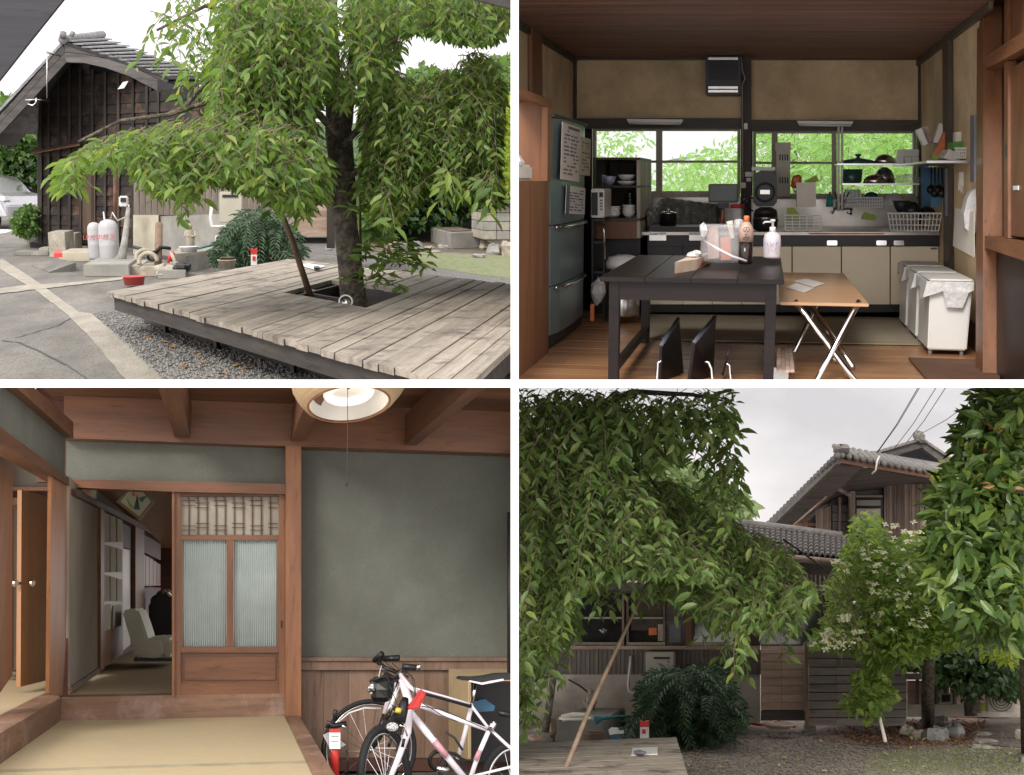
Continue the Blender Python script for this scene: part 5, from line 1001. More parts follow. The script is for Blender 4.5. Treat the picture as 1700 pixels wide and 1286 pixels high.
# bins
def tbox(mb, X0, X1, Z0, Z1, D0, D1, tp=.94):
    cx, cd = (X0+X1)/2, (D0+D1)/2; f = lambda X, Z, D, k: S.q(cx+(X-cx)*k, Z, cd+(D-cd)*k)
    a = [f(X0, Z1, D0, 1), f(X1, Z1, D0, 1), f(X1, Z1, D1, 1), f(X0, Z1, D1, 1)]; b = [f(X0, Z0, D0, tp), f(X1, Z0, D0, tp), f(X1, Z0, D1, tp), f(X0, Z0, D1, tp)]; mb.hexa(a, b)
for D0, D1, lab in ((10.9, 11.65, 'nearest white wheeled bin of the three'), (11.8, 12.5, 'middle white wheeled bin of the three'), (12.65, 13.3, 'farthest white wheeled bin, by the counter')):
    X0 = 1.40; t = thing('waste_bin', lab, 'bin', S.q(1.57, ZF, (D0+D1)/2), 'white wheeled bins along the right wall')
    m = MB(); tbox(m, X0, 1.745, ZF+.05, -.86, D0, D1); m.build('body', M_enam, t, bevel=.012); m = MB(); tbox(m, X0-.012, 1.75, -.855, -.83, D0-.02, D1+.02, 1.0); m.build('lid', M_white2, t, bevel=.01)
    m = MB(); q = lambda X, Z, D: S.q(X, Z, D)
    zs = [-.93, -1.0, -.95, -.91]; pts = [q(X0-.02, -.85, D1), q(X0-.02, -.97, D1), q(X0-.03, -.92, (D0+D1)/2), q(X0-.05, -1.02, D0+.1), q(X0-.03, -.93, D0), q(X0-.02, -.85, D0)]; m.prism(pts, -S.R*.012)
    pts = [q(X0-.03, -.85, D0-.035), q(X0-.06, -.99, D0-.03), q(X0+.04, -.955, D0-.045), q(X0+.1, -.93, D0-.05), q(X0+.14, -1.07, D0-.04), q(X0+.27, -1.075, D0-.04), q(X0+.31, -.94, D0-.05), q(1.75, -.92, D0-.04), q(1.75, -.85, D0-.035)]; m.prism(pts, S.F*.012); m.build('bin_bag', M_bagw, t)
    for X in (X0+.04, 1.70):
        for D in (D0+.08, D1-.08): m = MB(); m.lathe(S.q(X-.015, ZF+.025, D), S.R, [(.005, 0), (.024, .002), (.024, .028), (.005, .03)], 12); m.build('caster', M_clear, t)
# rug, mat
def kg(x, y, h=0): return S.g(x, y, h)
M_rug = wood('woven_grey_rug', (.3, .26, .19), (.22, .19, .14), S.R, sc=14, rough=.95, piece=.02)
m = MB(); m.prism([kg(1080, 523, .01), kg(1496, 528, .01), kg(1527, 573, .01), kg(1150, 566, .01), kg(1062, 560, .01)], S.U*.012); m.build('woven_rug', M_rug, label='long woven beige rug on the floor before the counter', cat='rug')
m = MB(); m.prism([kg(1508, 595, .01), kg(1660, 600, .01), kg(1660, 640, .01), kg(1546, 640, .01)], S.U*.012); m.build('brown_mat', mat('brown_mat', (.12, .06, .035), rough=.9), label='dark brown mat on the floor at the right front', cat='mat')
# bin by table
t = thing('pedal_bin', 'round stainless pedal bin behind the left table leg', 'bin', S.p(1034, 526, 12.8)); k = 12.8/2000; c = S.p(1033, 524, 12.8)
m = MB(); m.lathe(c, S.U, [(27*k, 0), (28*k, 4*k), (28*k, 80*k)], 32); m.build('body', M_steel, t); m = MB(); m.lathe(c+S.U*80*k, S.U, [(28.5*k, 0), (28.5*k, 8*k), (24*k, 18*k), (10*k, 22*k)], 32); m.build('lid', M_enam, t)
# dining table
t = thing('dining_table', 'dark espresso dining table in the middle of the kitchen', 'table', S.q(-.5, ZF, 10)); X0, X1, D0, D1, Z = -1.18, .138, 8.75, 11.45, -.69
for a, b in ((X0, X0+.33), (X0+.33, X0+.66), (X0+.66, X0+.99), (X0+.99, X1)): m = MB(); m.box(a+.001, b-.001, Z-.035, Z, D0, D1); m.build('top_board', M_espr, t, bevel=.004)
m = MB(); m.box(X0+.07, X1-.05, Z-.17, Z-.037, D0+.06, D0+.1); m.build('apron', M_espr, t); m = MB(); m.box(X0+.07, X1-.05, Z-.17, Z-.037, D1-.1, D1-.06); m.build('apron', M_espr, t)
for xa in (X0+.09, X1-.11): m = MB(); m.box(xa, xa+.03, Z-.17, Z-.037, D0+.16, D1-.16); m.build('apron', M_espr, t); m = MB(); m.box(xa-.005, xa+.045, ZF+.1, ZF+.16, D0+.16, D1-.16); m.build('stretcher', M_espr, t)
for xa in (X0+.065, X1-.125):
    for da in (D0+.05, D1-.25): m = MB(); m.box(xa, xa+.075, ZF, Z-.036, da, da+.1); m.build('leg', M_espr, t, bevel=.004)
# folding side table
t = thing('folding_table', 'folding table with tan top and crossed chrome legs', 'table', S.q(.5, ZF, 11)); m = MB(); m.box(.128, .80, -.965, -.94, 9.7, 12.9); m.build('top', wood('tan_laminate', (.52, .31, .17), (.46, .27, .14), S.R, rough=.35, piece=.02, bs=.03), t, bevel=.004)
for a, b in (((1320, 500, 9.8), (1421, 634, 9.35)), ((1426, 500, 9.8), (1354, 634, 9.2)), ((1366, 482, 11.4), (1318, 586, 10.8)), ((1330, 482, 11.4), (1416, 610, 9.9))):
    m = MB(); p_, q_ = S.p(*a), S.p(*b); m.tube([p_, p_*.97+q_*.03, q_], .022, 12); m.build('leg', M_chrome, t)
m = MB(); m.tube([S.p(1382, 592, 9.6), S.p(1392, 600, 9.6)], .03, 10); m.build('pivot', M_steel, t)
for pts, lab in (([(1305, 478), (1322, 471), (1352, 479), (1336, 486)], 'lower folded white leaflet on the tan table'), ([(1318, 467), (1338, 463), (1370, 471), (1352, 477)], 'upper folded white leaflet on the tan table')):
    m = MB(); m.prism([S.g(x, y, .563) for x, y in pts], S.U*.006); m.build('leaflet', M_enam, label=lab, cat='leaflet')
# items on dining table
tz = S.E-.69
def on(x, y): return S.g(x, y, tz+.001)
a = on(1120, 458); t = thing('tissue_box', 'white and orange tissue box on the left of the dark table', 'tissue box', a)
A0 = on(1120, 454); B0 = on(1156, 448); C0 = on(1180, 435); D_ = A0+(C0-B0); h = S.U*.085
m = MB(); m.hexa([A0+h, B0+h, C0+h, D_+h], [A0, B0, C0, D_]); m.build('carton', mat('tissue_carton', (.68, .62, .55), (.6, .45, .32), rough=.6, sc=4), t)
m = MB(); nr = (B0-A0).cross(S.U).normalized(); m.prism([B0+(C0-B0)*.05+h*.1-nr*0, B0+(C0-B0)*.5+h*.1, B0+(C0-B0)*.95+h*.35, B0+(C0-B0)*.3+h*.4], S.R*.003); m.build('orange_wave', M_ora, t)
cc = (A0+B0+C0+D_)/4+h; m = MB(); m.rock(cc+S.U*.015, .05, .12, .035, 6); m.rock(cc+S.U*.03+S.R*.02, .04, .05, .02, 9); m.build('tissue', M_enam, t)
def bottle(S, x, y, D, lab, parts): return lathe_thing('bottle', lab, 'bottle', x, y, D, parts, S)
bt = bottle(S, 1237, 438, 9.7, 'dark soy sauce bottle with an orange cap in the plastic bag', [('body', mat('soy_brown', (.02, .012, .01), rough=.15), [(10, 0), (11.5, 3), (11.5, 36)]), ('upper_body', mat('soy_label', (.5, .38, .3), (.4, .25, .2), rough=.4), [(11.8, 36), (11.8, 56), (9, 62), (5, 68)]), ('cap', M_ora, [(4.5, 68), (4.5, 77), (3.5, 78)])])
text('の\nみ', S.p(1239, 388, 9.62), S.R, S.U, .06, M_blk, bt)
bt = bottle(S, 1281, 428, 10.4, 'white pump bottle of hand soap at the right of the dark table', [('body', mat('soap_white', (.7, .66, .7), (.65, .6, .68), rough=.3), [(13, 0), (14, 3), (14, 30), (12.5, 38), (6, 42)]), ('neck', M_enam, [(5, 42), (5, 50)]), ('pump', M_enam, [(2, 50), (2, 58), (4, 59), (4, 62)])])
text('ハンド', S.p(1281, 405, 10.31), S.R, S.U, .045, M_blue, bt); text('ソープ', S.p(1281, 414, 10.31), S.R, S.U, .03, M_pink, bt); m = MB(); m.tube([S.p(1281, 368, 10.4), S.p(1270, 368, 10.4), S.p(1267, 371, 10.4)], .008, 6); m.build('spout', M_enam, bt)
t = thing('shopping_bag', 'see-through plastic shopping bag with groceries on the dark table', 'bag', on(1200, 436))
c = S.p(1203, 434, 9.9); k = 9.9/2000; m = MB(); n = 20; pr = [(32, 0), (36, 6), (35, 25), (34, 45), (35, 55), (38, 60)]; m.lathe(c, S.U, [(r*k, z*k) for r, z in pr], 22, squash=1.2); m.build('bag_skin', M_clear, t)
m = MB(); m.tube([S.p(1170, 400, 9.7), S.p(1190, 412, 9.6), S.p(1215, 425, 9.6), S.p(1240, 433, 9.6)], [.006, .012, .012, .008], 6); m.rock(S.p(1168, 382, 9.8), .03, .05, .05, 3); m.rock(S.p(1226, 372, 9.9), .04, .05, .04, 7); m.build('bag_folds', M_bag, t)
carton([(1172, 378), (1192, 376), (1194, 428), (1176, 430)], 9.95, M_pk, 'red carton inside the plastic bag', 'carton', 'carton', .1); carton([(1196, 395), (1212, 393), (1214, 430), (1197, 432)], 9.9, M_ora, 'orange pack inside the plastic bag', 'carton', 'carton', .1); carton([(1206, 368), (1216, 366), (1219, 395), (1213, 396)], 10.0, M_paper, 'pale pack standing up in the plastic bag', 'carton', 'carton', .1)
# folding chairs (backs leaning), stool
def fchair(pts, D, thick, legs, lab):
    t = thing('folding_chair', lab, 'chair', S.p(pts[-1][0], 640, D), 'black folding chairs leaning under the table'); m = MB(); m.prism([S.p(x, y, D+dd) for x, y, dd in pts], S.R*thick); m.build('backrest', M_espr, t, bevel=.006); m = MB(); a_, b_ = [S.p(x, y, D+dd) for x, y, dd in pts[:2]]; m.tube([a_+S.R*thick*.5, b_+S.R*thick*.5], thick*.8, 8); m.build('top_edge', mat('chair_edge', (.1, .11, .14), rough=.3), t)
    for l in legs: m = MB(); m.tube([S.p(x, y, D) for x, y in l], .012, 8); m.build('frame_tube', M_chrome, t)
fchair([(1124, 529, .6), (1095, 573, 0), (1091, 640, 0), (1133, 640, .5)], 9.0, .02, [[(1098, 598), (1092, 602), (1090, 640)]], 'leftmost black folding chair leaning under the table')
fchair([(1185, 526, .6), (1150, 568, 0), (1139, 640, 0), (1180, 640, .4)], 9.0, .02, [[(1170, 600), (1176, 601), (1181, 612), (1183, 640)]], 'middle black folding chair leaning under the table')
fchair([(1211, 575, .3), (1207, 588, 0), (1197, 622, 0), (1200, 624, .2)], 9.2, .006, [[(1204, 602), (1211, 606), (1214, 640)]], 'rightmost thin folding chair seen edge on under the table')
t = thing('step_stool', 'low pale slatted step stool at the foot of the dining table', 'stool', S.p(1304, 640, 9.3))
for k in range(4): m = MB(); m.prism([S.g(1289+k*7.6, 618, .12), S.g(1296+k*7.6, 618, .12), S.g(1296+k*6.2, 578, .12), S.g(1290+k*6.2, 578, .12)], S.U*.02); m.build('slat', M_plk, t)
m = MB(); m.box(.06, .2, ZF, ZF+.115, 9.15, 9.2); m.build('front_board', M_enam, t)
# =====================================================================
# JAPANESE ROOM with bicycles in the entrance
# =====================================================================
S = LR; CUR[0] = S
DL = 10.15; ZU = S.ZA(300, 1155, DL); ZL = S.ZA(300, 1192, DL); ZG = -1.4; XS = S.XA(101, 1170, DL); XW = S.XA(108, 1000, DL); XT = S.XA(472, 1192, DL)
M_gpl = mat('grey_green_plaster', (.155, .163, .138), (.128, .134, .113), rough=.95, sc=3, bs=.6, bsc=90, bd=.006, big=.1, bsz=1.6, fine=.25, fsc=140)
M_tau = mat('taupe_plaster', (.36, .32, .26), (.3, .27, .22), rough=.95, sc=2)
M_red_v = wood('red_cedar_upright', (.27, .12, .055), (.155, .068, .033), S.U, sc=9, rough=.4, piece=.08)
M_red_h = wood('red_cedar_rail', (.21, .093, .044), (.12, .052, .027), S.R, sc=9, rough=.4, piece=.08)
M_red_f = wood('red_cedar_beam', (.18, .082, .044), (.1, .046, .027), S.F, sc=8, rough=.5, piece=.08)
M_org = wood('orange_lit_cedar', (.42, .2, .09), (.29, .125, .055), S.U, sc=6, rough=.4, piece=.05)  # cedar with the warm light on it put into the colour
M_step = wood('worn_step_beam', (.27, .16, .1), (.145, .08, .05), S.R, sc=8, rough=.6, stain=(.35, .26, .22), sa=.4, piece=.05, ssc=3)
M_stepf = wood('worn_step_beam_side', (.27, .16, .1), (.155, .085, .052), S.F, sc=8, rough=.6, stain=(.35, .26, .22), sa=.3, piece=.05, ssc=3)
M_tat = wood('tatami_straw', (.5, .41, .25), (.43, .345, .205), S.R, sc=60, rough=.8, str_=.3, piece=.03, bs=.3, stain=(.43, .36, .23), sa=.35, ssc=2)
M_hem = mat('tatami_hem', (.36, .31, .2), rough=.9); M_ceil3 = wood('cedar_ceiling_board', (.2, .095, .05), (.11, .052, .03), S.R, sc=5, rough=.5, piece=.12)
M_wain = wood('grained_wainscot', (.24, .155, .105), (.135, .083, .056), S.U, sc=6, rough=.5, str_=.1, piece=.08)
M_door = wood('brown_door_veneer', (.36, .18, .08), (.26, .125, .055), S.U, sc=4, rough=.35, piece=.02)
M_shoji = mat('shoji_paper', (.7, .68, .58), (.66, .64, .55), rough=.9)
M_rib = mat('frosted_glass', (.34, .4, .38), (.3, .36, .34), rough=.2, sp=.6)
M_cedar_d = wood('dark_cedar', (.12, .05, .035), (.07, .03, .02), S.R, rough=.5)
# floors
m = MB(); m.box(-1.6, .6, ZL-.15, ZL-.03, 5.6, DL+.02); fl = struct(m, 'room_floor', M_step)
hl_ = [6.3, 7.35, 7.41, DL]
for a, b, mt, nm in ((5.7, 7.24, M_tat, 'tatami_mat'), (7.35, DL, M_tat, 'tatami_mat'), (7.243, 7.347, M_hem, 'tatami_hem')):
    m = MB(); m.box(XS+.004, XT, ZL-.03, ZL+(.0 if 'hem' not in nm else .002), a+.003, b-.003); m.build(nm, mt, fl)
m = MB(); m.box(-3.4, XS-.2, ZU-.2, ZU, 6.6, DL+4); uf = struct(m, 'upper_floor', M_tat); m = MB(); m.box(XW-.1, 1.4, ZU-.2, ZU-.002, DL+.25, DL+16); m.build('tatami_mat', M_tat, uf)
m = MB(); m.box(XS-.2, XS, ZL-.2, ZU+.004, 6.0, DL+.25); m.build('step_beam', M_stepf, uf)
m = MB(); m.box(XS+.002, XT+.003, ZL-.2, ZU+.006, DL, DL+.24); m.build('step_beam', M_step, uf)
m = MB(); m.box(XT+.002, XT+.11, ZL-.3, ZL+.012, 5.7, DL-.02); m.build('border_beam', M_stepf, uf)
m = MB(); m.box(.4, 3.6, ZG-.1, ZG, 5.6, 10.9); ef = struct(m, 'entrance_floor', M_conc)
m = MB(); m.box(XT+.005, XT+.09, ZG, ZL-.31, 5.7, DL); m.build('step_riser', M_stepf, ef)
# far wall above and right
w3 = thing('plaster_wall', 'grey green plaster wall above a wood wainscot behind the bicycles', 'wall', S.q(1.5, ZG, 10.3)); Q = lambda nm, mt, x0, y0, x1, y1, D=10.3, t=.1, p_=None: (lambda m: m.build(nm, mt, p_ or w3))(MB().fb(x0, y0, x1, y1, D, t))
Q('plaster_panel', M_gpl, 498, 735, 900, 1092)
Q('wainscot_rail', M_wain, 498, 1091, 900, 1097, D=10.2); Q('wainscot_rail', M_wain, 498, 1097.5, 900, 1112, D=10.23)
for a, b in ((498, 537), (537.5, 578), (578.5, 622), (622.5, 664), (664.5, 705), (705.5, 748), (748.5, 790), (790.5, 850)): Q('wainscot_board', M_wain, a, 1112.5, b, 1259, D=10.28)
Q('base_board', M_cedar_d, 498, 1259.5, 900, 1280, D=10.2)
Q('plaster_panel', M_gpl, 110, 724, 474, 806, D=10.2)
Q('wall_core', M_cedar_d, 490, 700, 900, 1290, D=10.42); Q('wall_core', M_cedar_d, 60, 560, 920, 800, D=10.33)
m = MB(); m.fp([(106, 655), (870, 668), (870, 753), (475, 740), (106, 727)], 10.02, .25); m.build('head_beam', M_red_h, w3)
m = MB(); m.fp([(108, 795), (474, 803), (474, 820), (290, 816), (108, 808)], 10.08, .2); m.build('door_lintel', M_red_h, w3)
m = MB(); m.fb(474, 738, 500, 1197, 10.03, .25); m.build('post', M_red_v, w3)
# left wall plane

def lq(x, y, X=XW): return S.onx(x, y, X)
lw3 = thing('left_partition', 'grey plaster strip over an open doorway on the left side of the room', 'wall', S.q(XW, ZU, 9))
def lpoly(nm, mt, pts, off=0.0, t=.1): m = MB(); m.prism([lq(x, y)+S.R*off for x, y in pts], -S.R*t); return m.build(nm, mt, lw3)
lpoly('plaster_panel', M_gpl, [(-60, 590), (108, 722), (108, 801), (-60, 680)]); lpoly('head_beam', M_red_f, [(-60, 560), (-60, 585), (108, 727), (108, 700)], .06, .2); lpoly('nageshi_rail', M_red_f, [(-60, 672), (108, 793), (108, 806), (-60, 705)], .03, .12)
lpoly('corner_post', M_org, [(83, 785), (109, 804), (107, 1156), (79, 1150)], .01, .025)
m = MB(); m.fp([(90, 655), (114, 655), (112, 1156), (88, 1156)], 10.3, .05); m.build('corner_filler', M_cedar_d, lw3)
# ceiling and joists
m = MB(); m.box(-1.5, 3.4, 1.63, 1.75, 7.0, 10.6); c3 = struct(m, 'room_ceiling', M_cedar_d)
for i in range(6): a = 7.2+i*.55; m = MB(); m.box(-1.45, 3.4, 1.6-.002*(i % 2), 1.628, a+.006, a+.545); m.build('ceiling_board', M_ceil3, c3)
for x0, x1, y in ((290, 316, 725), (483, 505, 732), (672, 692, 739)):
    A_ = S.p(x0, y, 10.0); B_ = S.p(x1, y, 10.0); m = MB(); m.prism([A_, B_, B_+S.U*.26, A_+S.U*.26], -S.F*3.0); m.build('joist', M_red_f, c3)
# room behind the opening
br = thing('inner_room_wall', 'taupe wall with shoji panels of the inner room behind the doorway', 'wall', S.q(-1.35, ZU, 14)); XI = XW+.03
def ip(nm, mt, x0, yt0, yb0, x1, yt1, yb1, off=0.0, t=.05):
    m = MB(); m.prism([S.onx(x0, yt0, XI)+S.R*off, S.onx(x1, yt1, XI)+S.R*off, S.onx(x1, yb1, XI)+S.R*off, S.onx(x0, yb0, XI)+S.R*off], -S.R*t); return m.build(nm, mt, br)
ip('plaster_panel', M_tau, 115, 790, 1152, 162, 840, 1115); ip('skirting', M_step, 115, 1140, 1150, 162, 1108, 1116, .02)
ip('nageshi_rail', M_cedar_d, 118, 812, 822, 270, 888, 897, .04); ip('post', M_red_v, 162, 838, 1113, 168, 842, 1110, .03)
ip('transom_plaster', M_tau, 162, 770, 838, 300, 870, 905, -.01)
ip('shoji_frame', M_door, 168, 843, 1109, 205, 866, 1084, -.005, .03)
for a, b in ((172, 181), (183, 192), (194, 202)): 
    for u, v in ((852, 900), (903, 950), (953, 998)): ip('shoji_pane', M_shoji, a, u+(a-172)*.3, v-(a-172)*.02, b, u+(b-172)*.3, v-(b-172)*.02, .004, .004)
for a, b in ((170, 183), (187, 201)): ip('shoji_pane', M_shoji, a, 1005, 1048-(a-170)*.3, b, 1003, 1048-(b-170)*.3, .004, .004)
ip('door_opening', M_dark, 206, 868, 908, 221, 876, 912, -.02); ip('pale_doorway', M_enam, 207, 910, 1080, 219, 913, 1070, -.02); ip('post', M_red_v, 221, 872, 1075, 236, 880, 1060, .03)  # flat panels for the opening: dark above, its brightness painted white below
for k in range(5): ip('panel_board', M_door, 237+k*6.2, 918+k*4, 972, 242.6+k*6.2, 921+k*4, 972, -.01)
ip('carved_transom', M_cedar_d, 237, 885, 915, 268, 903, 930, -.012); ip('dark_dado', M_cedar_d, 237, 975, 1060, 268, 975, 1035, -.01)
m = MB(); m.box(XI-.35, XI-.2, ZU-.1, 1.5, 13.2, 26); m.build('wall_core', M_cedar_d, br)
m = MB(); m.fb(240, 700, 320, 1090, 25, .1); m.build('end_wall', M_cedar_d, br); m = MB(); m.box(XI-.3, 1.2, 1.0, 1.05, 10.4, 25); m.build('low_ceiling', M_door, br)
t = thing('framed_picture', 'square framed flower picture tilted like a diamond over the doorway', 'picture', S.p(225, 862, 11.6)); fr_ = [(226, 797), (257, 832), (232, 863), (193, 833)]
m = MB(); m.fp(fr_, 11.6, .04); m.build('frame', mat('gold_frame', (.3, .22, .1), rough=.5), t); m = MB(); m.fp([(225, 802), (251, 832), (231, 857), (200, 832)], 11.585, .01); m.build('canvas', mat('pale_canvas', (.6, .58, .42), (.5, .55, .4), rough=.8, sc=20), t)
for pts, mt in (([(222, 845), (228, 820), (232, 846)], M_grn), ([(215, 840), (208, 824), (224, 846)], M_lime), ([(230, 826), (245, 822), (235, 834)], mat('teal_paint', (.1, .25, .22), rough=.8)), ([(218, 822), (222, 814), (225, 824)], M_ora)): m = MB(); m.fp(pts, 11.578, .004); m.build('painted_flower', mt, t)
# legless chair
t = thing('floor_chair', 'pale green legless floor chair in the inner room', 'chair', S.p(250, 1098, 14.2)); M_chair = mat('sage_leather', (.74, .75, .6), (.68, .69, .54), rough=.5, bs=.2, bsc=20)
m = MB(); m.fp([(203, 1014), (210, 1011), (228, 1010), (232, 1018), (240, 1040), (247, 1063), (240, 1090), (224, 1092), (216, 1060), (208, 1034)], 14.2, 1.3); m.build('backrest', M_chair, t, bevel=.03); m = MB(); m.fp([(226, 1062), (268, 1058), (286, 1060), (287, 1090), (262, 1096), (228, 1093)], 14.3, 1.2); m.build('seat', M_chair, t, bevel=.03)
m = MB(); m.fp([(228, 1066), (262, 1062), (270, 1066), (270, 1090), (262, 1093), (232, 1091)], 14.1, .15); m.build('armrest', M_chair, t, bevel=.03); m = MB(); m.fb(222, 1092, 286, 1098, 14.25, 1.1); m.build('base', M_blk, t)
m = MB(); m.fp([(248, 1055), (246, 1000), (256, 985), (275, 975), (292, 990), (292, 1058)], 19, .6); m.build('dark_equipment', M_blk, label='dark pile of equipment behind the floor chair', cat='equipment', bevel=.05); m = MB(); m.tube([S.p(268, 985, 18.8), S.p(276, 979, 18.8), S.p(283, 990, 18.8)], .03, 6); m.build('steel_hook', M_chrome, label='small bright handle on the dark equipment', cat='hook')
# sliding door
t = thing('sliding_door', 'reddish sliding door with ribbed glass panes and a lattice top', 'door', S.p(380, 1155, 10.15)); Dd = 10.16
def dd(nm, mt, x0, y0, x1, y1, D=Dd, th=.06, par=None, bv=0): m = MB(); m.fb(x0, y0, x1, y1, D, th); return m.build(nm, mt, par or t, bevel=bv)
dd('stile', M_red_v, 290, 817, 300, 1155); dd('stile', M_red_v, 463, 820, 473, 1155); dd('rail', M_red_h, 300.3, 817, 462.7, 824); dd('rail', M_red_h, 300.3, 888, 462.7, 896); dd('stile', M_red_v, 376, 896.3, 388, 1073)
dd('rail', M_red_h, 300.3, 1073.3, 462.7, 1083); dd('rail', M_red_h, 300.3, 1134, 462.7, 1155); dd('lower_panel', M_red_h, 300.3, 1083.3, 462.7, 1133.7, D=Dd+.035, th=.03); dd('raised_panel', M_red_h, 306, 1090, 458, 1129, D=Dd+.018, th=.016, bv=.004)
dd('stile', M_red_v, 300.3, 896.3, 303, 1073); dd('stile', M_red_v, 460, 896.3, 462.7, 1073)
for a, b in ((303.2, 375.8), (388.2, 459.8)):
    pn = dd('pane', M_rib, a, 896.5, b, 1073, D=Dd+.05, th=.01); n = 20
    m = MB()
    for k in range(n): x = a+(b-a)*(k+.5)/n; m.tube([S.p(x, 897, Dd+.05), S.p(x, 1072.5, Dd+.05)], .0055, 6)
    m.build('glass_rib', M_rib, pn, kind='stuff')
dd('lattice_paper', mat('beige_lattice_paper', (.36, .33, .27), (.31, .28, .23), rough=.9), 300.3, 824.3, 462.7, 887.7, D=Dd+.05, th=.01)  # darker beige than the shoji paper
for x in (313, 328, 343, 358, 373, 388, 403, 418, 433, 448): dd('lattice_bar', M_cedar_d, x, 824.5, x+1.5, 887.5, D=Dd+.03, th=.015)
for i, x in enumerate((303, 325, 355, 385, 415, 445)):
    o = 0 if i % 2 else 4
    for y in (834-o, 842-o, 868+o, 875+o): dd('lattice_bar', M_cedar_d, x, y, min(x+22, 461), y+1.4, D=Dd+.026, th=.003)
dd('finger_pull', M_blk, 466, 1030, 469, 1042, D=Dd-.006, th=.01); dd('side_jamb', M_red_v, 285.5, 810, 289.6, 1156, D=Dd-.04, th=.1, par=w3)
# open brown door at the left
t = thing('brown_door', 'plain brown door standing open in the left doorway', 'door', S.p(58, 1140, 11)); m = MB(); pts = [S.p(36, 813, 10.7), S.p(95, 828, 11.8), S.p(95, 1125, 11.8), S.p(34, 1140, 10.7)]; m.prism(pts, -S.R*.04+S.F*.04); m.build('leaf', M_door, t)
m = MB(); c = S.p(50, 968, 10.85); m.lathe(c, (-S.F+S.R*.3), [(.012, 0), (.012, .06), (.03, .08), (.028, .11), (.01, .12)], 16); m.build('handle', M_chrome, t); m = MB(); c = S.p(34, 968, 10.7); m.lathe(c, (-S.F-S.R*.8), [(.012, 0), (.012, .03), (.03, .05), (.028, .08), (.01, .09)], 16); m.build('handle', M_chrome, t)
ld = thing('left_bay_wall', 'orange-lit cedar frame and beige wall seen through the left doorway', 'wall', S.p(30, 1115, 12.4))
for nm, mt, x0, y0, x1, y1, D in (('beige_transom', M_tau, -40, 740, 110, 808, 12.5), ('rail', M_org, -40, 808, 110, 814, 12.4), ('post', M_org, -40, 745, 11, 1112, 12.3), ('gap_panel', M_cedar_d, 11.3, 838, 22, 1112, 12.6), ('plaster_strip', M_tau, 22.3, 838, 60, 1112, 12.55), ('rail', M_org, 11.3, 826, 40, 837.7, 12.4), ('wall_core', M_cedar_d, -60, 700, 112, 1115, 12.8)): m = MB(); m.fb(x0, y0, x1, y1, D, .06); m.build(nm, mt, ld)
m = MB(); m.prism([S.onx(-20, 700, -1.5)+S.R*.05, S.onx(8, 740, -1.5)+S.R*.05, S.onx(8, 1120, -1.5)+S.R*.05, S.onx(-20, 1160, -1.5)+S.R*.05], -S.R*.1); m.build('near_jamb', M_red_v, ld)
# lamp
LC = S.p(580, 648, 7.6); k = 7.6/2000; t = thing('ceiling_lamp', 'round woven paper ceiling lamp with a white ring inside', 'lamp', LC)
M_lshade = mat('woven_paper_shade', (.62, .46, .28), (.56, .4, .24), rough=.7, trans=0); M_lin = mat('lamp_reflector', (.75, .74, .7), (.72, .7, .66), rough=.5, emit=(1, .97, .92, .03)); M_lt = mat('lamp_ring', (.8, .8, .8), rough=.4, emit=(1, .98, .96, .45))
cb = S.p(578, 668, 7.6); SQ = 3.0
m = MB(); m.lathe(cb, S.U, [(64*k, -5*k), (70*k, -4*k), (84*k, 12*k), (92*k, 26*k), (94*k, 40*k), (90*k, 62*k)], 48, e=S.R, squash=SQ); 
m2 = MB()
vs, fs = m.v, m.f[:-2]; m.f = fs; m.sm = m.sm[:-2]; m.build('shade', M_lshade, t)
for r_, h_ in ((73, 0), (77, 5), (81, 10), (85, 15), (88, 20), (91, 26), (93, 33)): m = MB(); m.torus(cb+S.U*h_*k, S.U, r_*k+.001, .0035, 48, 5, e=S.R, sq=SQ); m.build('shade_hoop', M_lshade, t)
m = MB(); m.torus(cb-S.U*5*k, S.U, 65*k, .007, 48, 6, e=S.R, sq=SQ); m.build('lower_rim', M_org, t)
m = MB(); m.lathe(cb, S.U, [(63*k, -3*k), (60*k, 8*k), (55*k, 22*k), (54*k, 23*k), (.01, 24*k)], 40, e=S.R, squash=SQ); m.f = m.f[:-2]; m.sm = m.sm[:-2]; m.build('reflector', M_lin, t)
m = MB(); m.torus(cb+S.U*17*k, S.U, 34*k, .03, 40, 10, e=S.R, sq=SQ); m.build('light_ring', M_lt, t)
m = MB(); m.tube([S.p(577, 640, 7.3), S.p(577, 722, 7.3), S.p(576, 800, 7.3)], .0022, 5); m.build('pull_cord', M_dark, t); m = MB(); m.tube([S.p(575.5, 799, 7.3), S.p(575.5, 807, 7.3)], .005, 8); m.build('cord_knob', M_blk, t)
pl = bpy.data.lights.new('lamp_light', 'POINT'); pl.energy = 3; pl.color = (1, .86, .68); pl.shadow_soft_size = .25; po = bpy.data.objects.new('lamp_light', pl); COL.objects.link(po); po.location = cb-S.U*.12
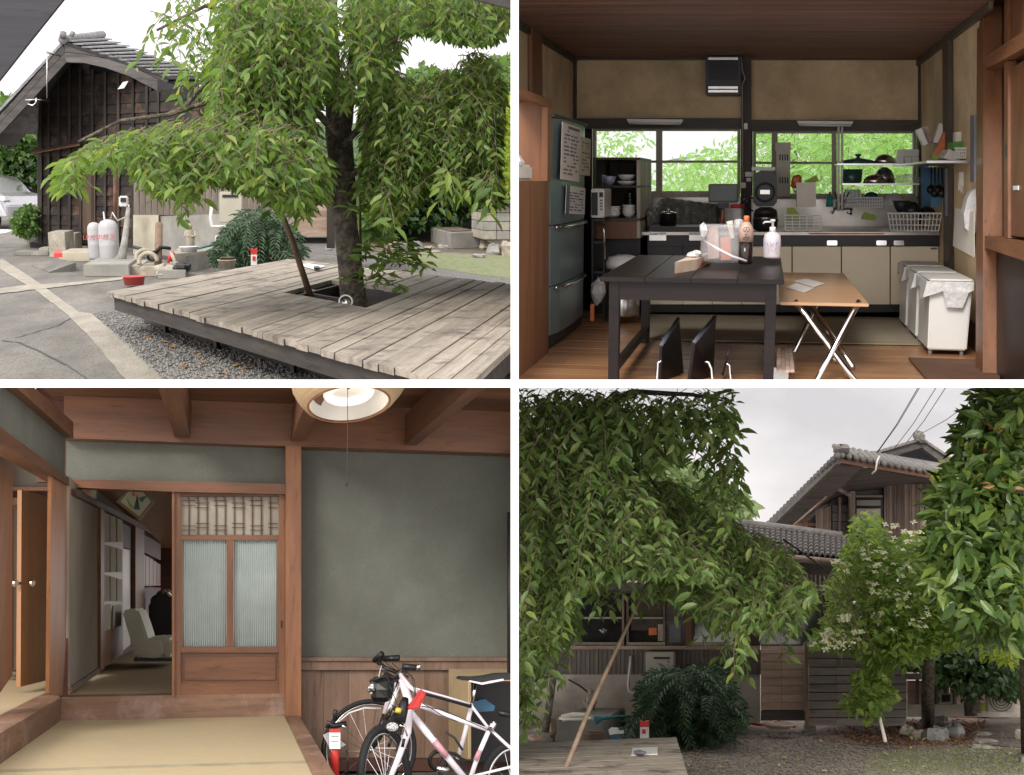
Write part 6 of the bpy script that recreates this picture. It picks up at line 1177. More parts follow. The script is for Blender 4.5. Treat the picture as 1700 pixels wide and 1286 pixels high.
# cardboard box
t = thing('cardboard_box', 'tall open cardboard box behind the bicycles', 'box', S.p(800, 1255, 9.8)); M_card = mat('cardboard', (.5, .38, .22), (.44, .33, .19), rough=.8)
m = MB(); m.prism([S.p(745, 1112, 10.1), S.p(777, 1130, 9.3), S.p(777, 1262, 9.3), S.p(745, 1245, 10.1)], S.R*.012); m.build('side_panel', M_card, t)
m = MB(); m.prism([S.p(745, 1112, 10.1), S.p(777, 1130, 9.3), S.p(870, 1130, 9.3), S.p(870, 1112, 10.1)], S.U*.01); m.build('top_flap', M_card, t)
m = MB(); m.fb(777.5, 1131, 782, 1262, 9.31, .03); m.build('front_edge', M_card, t); m = MB(); m.fb(782, 1133, 870, 1262, 9.9, .03); m.build('dark_inside', M_dark, t)
m = MB(); m.prism([S.p(785, 1165, 9.6), S.p(805, 1160, 9.6), S.p(822, 1172, 9.6), S.p(820, 1180, 9.6), S.p(790, 1182, 9.6)], S.F*.1); m.build('blue_bag', M_blue, label='blue shiny bag inside the cardboard box', cat='bag')
# bicycles -----------------------------------------------------------
M_wht = mat('white_bike_paint', (.75, .72, .76), (.7, .62, .66), rough=.25, sc=5); M_pkp = mat('pink_frame_decal', (.6, .3, .34), rough=.3); M_tyre = mat('tyre_rubber', (.015, .015, .016), rough=.7, bs=.5, bsc=80)
def wheel(t, c, rx, ry, D, tr, rot=0, spokes=18, a0=0, a1=6.283, rim=True, knob=False):
    u = S.R*math.cos(rot)-S.U*math.sin(rot); w = S.U*math.cos(rot)+S.R*math.sin(rot); k = D/2000; C0 = S.p(c[0], c[1], D)
    f = lambda a, q=1.0: C0+u*math.cos(a)*rx*k*q+w*math.sin(a)*ry*k*q+S.F*math.cos(a)*.25*(1-rx/ry)
    m = MB(); N = 48; m.tube([f(a0+(a1-a0)*i/N) for i in range(N+1)], tr, 8, cap=False); o = m.build('tyre', M_tyre, t)
    if knob:
        m = MB()
        for i in range(70):
            a = 6.283*i/70; p0 = f(a, 1+tr/(ry*k)*.8); m.obox(p0, u*.006, S.F*.018, w*.006)
        m.build('tread_knobs', M_tyre, o, kind='stuff') if o else None
    if rim: m = MB(); m.tube([f(6.283*i/N, 1-tr/(ry*k)*1.25) for i in range(N+1)], tr*.45, 6, cap=False); m.build('rim', M_steel, t)
    m = MB()
    for i in range(spokes): a = 6.283*i/spokes; m.tube([f(a, .9), f(a+.5, .06)], .0016, 3)
    m.build('spokes', M_chrome, t, kind='stuff'); m = MB(); m.tube([f(0, 0)-S.F*.06, f(0, 0)+S.F*.06], .02, 10); m.build('hub', M_chrome, t)
def bt_(t, nm, mt, pts, r, n=10): m = MB(); m.tube([S.p(*a) for a in pts], r, n); return m.build(nm, mt, t)
tA = thing('black_bicycle', 'dark bicycle leaning on the wainscot behind the white one', 'bicycle', S.p(640, 1300, 9.2), 'bicycles in the entrance')
wheel(tA, (613, 1244), 73, 75, 9.3, .018); bt_(tA, 'mudguard_edge', M_wht, [(560, 1200, 9.25), (580, 1183, 9.25), (605, 1175, 9.25), (632, 1176, 9.25)], .006)
bt_(tA, 'top_tube', M_dark, [(668, 1140, 9.0), (690, 1146, 9.0), (735, 1158, 9.0), (782, 1172, 9.0)], .016); bt_(tA, 'top_tube_stripe', M_wht, [(668, 1137, 8.98), (690, 1143, 8.98), (735, 1155, 8.98), (780, 1168, 8.98)], .008)
bt_(tA, 'head_tube', M_wht, [(654, 1132, 9.1), (640, 1185, 9.1)], .026); bt_(tA, 'fork', M_blk, [(640, 1185, 9.1), (630, 1212, 9.1), (612, 1242, 9.2)], [.024, .02, .014])
bt_(tA, 'seat_tube', M_wht, [(783, 1170, 9.1), (771, 1220, 9.1), (760, 1260, 9.1)], .018); bt_(tA, 'seat_stay', M_wht, [(783, 1172, 9.0), (812, 1210, 9.0), (850, 1248, 9.0)], .011)
bt_(tA, 'seat_post', M_chrome, [(783, 1172, 9.1), (790, 1132, 9.1)], .013)
m = MB(); m.fp([(759, 1126), (763, 1123), (785, 1124), (805, 1122), (825, 1118), (870, 1117), (870, 1128), (835, 1129), (815, 1133), (800, 1136), (785, 1131), (765, 1129)], 9.0, .12); m.build('saddle', M_blk, tA, bevel=.01); m = MB(); m.fp([(778, 1131), (800, 1136.5), (816, 1133.5), (836, 1129.5), (836, 1126.5), (815, 1130), (800, 1133), (780, 1129)], 8.98, .02); m.build('saddle_stripe', M_wht, tA)
bt_(tA, 'handlebar', M_blk, [(637, 1090, 9.2), (628, 1100, 9.1), (640, 1108, 9.0), (662, 1118, 9.0), (658, 1132, 9.1)], .014); bt_(tA, 'grip', M_blk, [(637, 1093, 9.15), (663, 1092, 9.1)], .022); bt_(tA, 'grip', M_dark, [(622, 1096, 9.3), (634, 1085, 9.2)], .022)
bt_(tA, 'cable', M_white2, [(633, 1105, 8.9), (629, 1122, 8.8), (636, 1135, 8.8), (655, 1140, 8.8)], .0035, 5); bt_(tA, 'cable', M_blk, [(664, 1112, 8.8), (672, 1135, 8.7), (676, 1160, 8.7), (668, 1178, 8.7)], .003, 5); bt_(tA, 'cable', M_blk, [(630, 1100, 8.9), (634, 1140, 8.8), (642, 1165, 8.8)], .003, 5); bt_(tA, 'cable', M_blk, [(640, 1100, 8.8), (668, 1120, 8.6), (672, 1150, 8.6), (680, 1170, 8.5)], .003, 5)
t = thing('handlebar_bag', 'crumpled black handlebar bag hanging from the dark bicycle', 'bag', S.p(632, 1163, 8.8)); m = MB(); m.rock(S.p(634, 1143, 8.8), .09, .1, .085, 12); m.build('bag_body', M_blk, t); m = MB(); m.rock(S.p(618, 1142, 8.75), .03, .02, .03, 2); m.build('reflector_patch', M_steel, t); bt_(t, 'strap', M_dark, [(614, 1130, 8.7), (640, 1122, 8.7), (654, 1140, 8.7)], .007)
tB = thing('white_bicycle', 'white and pink mountain bicycle in front at the right', 'bicycle', S.p(700, 1320, 8), 'bicycles in the entrance')
wheel(tB, (640, 1303), 42, 88, 8.0, .026, rot=-.12, knob=True); wheel(tB, (668, 1255), 15, 60, 8.6, .012, rot=.05, rim=False, spokes=8)
bt_(tB, 'head_tube', M_wht, [(668, 1128, 8.2), (683, 1180, 8.1)], .028); bt_(tB, 'fork', M_wht, [(680, 1178, 8.1), (677, 1215, 8.0), (660, 1262, 7.95), (644, 1300, 7.9)], [.025, .024, .02, .016]); bt_(tB, 'fork', M_blk, [(665, 1180, 8.2), (640, 1206, 8.15), (618, 1240, 8.1)], [.026, .022, .02])
bt_(tB, 'fork_stanchion', M_chrome, [(664, 1132, 8.2), (650, 1170, 8.2), (640, 1196, 8.2)], .02)
bt_(tB, 'top_tube', M_wht, [(697, 1170, 8.1), (740, 1187, 8.0), (815, 1213, 8.0)], [.02, .016, .013]); bt_(tB, 'down_tube', M_wht, [(680, 1182, 8.1), (725, 1235, 8.0), (778, 1300, 8.0)], [.026, .022, .022]); bt_(tB, 'frame_decal', M_pkp, [(722, 1231, 7.972), (742, 1255, 7.972)], .02)
bt_(tB, 'frame_decal', M_pkp, [(797, 1245, 7.97), (789, 1262, 7.97)], .016); bt_(tB, 'name_print', M_ink, [(704, 1200, 7.965), (724, 1224, 7.965)], [.004, .006], 6)
bt_(tB, 'seat_tube', M_wht, [(815, 1205, 8.0), (795, 1250, 8.0), (778, 1300, 8.0)], .016); bt_(tB, 'seat_stay', M_wht, [(815, 1212, 8.0), (840, 1235, 8.0), (870, 1262, 8.0)], .011); bt_(tB, 'chain_stay', M_wht, [(778, 1290, 8.0), (860, 1270, 8.0)], .009); bt_(tB, 'seat_clamp', M_chrome, [(813, 1212, 7.98), (821, 1198, 7.98)], .022)
bt_(tB, 'handlebar', M_blk, [(690, 1107, 8.2), (668, 1112, 8.2), (655, 1125, 8.2), (640, 1118, 8.3)], .014); bt_(tB, 'grip', M_blk, [(668, 1106, 8.1), (694, 1108, 8.1)], .02); bt_(tB, 'stem', M_wht, [(668, 1128, 8.2), (664, 1118, 8.2), (680, 1140, 8.1), (694, 1150, 8.1)], .014); bt_(tB, 'brake_lever', M_dark, [(675, 1110, 8.1), (672, 1120, 8.05), (678, 1124, 8.05)], .008)
bt_(tB, 'bar_end', M_chrome, [(694, 1107, 8.09), (696, 1109, 8.08)], .021); wheel(tB, (850, 1300), 50, 62, 8.2, .026, spokes=10)
bt_(tB, 'crank', M_chrome, [(725, 1276, 7.8), (745, 1278, 7.8)], [.02, .012]); m = MB(); m.torus(S.p(748, 1272, 8.3), S.F, .085, .012, 28, 6); m.build('chainring', M_dark, tB); m = MB(); m.torus(S.p(728, 1262, 8.4), S.F, .06, .015, 20, 6); m.build('chainring', M_blk, tB)
bt_(tB, 'saddle', M_blk, [(828, 1183, 8.2), (850, 1187, 8.2)], .02); bt_(tB, 'brake_cable', M_blk, [(683, 1120, 8.0), (690, 1160, 7.9), (715, 1175, 7.9), (735, 1188, 7.9), (760, 1198, 7.9)], .003, 5)
for pts in ([(664, 1112, 8.1), (650, 1100, 7.9), (640, 1112, 7.9), (648, 1140, 7.9), (660, 1170, 7.8)], [(672, 1112, 8.1), (688, 1128, 7.9), (690, 1150, 7.9), (684, 1175, 7.9)], [(655, 1125, 8.2), (640, 1150, 8), (655, 1178, 7.9), (668, 1196, 7.9)], [(700, 1172, 8), (735, 1178, 7.9), (775, 1196, 7.9), (812, 1212, 7.9), (840, 1240, 7.9)]): bt_(tB, 'cable', M_blk, pts, .003, 5)
for x in (646, 676): bt_(tB, 'brake_arm', M_chrome, [(x, 1222, 7.85), (x+(4 if x < 660 else -4), 1206, 7.85), (661, 1203, 7.85)], .006, 6)
bt_(tB, 'brake_pad', M_blk, [(650, 1226, 7.84), (645, 1240, 7.84)], .01, 8); bt_(tB, 'brake_pad', M_blk, [(671, 1226, 7.84), (668, 1240, 7.84)], .01, 8)
m = MB(); N_ = 40
for i in range(N_): p_ = S.p(752+(866-752)*i/N_, 1262+4*math.sin(i*.5)*.3, 8.25); m.obox(p_, S.R*.004, S.F*.006, S.U*.005)
m.build('chain', M_dark, tB, kind='stuff'); bt_(tB, 'bottle_cage', M_dark, [(740, 1215, 7.9), (755, 1225, 7.9), (768, 1245, 7.9)], .008, 6)
m = MB(); m.lathe(S.p(667, 1186, 7.9), S.p(671, 1160, 7.95)-S.p(663, 1196, 7.9), [(.035, -.05), (.034, .06), (.02, .11)], 18); m.build('battery_lamp_body', M_blk, tB); m = MB(); m.lathe(S.p(661, 1180, 7.84), S.p(671, 1160, 7.95)-S.p(663, 1196, 7.9), [(.02, -.012), (.02, .015)], 14); m.build('yellow_band', mat('yellow_tape', (.6, .45, .05), rough=.5), tB)
m = MB(); c = S.p(651, 1208, 7.75); m.lathe(c, (-S.F+S.U*.2-S.R*.1), [(.045, 0), (.05, .03), (.048, .05)], 24, e=S.R, squash=.75); m.build('headlight', M_blk, tB); m = MB(); m.lathe(c+(-S.F+S.U*.2-S.R*.1).normalized()*.052, (-S.F+S.U*.2-S.R*.1), [(.038, 0), (.036, .004)], 24, e=S.R, squash=.75); m.build('lens', mat('speckled_lens', (.6, .6, .6), (.08, .08, .08), rough=.2, sc=160, lo=.45, hi=.55), tB)
m = MB(); m.fp([(697, 1146), (705, 1145), (708, 1156), (701, 1165), (697, 1178), (683, 1179), (675, 1177), (684, 1168), (690, 1158)], 7.85, .08); m.build('red_cloth', M_red, label='red cloth tied round the stem of the white bicycle', cat='cloth', bevel=.012)
# floor pump
t = thing('floor_pump', 'red floor pump with a white label and clear packet', 'pump', S.p(556, 1300, 7.9)); bt_(t, 'barrel', M_red, [(556, 1300, 7.9), (556, 1213, 7.9)], .027, 16); m = MB(); m.fb(547, 1216, 565, 1243, 7.85, .02); m.build('label', M_enam, t); m = MB(); m.fb(547, 1210, 565, 1215.8, 7.85, .02); m.build('label_header', M_red, t)
m = MB(); m.fp([(536, 1220), (548, 1214), (574, 1236), (552, 1250)], 7.88, .004); m.build('clear_packet', M_clear, t); bt_(t, 'head', M_blk, [(544, 1208, 7.9), (545, 1199, 7.9), (552, 1205, 7.9), (575, 1201, 7.9)], .018); bt_(t, 'handle_top', M_blk, [(556, 1196, 7.9), (556, 1183, 7.9), (558, 1178, 7.9)], .015); bt_(t, 'valve', M_chrome, [(568, 1204, 7.85), (574, 1208, 7.85)], .008)
bt_(t, 'print', M_ink, [(550, 1222, 7.845), (562, 1222, 7.845)], .002, 4); bt_(t, 'print', M_ink, [(550, 1230, 7.845), (562, 1230, 7.845)], .002, 4); bt_(t, 'hose', M_blk, [(575, 1245, 7.9), (578, 1265, 7.9), (577, 1300, 7.9)], .005, 6); bt_(t, 'hose', M_blk, [(544, 1212, 7.95), (538, 1240, 7.95), (540, 1270, 7.95), (548, 1300, 7.95)], .005, 6)
bt_(None, 'edge_shadow_strip', M_dark, [(846, 850, 9.5), (846, 1120, 9.5)], .02); o = bpy.data.objects['edge_shadow_strip']; tag(o, 'dark strip standing in for shadow at the right edge of the plaster wall', 'strip')  # dark strip painted in for the shadow along the right edge
# =====================================================================
# GARDEN: house behind the weeping cherry, dogwood and laurel
# =====================================================================
S = GD; CUR[0] = S
M_wall_g = mat('stained_render', (.66, .6, .51), (.46, .42, .36), rough=.9, sc=2.2, big=.4, bs=.3, bsc=40)
M_gravel2 = mat('brown_gravel', (.4, .34, .29), (.2, .17, .145), rough=.95, sc=50, bs=1, bsc=50, bd=.02, lo=.42, hi=.6, deep=S.F)
M_grass2 = mat('thin_grass', (.27, .28, .15), (.36, .31, .24), rough=.95, sc=12, bs=.6, bsc=80, lo=.4, hi=.55, deep=S.F)
M_litter = mat('leaf_litter', (.26, .16, .11), (.12, .08, .06), rough=.95, sc=30, bs=.8, bsc=50, lo=.4, hi=.6, deep=S.F)
M_tileg = mat('brown_grey_tile', (.22, .2, .19), (.14, .128, .12), rough=.6, sc=6, bs=.3, bsc=30)
M_sid = wood('weathered_upright_siding', (.3, .22, .17), (.12, .09, .075), S.U, sc=9, rough=.7, piece=.3)
M_eave = wood('eave_boards', (.16, .14, .13), (.08, .07, .066), S.R, rough=.7)
M_gl2 = mat('dark_window_glass', (.02, .022, .022), (.03, .032, .03), rough=.08, sp=.8)
m = MB(); m.prism([S.q(-7, -1.5, 8), S.q(8, -1.5, 8), S.q(60, -1.5, 300), S.q(-60, -1.5, 300)], -S.U*.3); struct(m, 'garden_ground', M_gravel2)
sheet('thin_grass_patch', [(1440, 1250), (1500, 1243), (1760, 1240), (1760, 1310), (1430, 1310)], M_grass2, .004, S=S)
sheet('leaf_litter_patch', [(1360, 1210), (1420, 1195), (1640, 1190), (1660, 1215), (1610, 1240), (1520, 1246), (1420, 1236), (1350, 1225)], M_litter, .008, S=S); sheet('bare_soil_patch', [(1620, 1180), (1760, 1180), (1760, 1244), (1640, 1236)], M_soil, .012, S=S)
pebbles('brown_pebbles', [(1130, 1215), (1700, 1215), (1700, 1290), (1145, 1290)], 3800, mat('brown_pebble', (.34, .3, .26), (.1, .09, .08), rough=.9, sc=60), .017, S)
def scatter(poly, n, mt, name, lab, ln=.06, nobj=60):
    L = [];
    for _ in range(n): x, y = randpt(poly); L.append((S.g(x, y, .02), (S.R*random.uniform(-1, 1)+S.F*random.uniform(-1, 1)+S.U*random.uniform(0, .4)).normalized(), (S.U+rv(.2)).normalized(), ln*random.uniform(.6, 1.4)))
    t = thing(name, lab, 'leaves', S.g(*poly[0], 0)); leaves(L, 'leaf_scatter', mt, t, S, nobj=nobj, w=.25)
scatter([(1370, 1212), (1440, 1196), (1640, 1195), (1610, 1236), (1440, 1238)], 1600, leafmat('litter_leaf', [(.16, .07, .03), (.25, .13, .06), (.1, .05, .03)], tr=.1), 'fallen_leaves', 'brown leaf litter around the rocks under the dogwood')
scatter([(1140, 1225), (1420, 1215), (1690, 1250), (1690, 1284), (1145, 1284)], 90, leafmat('pale_fallen_leaf', [(.45, .4, .15), (.4, .25, .1), (.5, .45, .3)], tr=.1), 'scattered_leaves', 'few pale yellow leaves scattered on the gravel', .07, 40)
# grass blades
def blades(poly, n, mt, name, lab, ln=.04):
    L = []
    for _ in range(n): x, y = randpt(poly); L.append((S.g(x, y, 0), (S.U+rv(.45)).normalized(), (-S.F+rv(.3)).normalized(), ln*random.uniform(.5, 1.3)))
    leaves(L, name, mt, None, S, w=.12); o = bpy.data.objects[name]; tag(o, lab, 'grass', kind='stuff')
blades([(1460, 1252), (1520, 1246), (1699, 1243), (1699, 1284), (1440, 1284)], 1500, leafmat('grass_blade', [(.14, .17, .06), (.2, .22, .1)]), 'short_grass', 'short thin grass growing on the gravel')
# low building wall -------------------------------------------------
DW = 19.4
hb = thing('farmhouse', 'old two-storey timber farmhouse with grey tiled roofs behind the garden', 'house', S.p(1200, 1195, DW))
def H(nm, mt, x0, y0, x1, y1, D=DW, t=.1, par=None, bv=0): m = MB(); m.fb(x0, y0, x1, y1, D, t); return m.build(nm, mt, par or hb, bevel=bv)
H('plaster_base', M_wall_g, 860, 1119.5, 1262, 1200); m = MB()
for k in range(43): x = 950+k*7.3; H('siding_strip', M_corr, x, 1079, x+6.6, 1119, D=DW-.04-(k % 2)*.01, t=.04)
H('siding_back', M_eave, 850, 1078, 1262, 1119.3, D=DW, t=.1); H('sill', M_plk, 945, 1072, 1262, 1078, D=DW-.15, t=.2)
H('window_core', M_gl2, 850, 985, 1400, 1072, D=DW+.1, t=.05)
wins = [(955, 1036, 'left'), (1040, 1104, 'mid'), (1148, 1220, 'right')]
for a, b, _ in wins:
    f = H('window', M_fram, a, 1066, b, 1071.7, D=DW-.06, t=.06)
    for x in (a, b-3.5): H('frame', M_sid, x, 990, x+3.5, 1065.8, D=DW-.06, t=.06, par=f)
    H('frame', M_fram, a+3.6, 1024, b-3.6, 1027, D=DW-.05, t=.04, par=f)
H('post', M_redw, 1138, 985, 1148, 1072, D=DW-.1, t=.1); H('screen_panel', M_eave, 1104.5, 1000, 1137.5, 1071.7, D=DW-.02); H('pale_pane', M_ink, 1111, 1036, 1130, 1066, D=DW-.03, t=.008)
H('brown_blind', M_postk, 1047, 995, 1100, 1046, D=DW+.02, t=.02); H('window_core', M_postk, 1226, 1015, 1262, 1072, D=DW-.02, t=.04); H('pale_pane', M_fram, 1092, 1036, 1103, 1064, D=DW, t=.02)
t = thing('books', 'small pale stack of books inside the right low window', 'books', S.p(1160, 1065, DW)); m = MB(); m.fb(1149, 1059, 1171, 1066, DW-.02, .1); m.build('book', M_enam, t); m = MB(); m.fb(1150, 1056, 1169, 1058.7, DW-.02, .1); m.build('book', M_paper, t)
m = MB(); m.fb(1077, 1042, 1090, 1054, DW-.0, .08); m.build('red_container', M_ora, label='red orange container behind the middle low window', cat='container')
m = MB(); m.rock(S.p(1002, 1047, DW-.05), .06, .05, .03, 3); m.build('steel_bowl', M_steel, label='shiny bowl glinting behind the left low window', cat='bowl')
# awning and eaves over the windows
H('upper_wall', M_eave, 850, 930, 1420, 986, D=DW+.15, t=.1)
m = MB()
for k in range(70): x = 930+k*7; D = DW-2.0; y = 962+k*.32; m.add([S.p(x, y, D), S.p(x+3.5, y-2.5, D), S.p(x+7, y+.3, D), S.p(x+7, y-24, DW), S.p(x+3.5, y-27, DW), S.p(x, y-24.3, DW)], [(0, 1, 4, 5), (1, 2, 3, 4)])
m.build('corrugated_awning', M_wall_g, hb)
H('side_wall', M_eave, 1345, 985, 1400, 1110, D=DW+1.2); H('pale_doorway', M_grey_pl, 1333, 1030, 1362, 1100, D=DW+1.1, t=.03); H('frame', M_fram, 1320, 1020, 1332.5, 1100, D=DW+1.05, t=.05)
# lower tiled roof
def tiles(a, b, c, d, nu, nv, S_=S, name='roof_tile', mt=M_tileg, th=.05, par=hb, clip=None):
    """rows of curved tiles: a-b is the eave, d-c the ridge"""
    f = lambda u, v: (a*(1-u)+b*u)*(1-v)+(d*(1-u)+c*u)*v; n = (b-a).cross(d-a).normalized(); n = n if n.dot(S_.U) > 0 else -n
    for j in range(nv):
        for i in range(nu):
            u0, u1, v0, v1 = i/nu, (i+1)/nu, j/nv, (j+1.08)/nv; m = MB(); K = 4; A = []; Bk = []
            for k in range(K+1):
                u = u0+(u1-u0)*k/K; w = math.sin(math.pi*(k/K))*th*.9-(.015 if k == K else 0); A.append(f(u, v0)+n*(w+th*.7)); Bk.append(f(u, v1)+n*(w))
            A2 = [p-n*th*.6 for p in A]; vs = A+Bk+A2; o = K+1; fs = []
            for k in range(K): fs += [(k, k+1, o+k+1, o+k), (k, 2*o+k, 2*o+k+1, k+1)]
            m.add(vs, fs); m.build(name, mt, par)
E0, E1 = S.p(1180, 908, 17.6), S.p(1425, 931, 17.6); R0, R1 = S.p(1180, 868, 21.5), S.p(1425, 896, 21.5)
tiles(E0, E1, R1, R0, 27, 7)
m = MB(); m.prism([E0-S.U*.04, E1-S.U*.04, R1-S.U*.04, R0-S.U*.04], -S.U*.06); m.build('roof_deck', M_eave, hb)
m = MB(); m.tube([S.p(1180, 913, 17.5), S.p(1425, 937, 17.5)], .05, 10); m.build('gutter', M_sid, hb); m = MB(); m.tube([S.p(1190, 867, 21.4), S.p(1300, 879, 21.4), S.p(1397, 892, 21.4)], .1, 8); m.build('ridge', M_tileg, hb)
for k in range(9): x = 1300+k*12; m = MB(); m.fb(x, 880+(x-1300)*.13-6, x+4, 880+(x-1300)*.13, 21.2, .1); m.build('ridge_tile', M_tileg, hb)
# upper storey
DU = 24.0
m = MB(); m.fp([(1345, 862), (1412, 806), (1572, 802), (1572, 960), (1300, 960), (1300, 896)], DU+.15, .2); m.build('upper_wall_core', M_eave, hb)
for k in range(15): x = 1468+k*4.2; H('siding_board', M_sid, x, 803, x+3.9, 900, D=DU-.02-(k % 3)*.01, t=.08)
for k in range(6): x = 1354+k*4.4; H('siding_board', M_sid, x, 838+(6-k)*1.5, x+4, 900, D=DU+.03, t=.08)
for y in (838, 852, 866, 880): H('wall_board', M_eave, 1382, y, 1410, y+13, D=DU+.02, t=.08)
H('corner_post', M_sid, 1411, 815, 1420, 900, D=DU-.06, t=.2); H('post', M_sid, 1392, 825, 1396, 900, D=DU-.02, t=.1); H('post', M_redw, 1336, 860, 1341, 890, D=DU); H('rail', M_redw, 1320, 868, 1354, 873, D=DU+.02, t=.05)
for x0, x1, y0, y1 in ((1420.3, 1466, 822, 900), (1529, 1566, 838, 912)):
    f = H('window', M_gl2, x0, y0, x1, y1, D=DU+.02, t=.05)
    H('pane', M_gl2, x0+3, y0+4, x1-3, y0+18, D=DU-.0, t=.01, par=f); H('frosted_pane', M_grey_pl, x0+2, y0+8, x1-4, y0+17, D=DU-.012, t=.01, par=f); H('frosted_pane', M_wall_g, x0+2, y0+22, x1-4, y0+40, D=DU-.012, t=.01, par=f); H('frame', M_sid, x0, y0, x1, y0+3, D=DU-.05, t=.05, par=f); H('frame', M_sid, x0, y0+38, x1, y0+42, D=DU-.05, t=.05, par=f)
# main hip roof: front eave (1392,762)-(1560,793), left hip edge down to (1275,878)
ap = S.p(1392, 762, 21.6); el = S.p(1268, 884, 25.5); er = S.p(1575, 796, 22.2)
bk = S.p(1480, 756, 29)
m = MB(); m.add([S.p(1393, 768, 21.7), S.p(1575, 802, 22.3), S.p(1575, 802, 24.3), S.p(1412, 822, 24.4), S.p(1300, 900, 26), S.p(1270, 887, 25.5)], [(0, 1, 2, 3), (0, 3, 4, 5)]); m.build('soffit', M_eave, hb)
m = MB(); m.prism([S.p(1391, 760, 21.6), S.p(1578, 793, 22.2), S.p(1578, 799, 22.2), S.p(1391, 767, 21.6)], S.F*.08); m.build('front_fascia', M_redw, hb)
m = MB(); m.prism([S.p(1392, 757, 21.6), S.p(1388, 770, 21.6), S.p(1262, 892, 25.5), S.p(1262, 880, 25.5)], S.R*.08); m.build('hip_fascia', M_eave, hb)
m = MB(); m.prism([S.p(1385, 775, 21.8), S.p(1390, 768, 21.8), S.p(1300, 855, 24.5), S.p(1272, 884, 25.4)], S.R*.5); m.build('soffit', M_eave, hb)
for k in range(22):
    u = k/22; x = 1390+(1266-1390)*u; y = 757+(880-757)*u; D = 21.5+4*u; m = MB(); c = S.p(x, y-3, D); m.tube([c-S.R*.02-S.U*.03, c+S.F*1.0+S.R*.45+S.U*.12], [.058, .05], 7); m.build('edge_tile', M_tileg, hb)
for k in range(15):
    u = k/15; x = 1398+(1572-1398)*u; y = 757+(790-757)*u; c = S.p(x, y, 21.6+.6*u); m = MB(); m.tube([c-S.F*.08-S.U*.0, c+S.F*2.2+S.U*.5], .05, 7); m.build('edge_tile', M_tileg, hb)
m = MB(); m.prism([S.p(1392, 758, 21.7), S.p(1575, 791, 22.3), S.p(1575, 770, 26), S.p(1440, 748, 26)], -S.U*.03); m.build('roof_slope', M_tileg, hb)
m = MB(); m.rock(S.p(1396, 748, 21.8), .13, .3, .1, 3); m.rock(S.p(1406, 757, 21.8), .11, .2, .07, 4); m.build('ridge_end_tile', M_tileg, hb)
m = MB(); m.tube([S.p(1400, 754, 21.8), S.p(1428, 762, 22.6), S.p(1450, 766, 23.5)], .07, 8); m.build('hip_ridge', M_tileg, hb)
# upper gable
DG = 26.0
m = MB(); m.fp([(1432, 757), (1529, 730), (1532, 742), (1500, 752), (1470, 764), (1445, 766)], DG, .2); m.build('gable_board', M_barge, hb)
m = MB(); m.fp([(1529, 730), (1580, 764), (1576, 776), (1532, 744)], DG, .2); m.build('gable_board', M_barge, hb)
m = MB(); m.fp([(1440, 768), (1531, 738), (1578, 768), (1578, 800), (1440, 790)], DG+.5, .1); m.build('gable_infill', M_dark, hb)
for (a, b, n) in (((1432, 755), (1528, 727), 10), ((1532, 727), (1582, 760), 6)):
    for k in range(n): u = k/n; u2 = (k+1.1)/n; m = MB(); m.fp([(a[0]+(b[0]-a[0])*u, a[1]+(b[1]-a[1])*u), (a[0]+(b[0]-a[0])*u2, a[1]+(b[1]-a[1])*u2-1), (a[0]+(b[0]-a[0])*u2, a[1]+(b[1]-a[1])*u2+4), (a[0]+(b[0]-a[0])*u, a[1]+(b[1]-a[1])*u+4)], DG-.1-(k % 2)*.02, .35); m.build('verge_tile', M_tileg, hb)
m = MB(); m.rock(S.p(1524, 724, DG-.1), .1, .15, .1, 3); m.rock(S.p(1531, 728, DG-.1), .07, .15, .08, 5); m.build('ridge_end_tile', M_tileg, hb)
m = MB(); m.tube([S.p(1368, 795, 23.0), S.p(1372, 802, 23.2), S.p(1412, 822, 23.8), S.p(1415, 890, 23.9)], .05, 8); m.build('down_pipe', M_sid, hb)
m = MB(); m.tube([S.p(1307, 881, 23.6), S.p(1372, 824, 23)], .02, 6); m.build('bamboo_rod', M_plk, label='thin bamboo rod hanging under the left eave', cat='rod')
m = MB(); m.tube([S.p(1460, 757, 22), S.p(1456, 765, 21.6), S.p(1454, 780, 21.6), S.p(1448, 786, 21.7)], .015, 6); m.build('roof_cable', M_paper, label='pale cable dangling over the front eave', cat='cable')
for i, (a, b, lab) in enumerate((((1526, 640, 20), (1455, 752, 24), 'leftmost steep power cable over the roof'), ((1528.5, 640, 20), (1457.5, 750, 24), 'cable running close beside the leftmost one'), ((1556, 640, 20), (1484, 745, 25), 'second power cable from the left over the roof'), ((1572, 640, 20), (1502, 738, 25), 'third power cable from the left over the roof'), ((1632, 652, 19), (1525, 722, 26), 'flattest power cable reaching the gable top'))):
    m = MB(); A_, B_ = S.p(*a), S.p(*b); m.tube([A_, (A_+B_)/2-S.U*.05, B_], .0065, 5); m.build('power_cable', M_dark, label=lab, cat='cable')
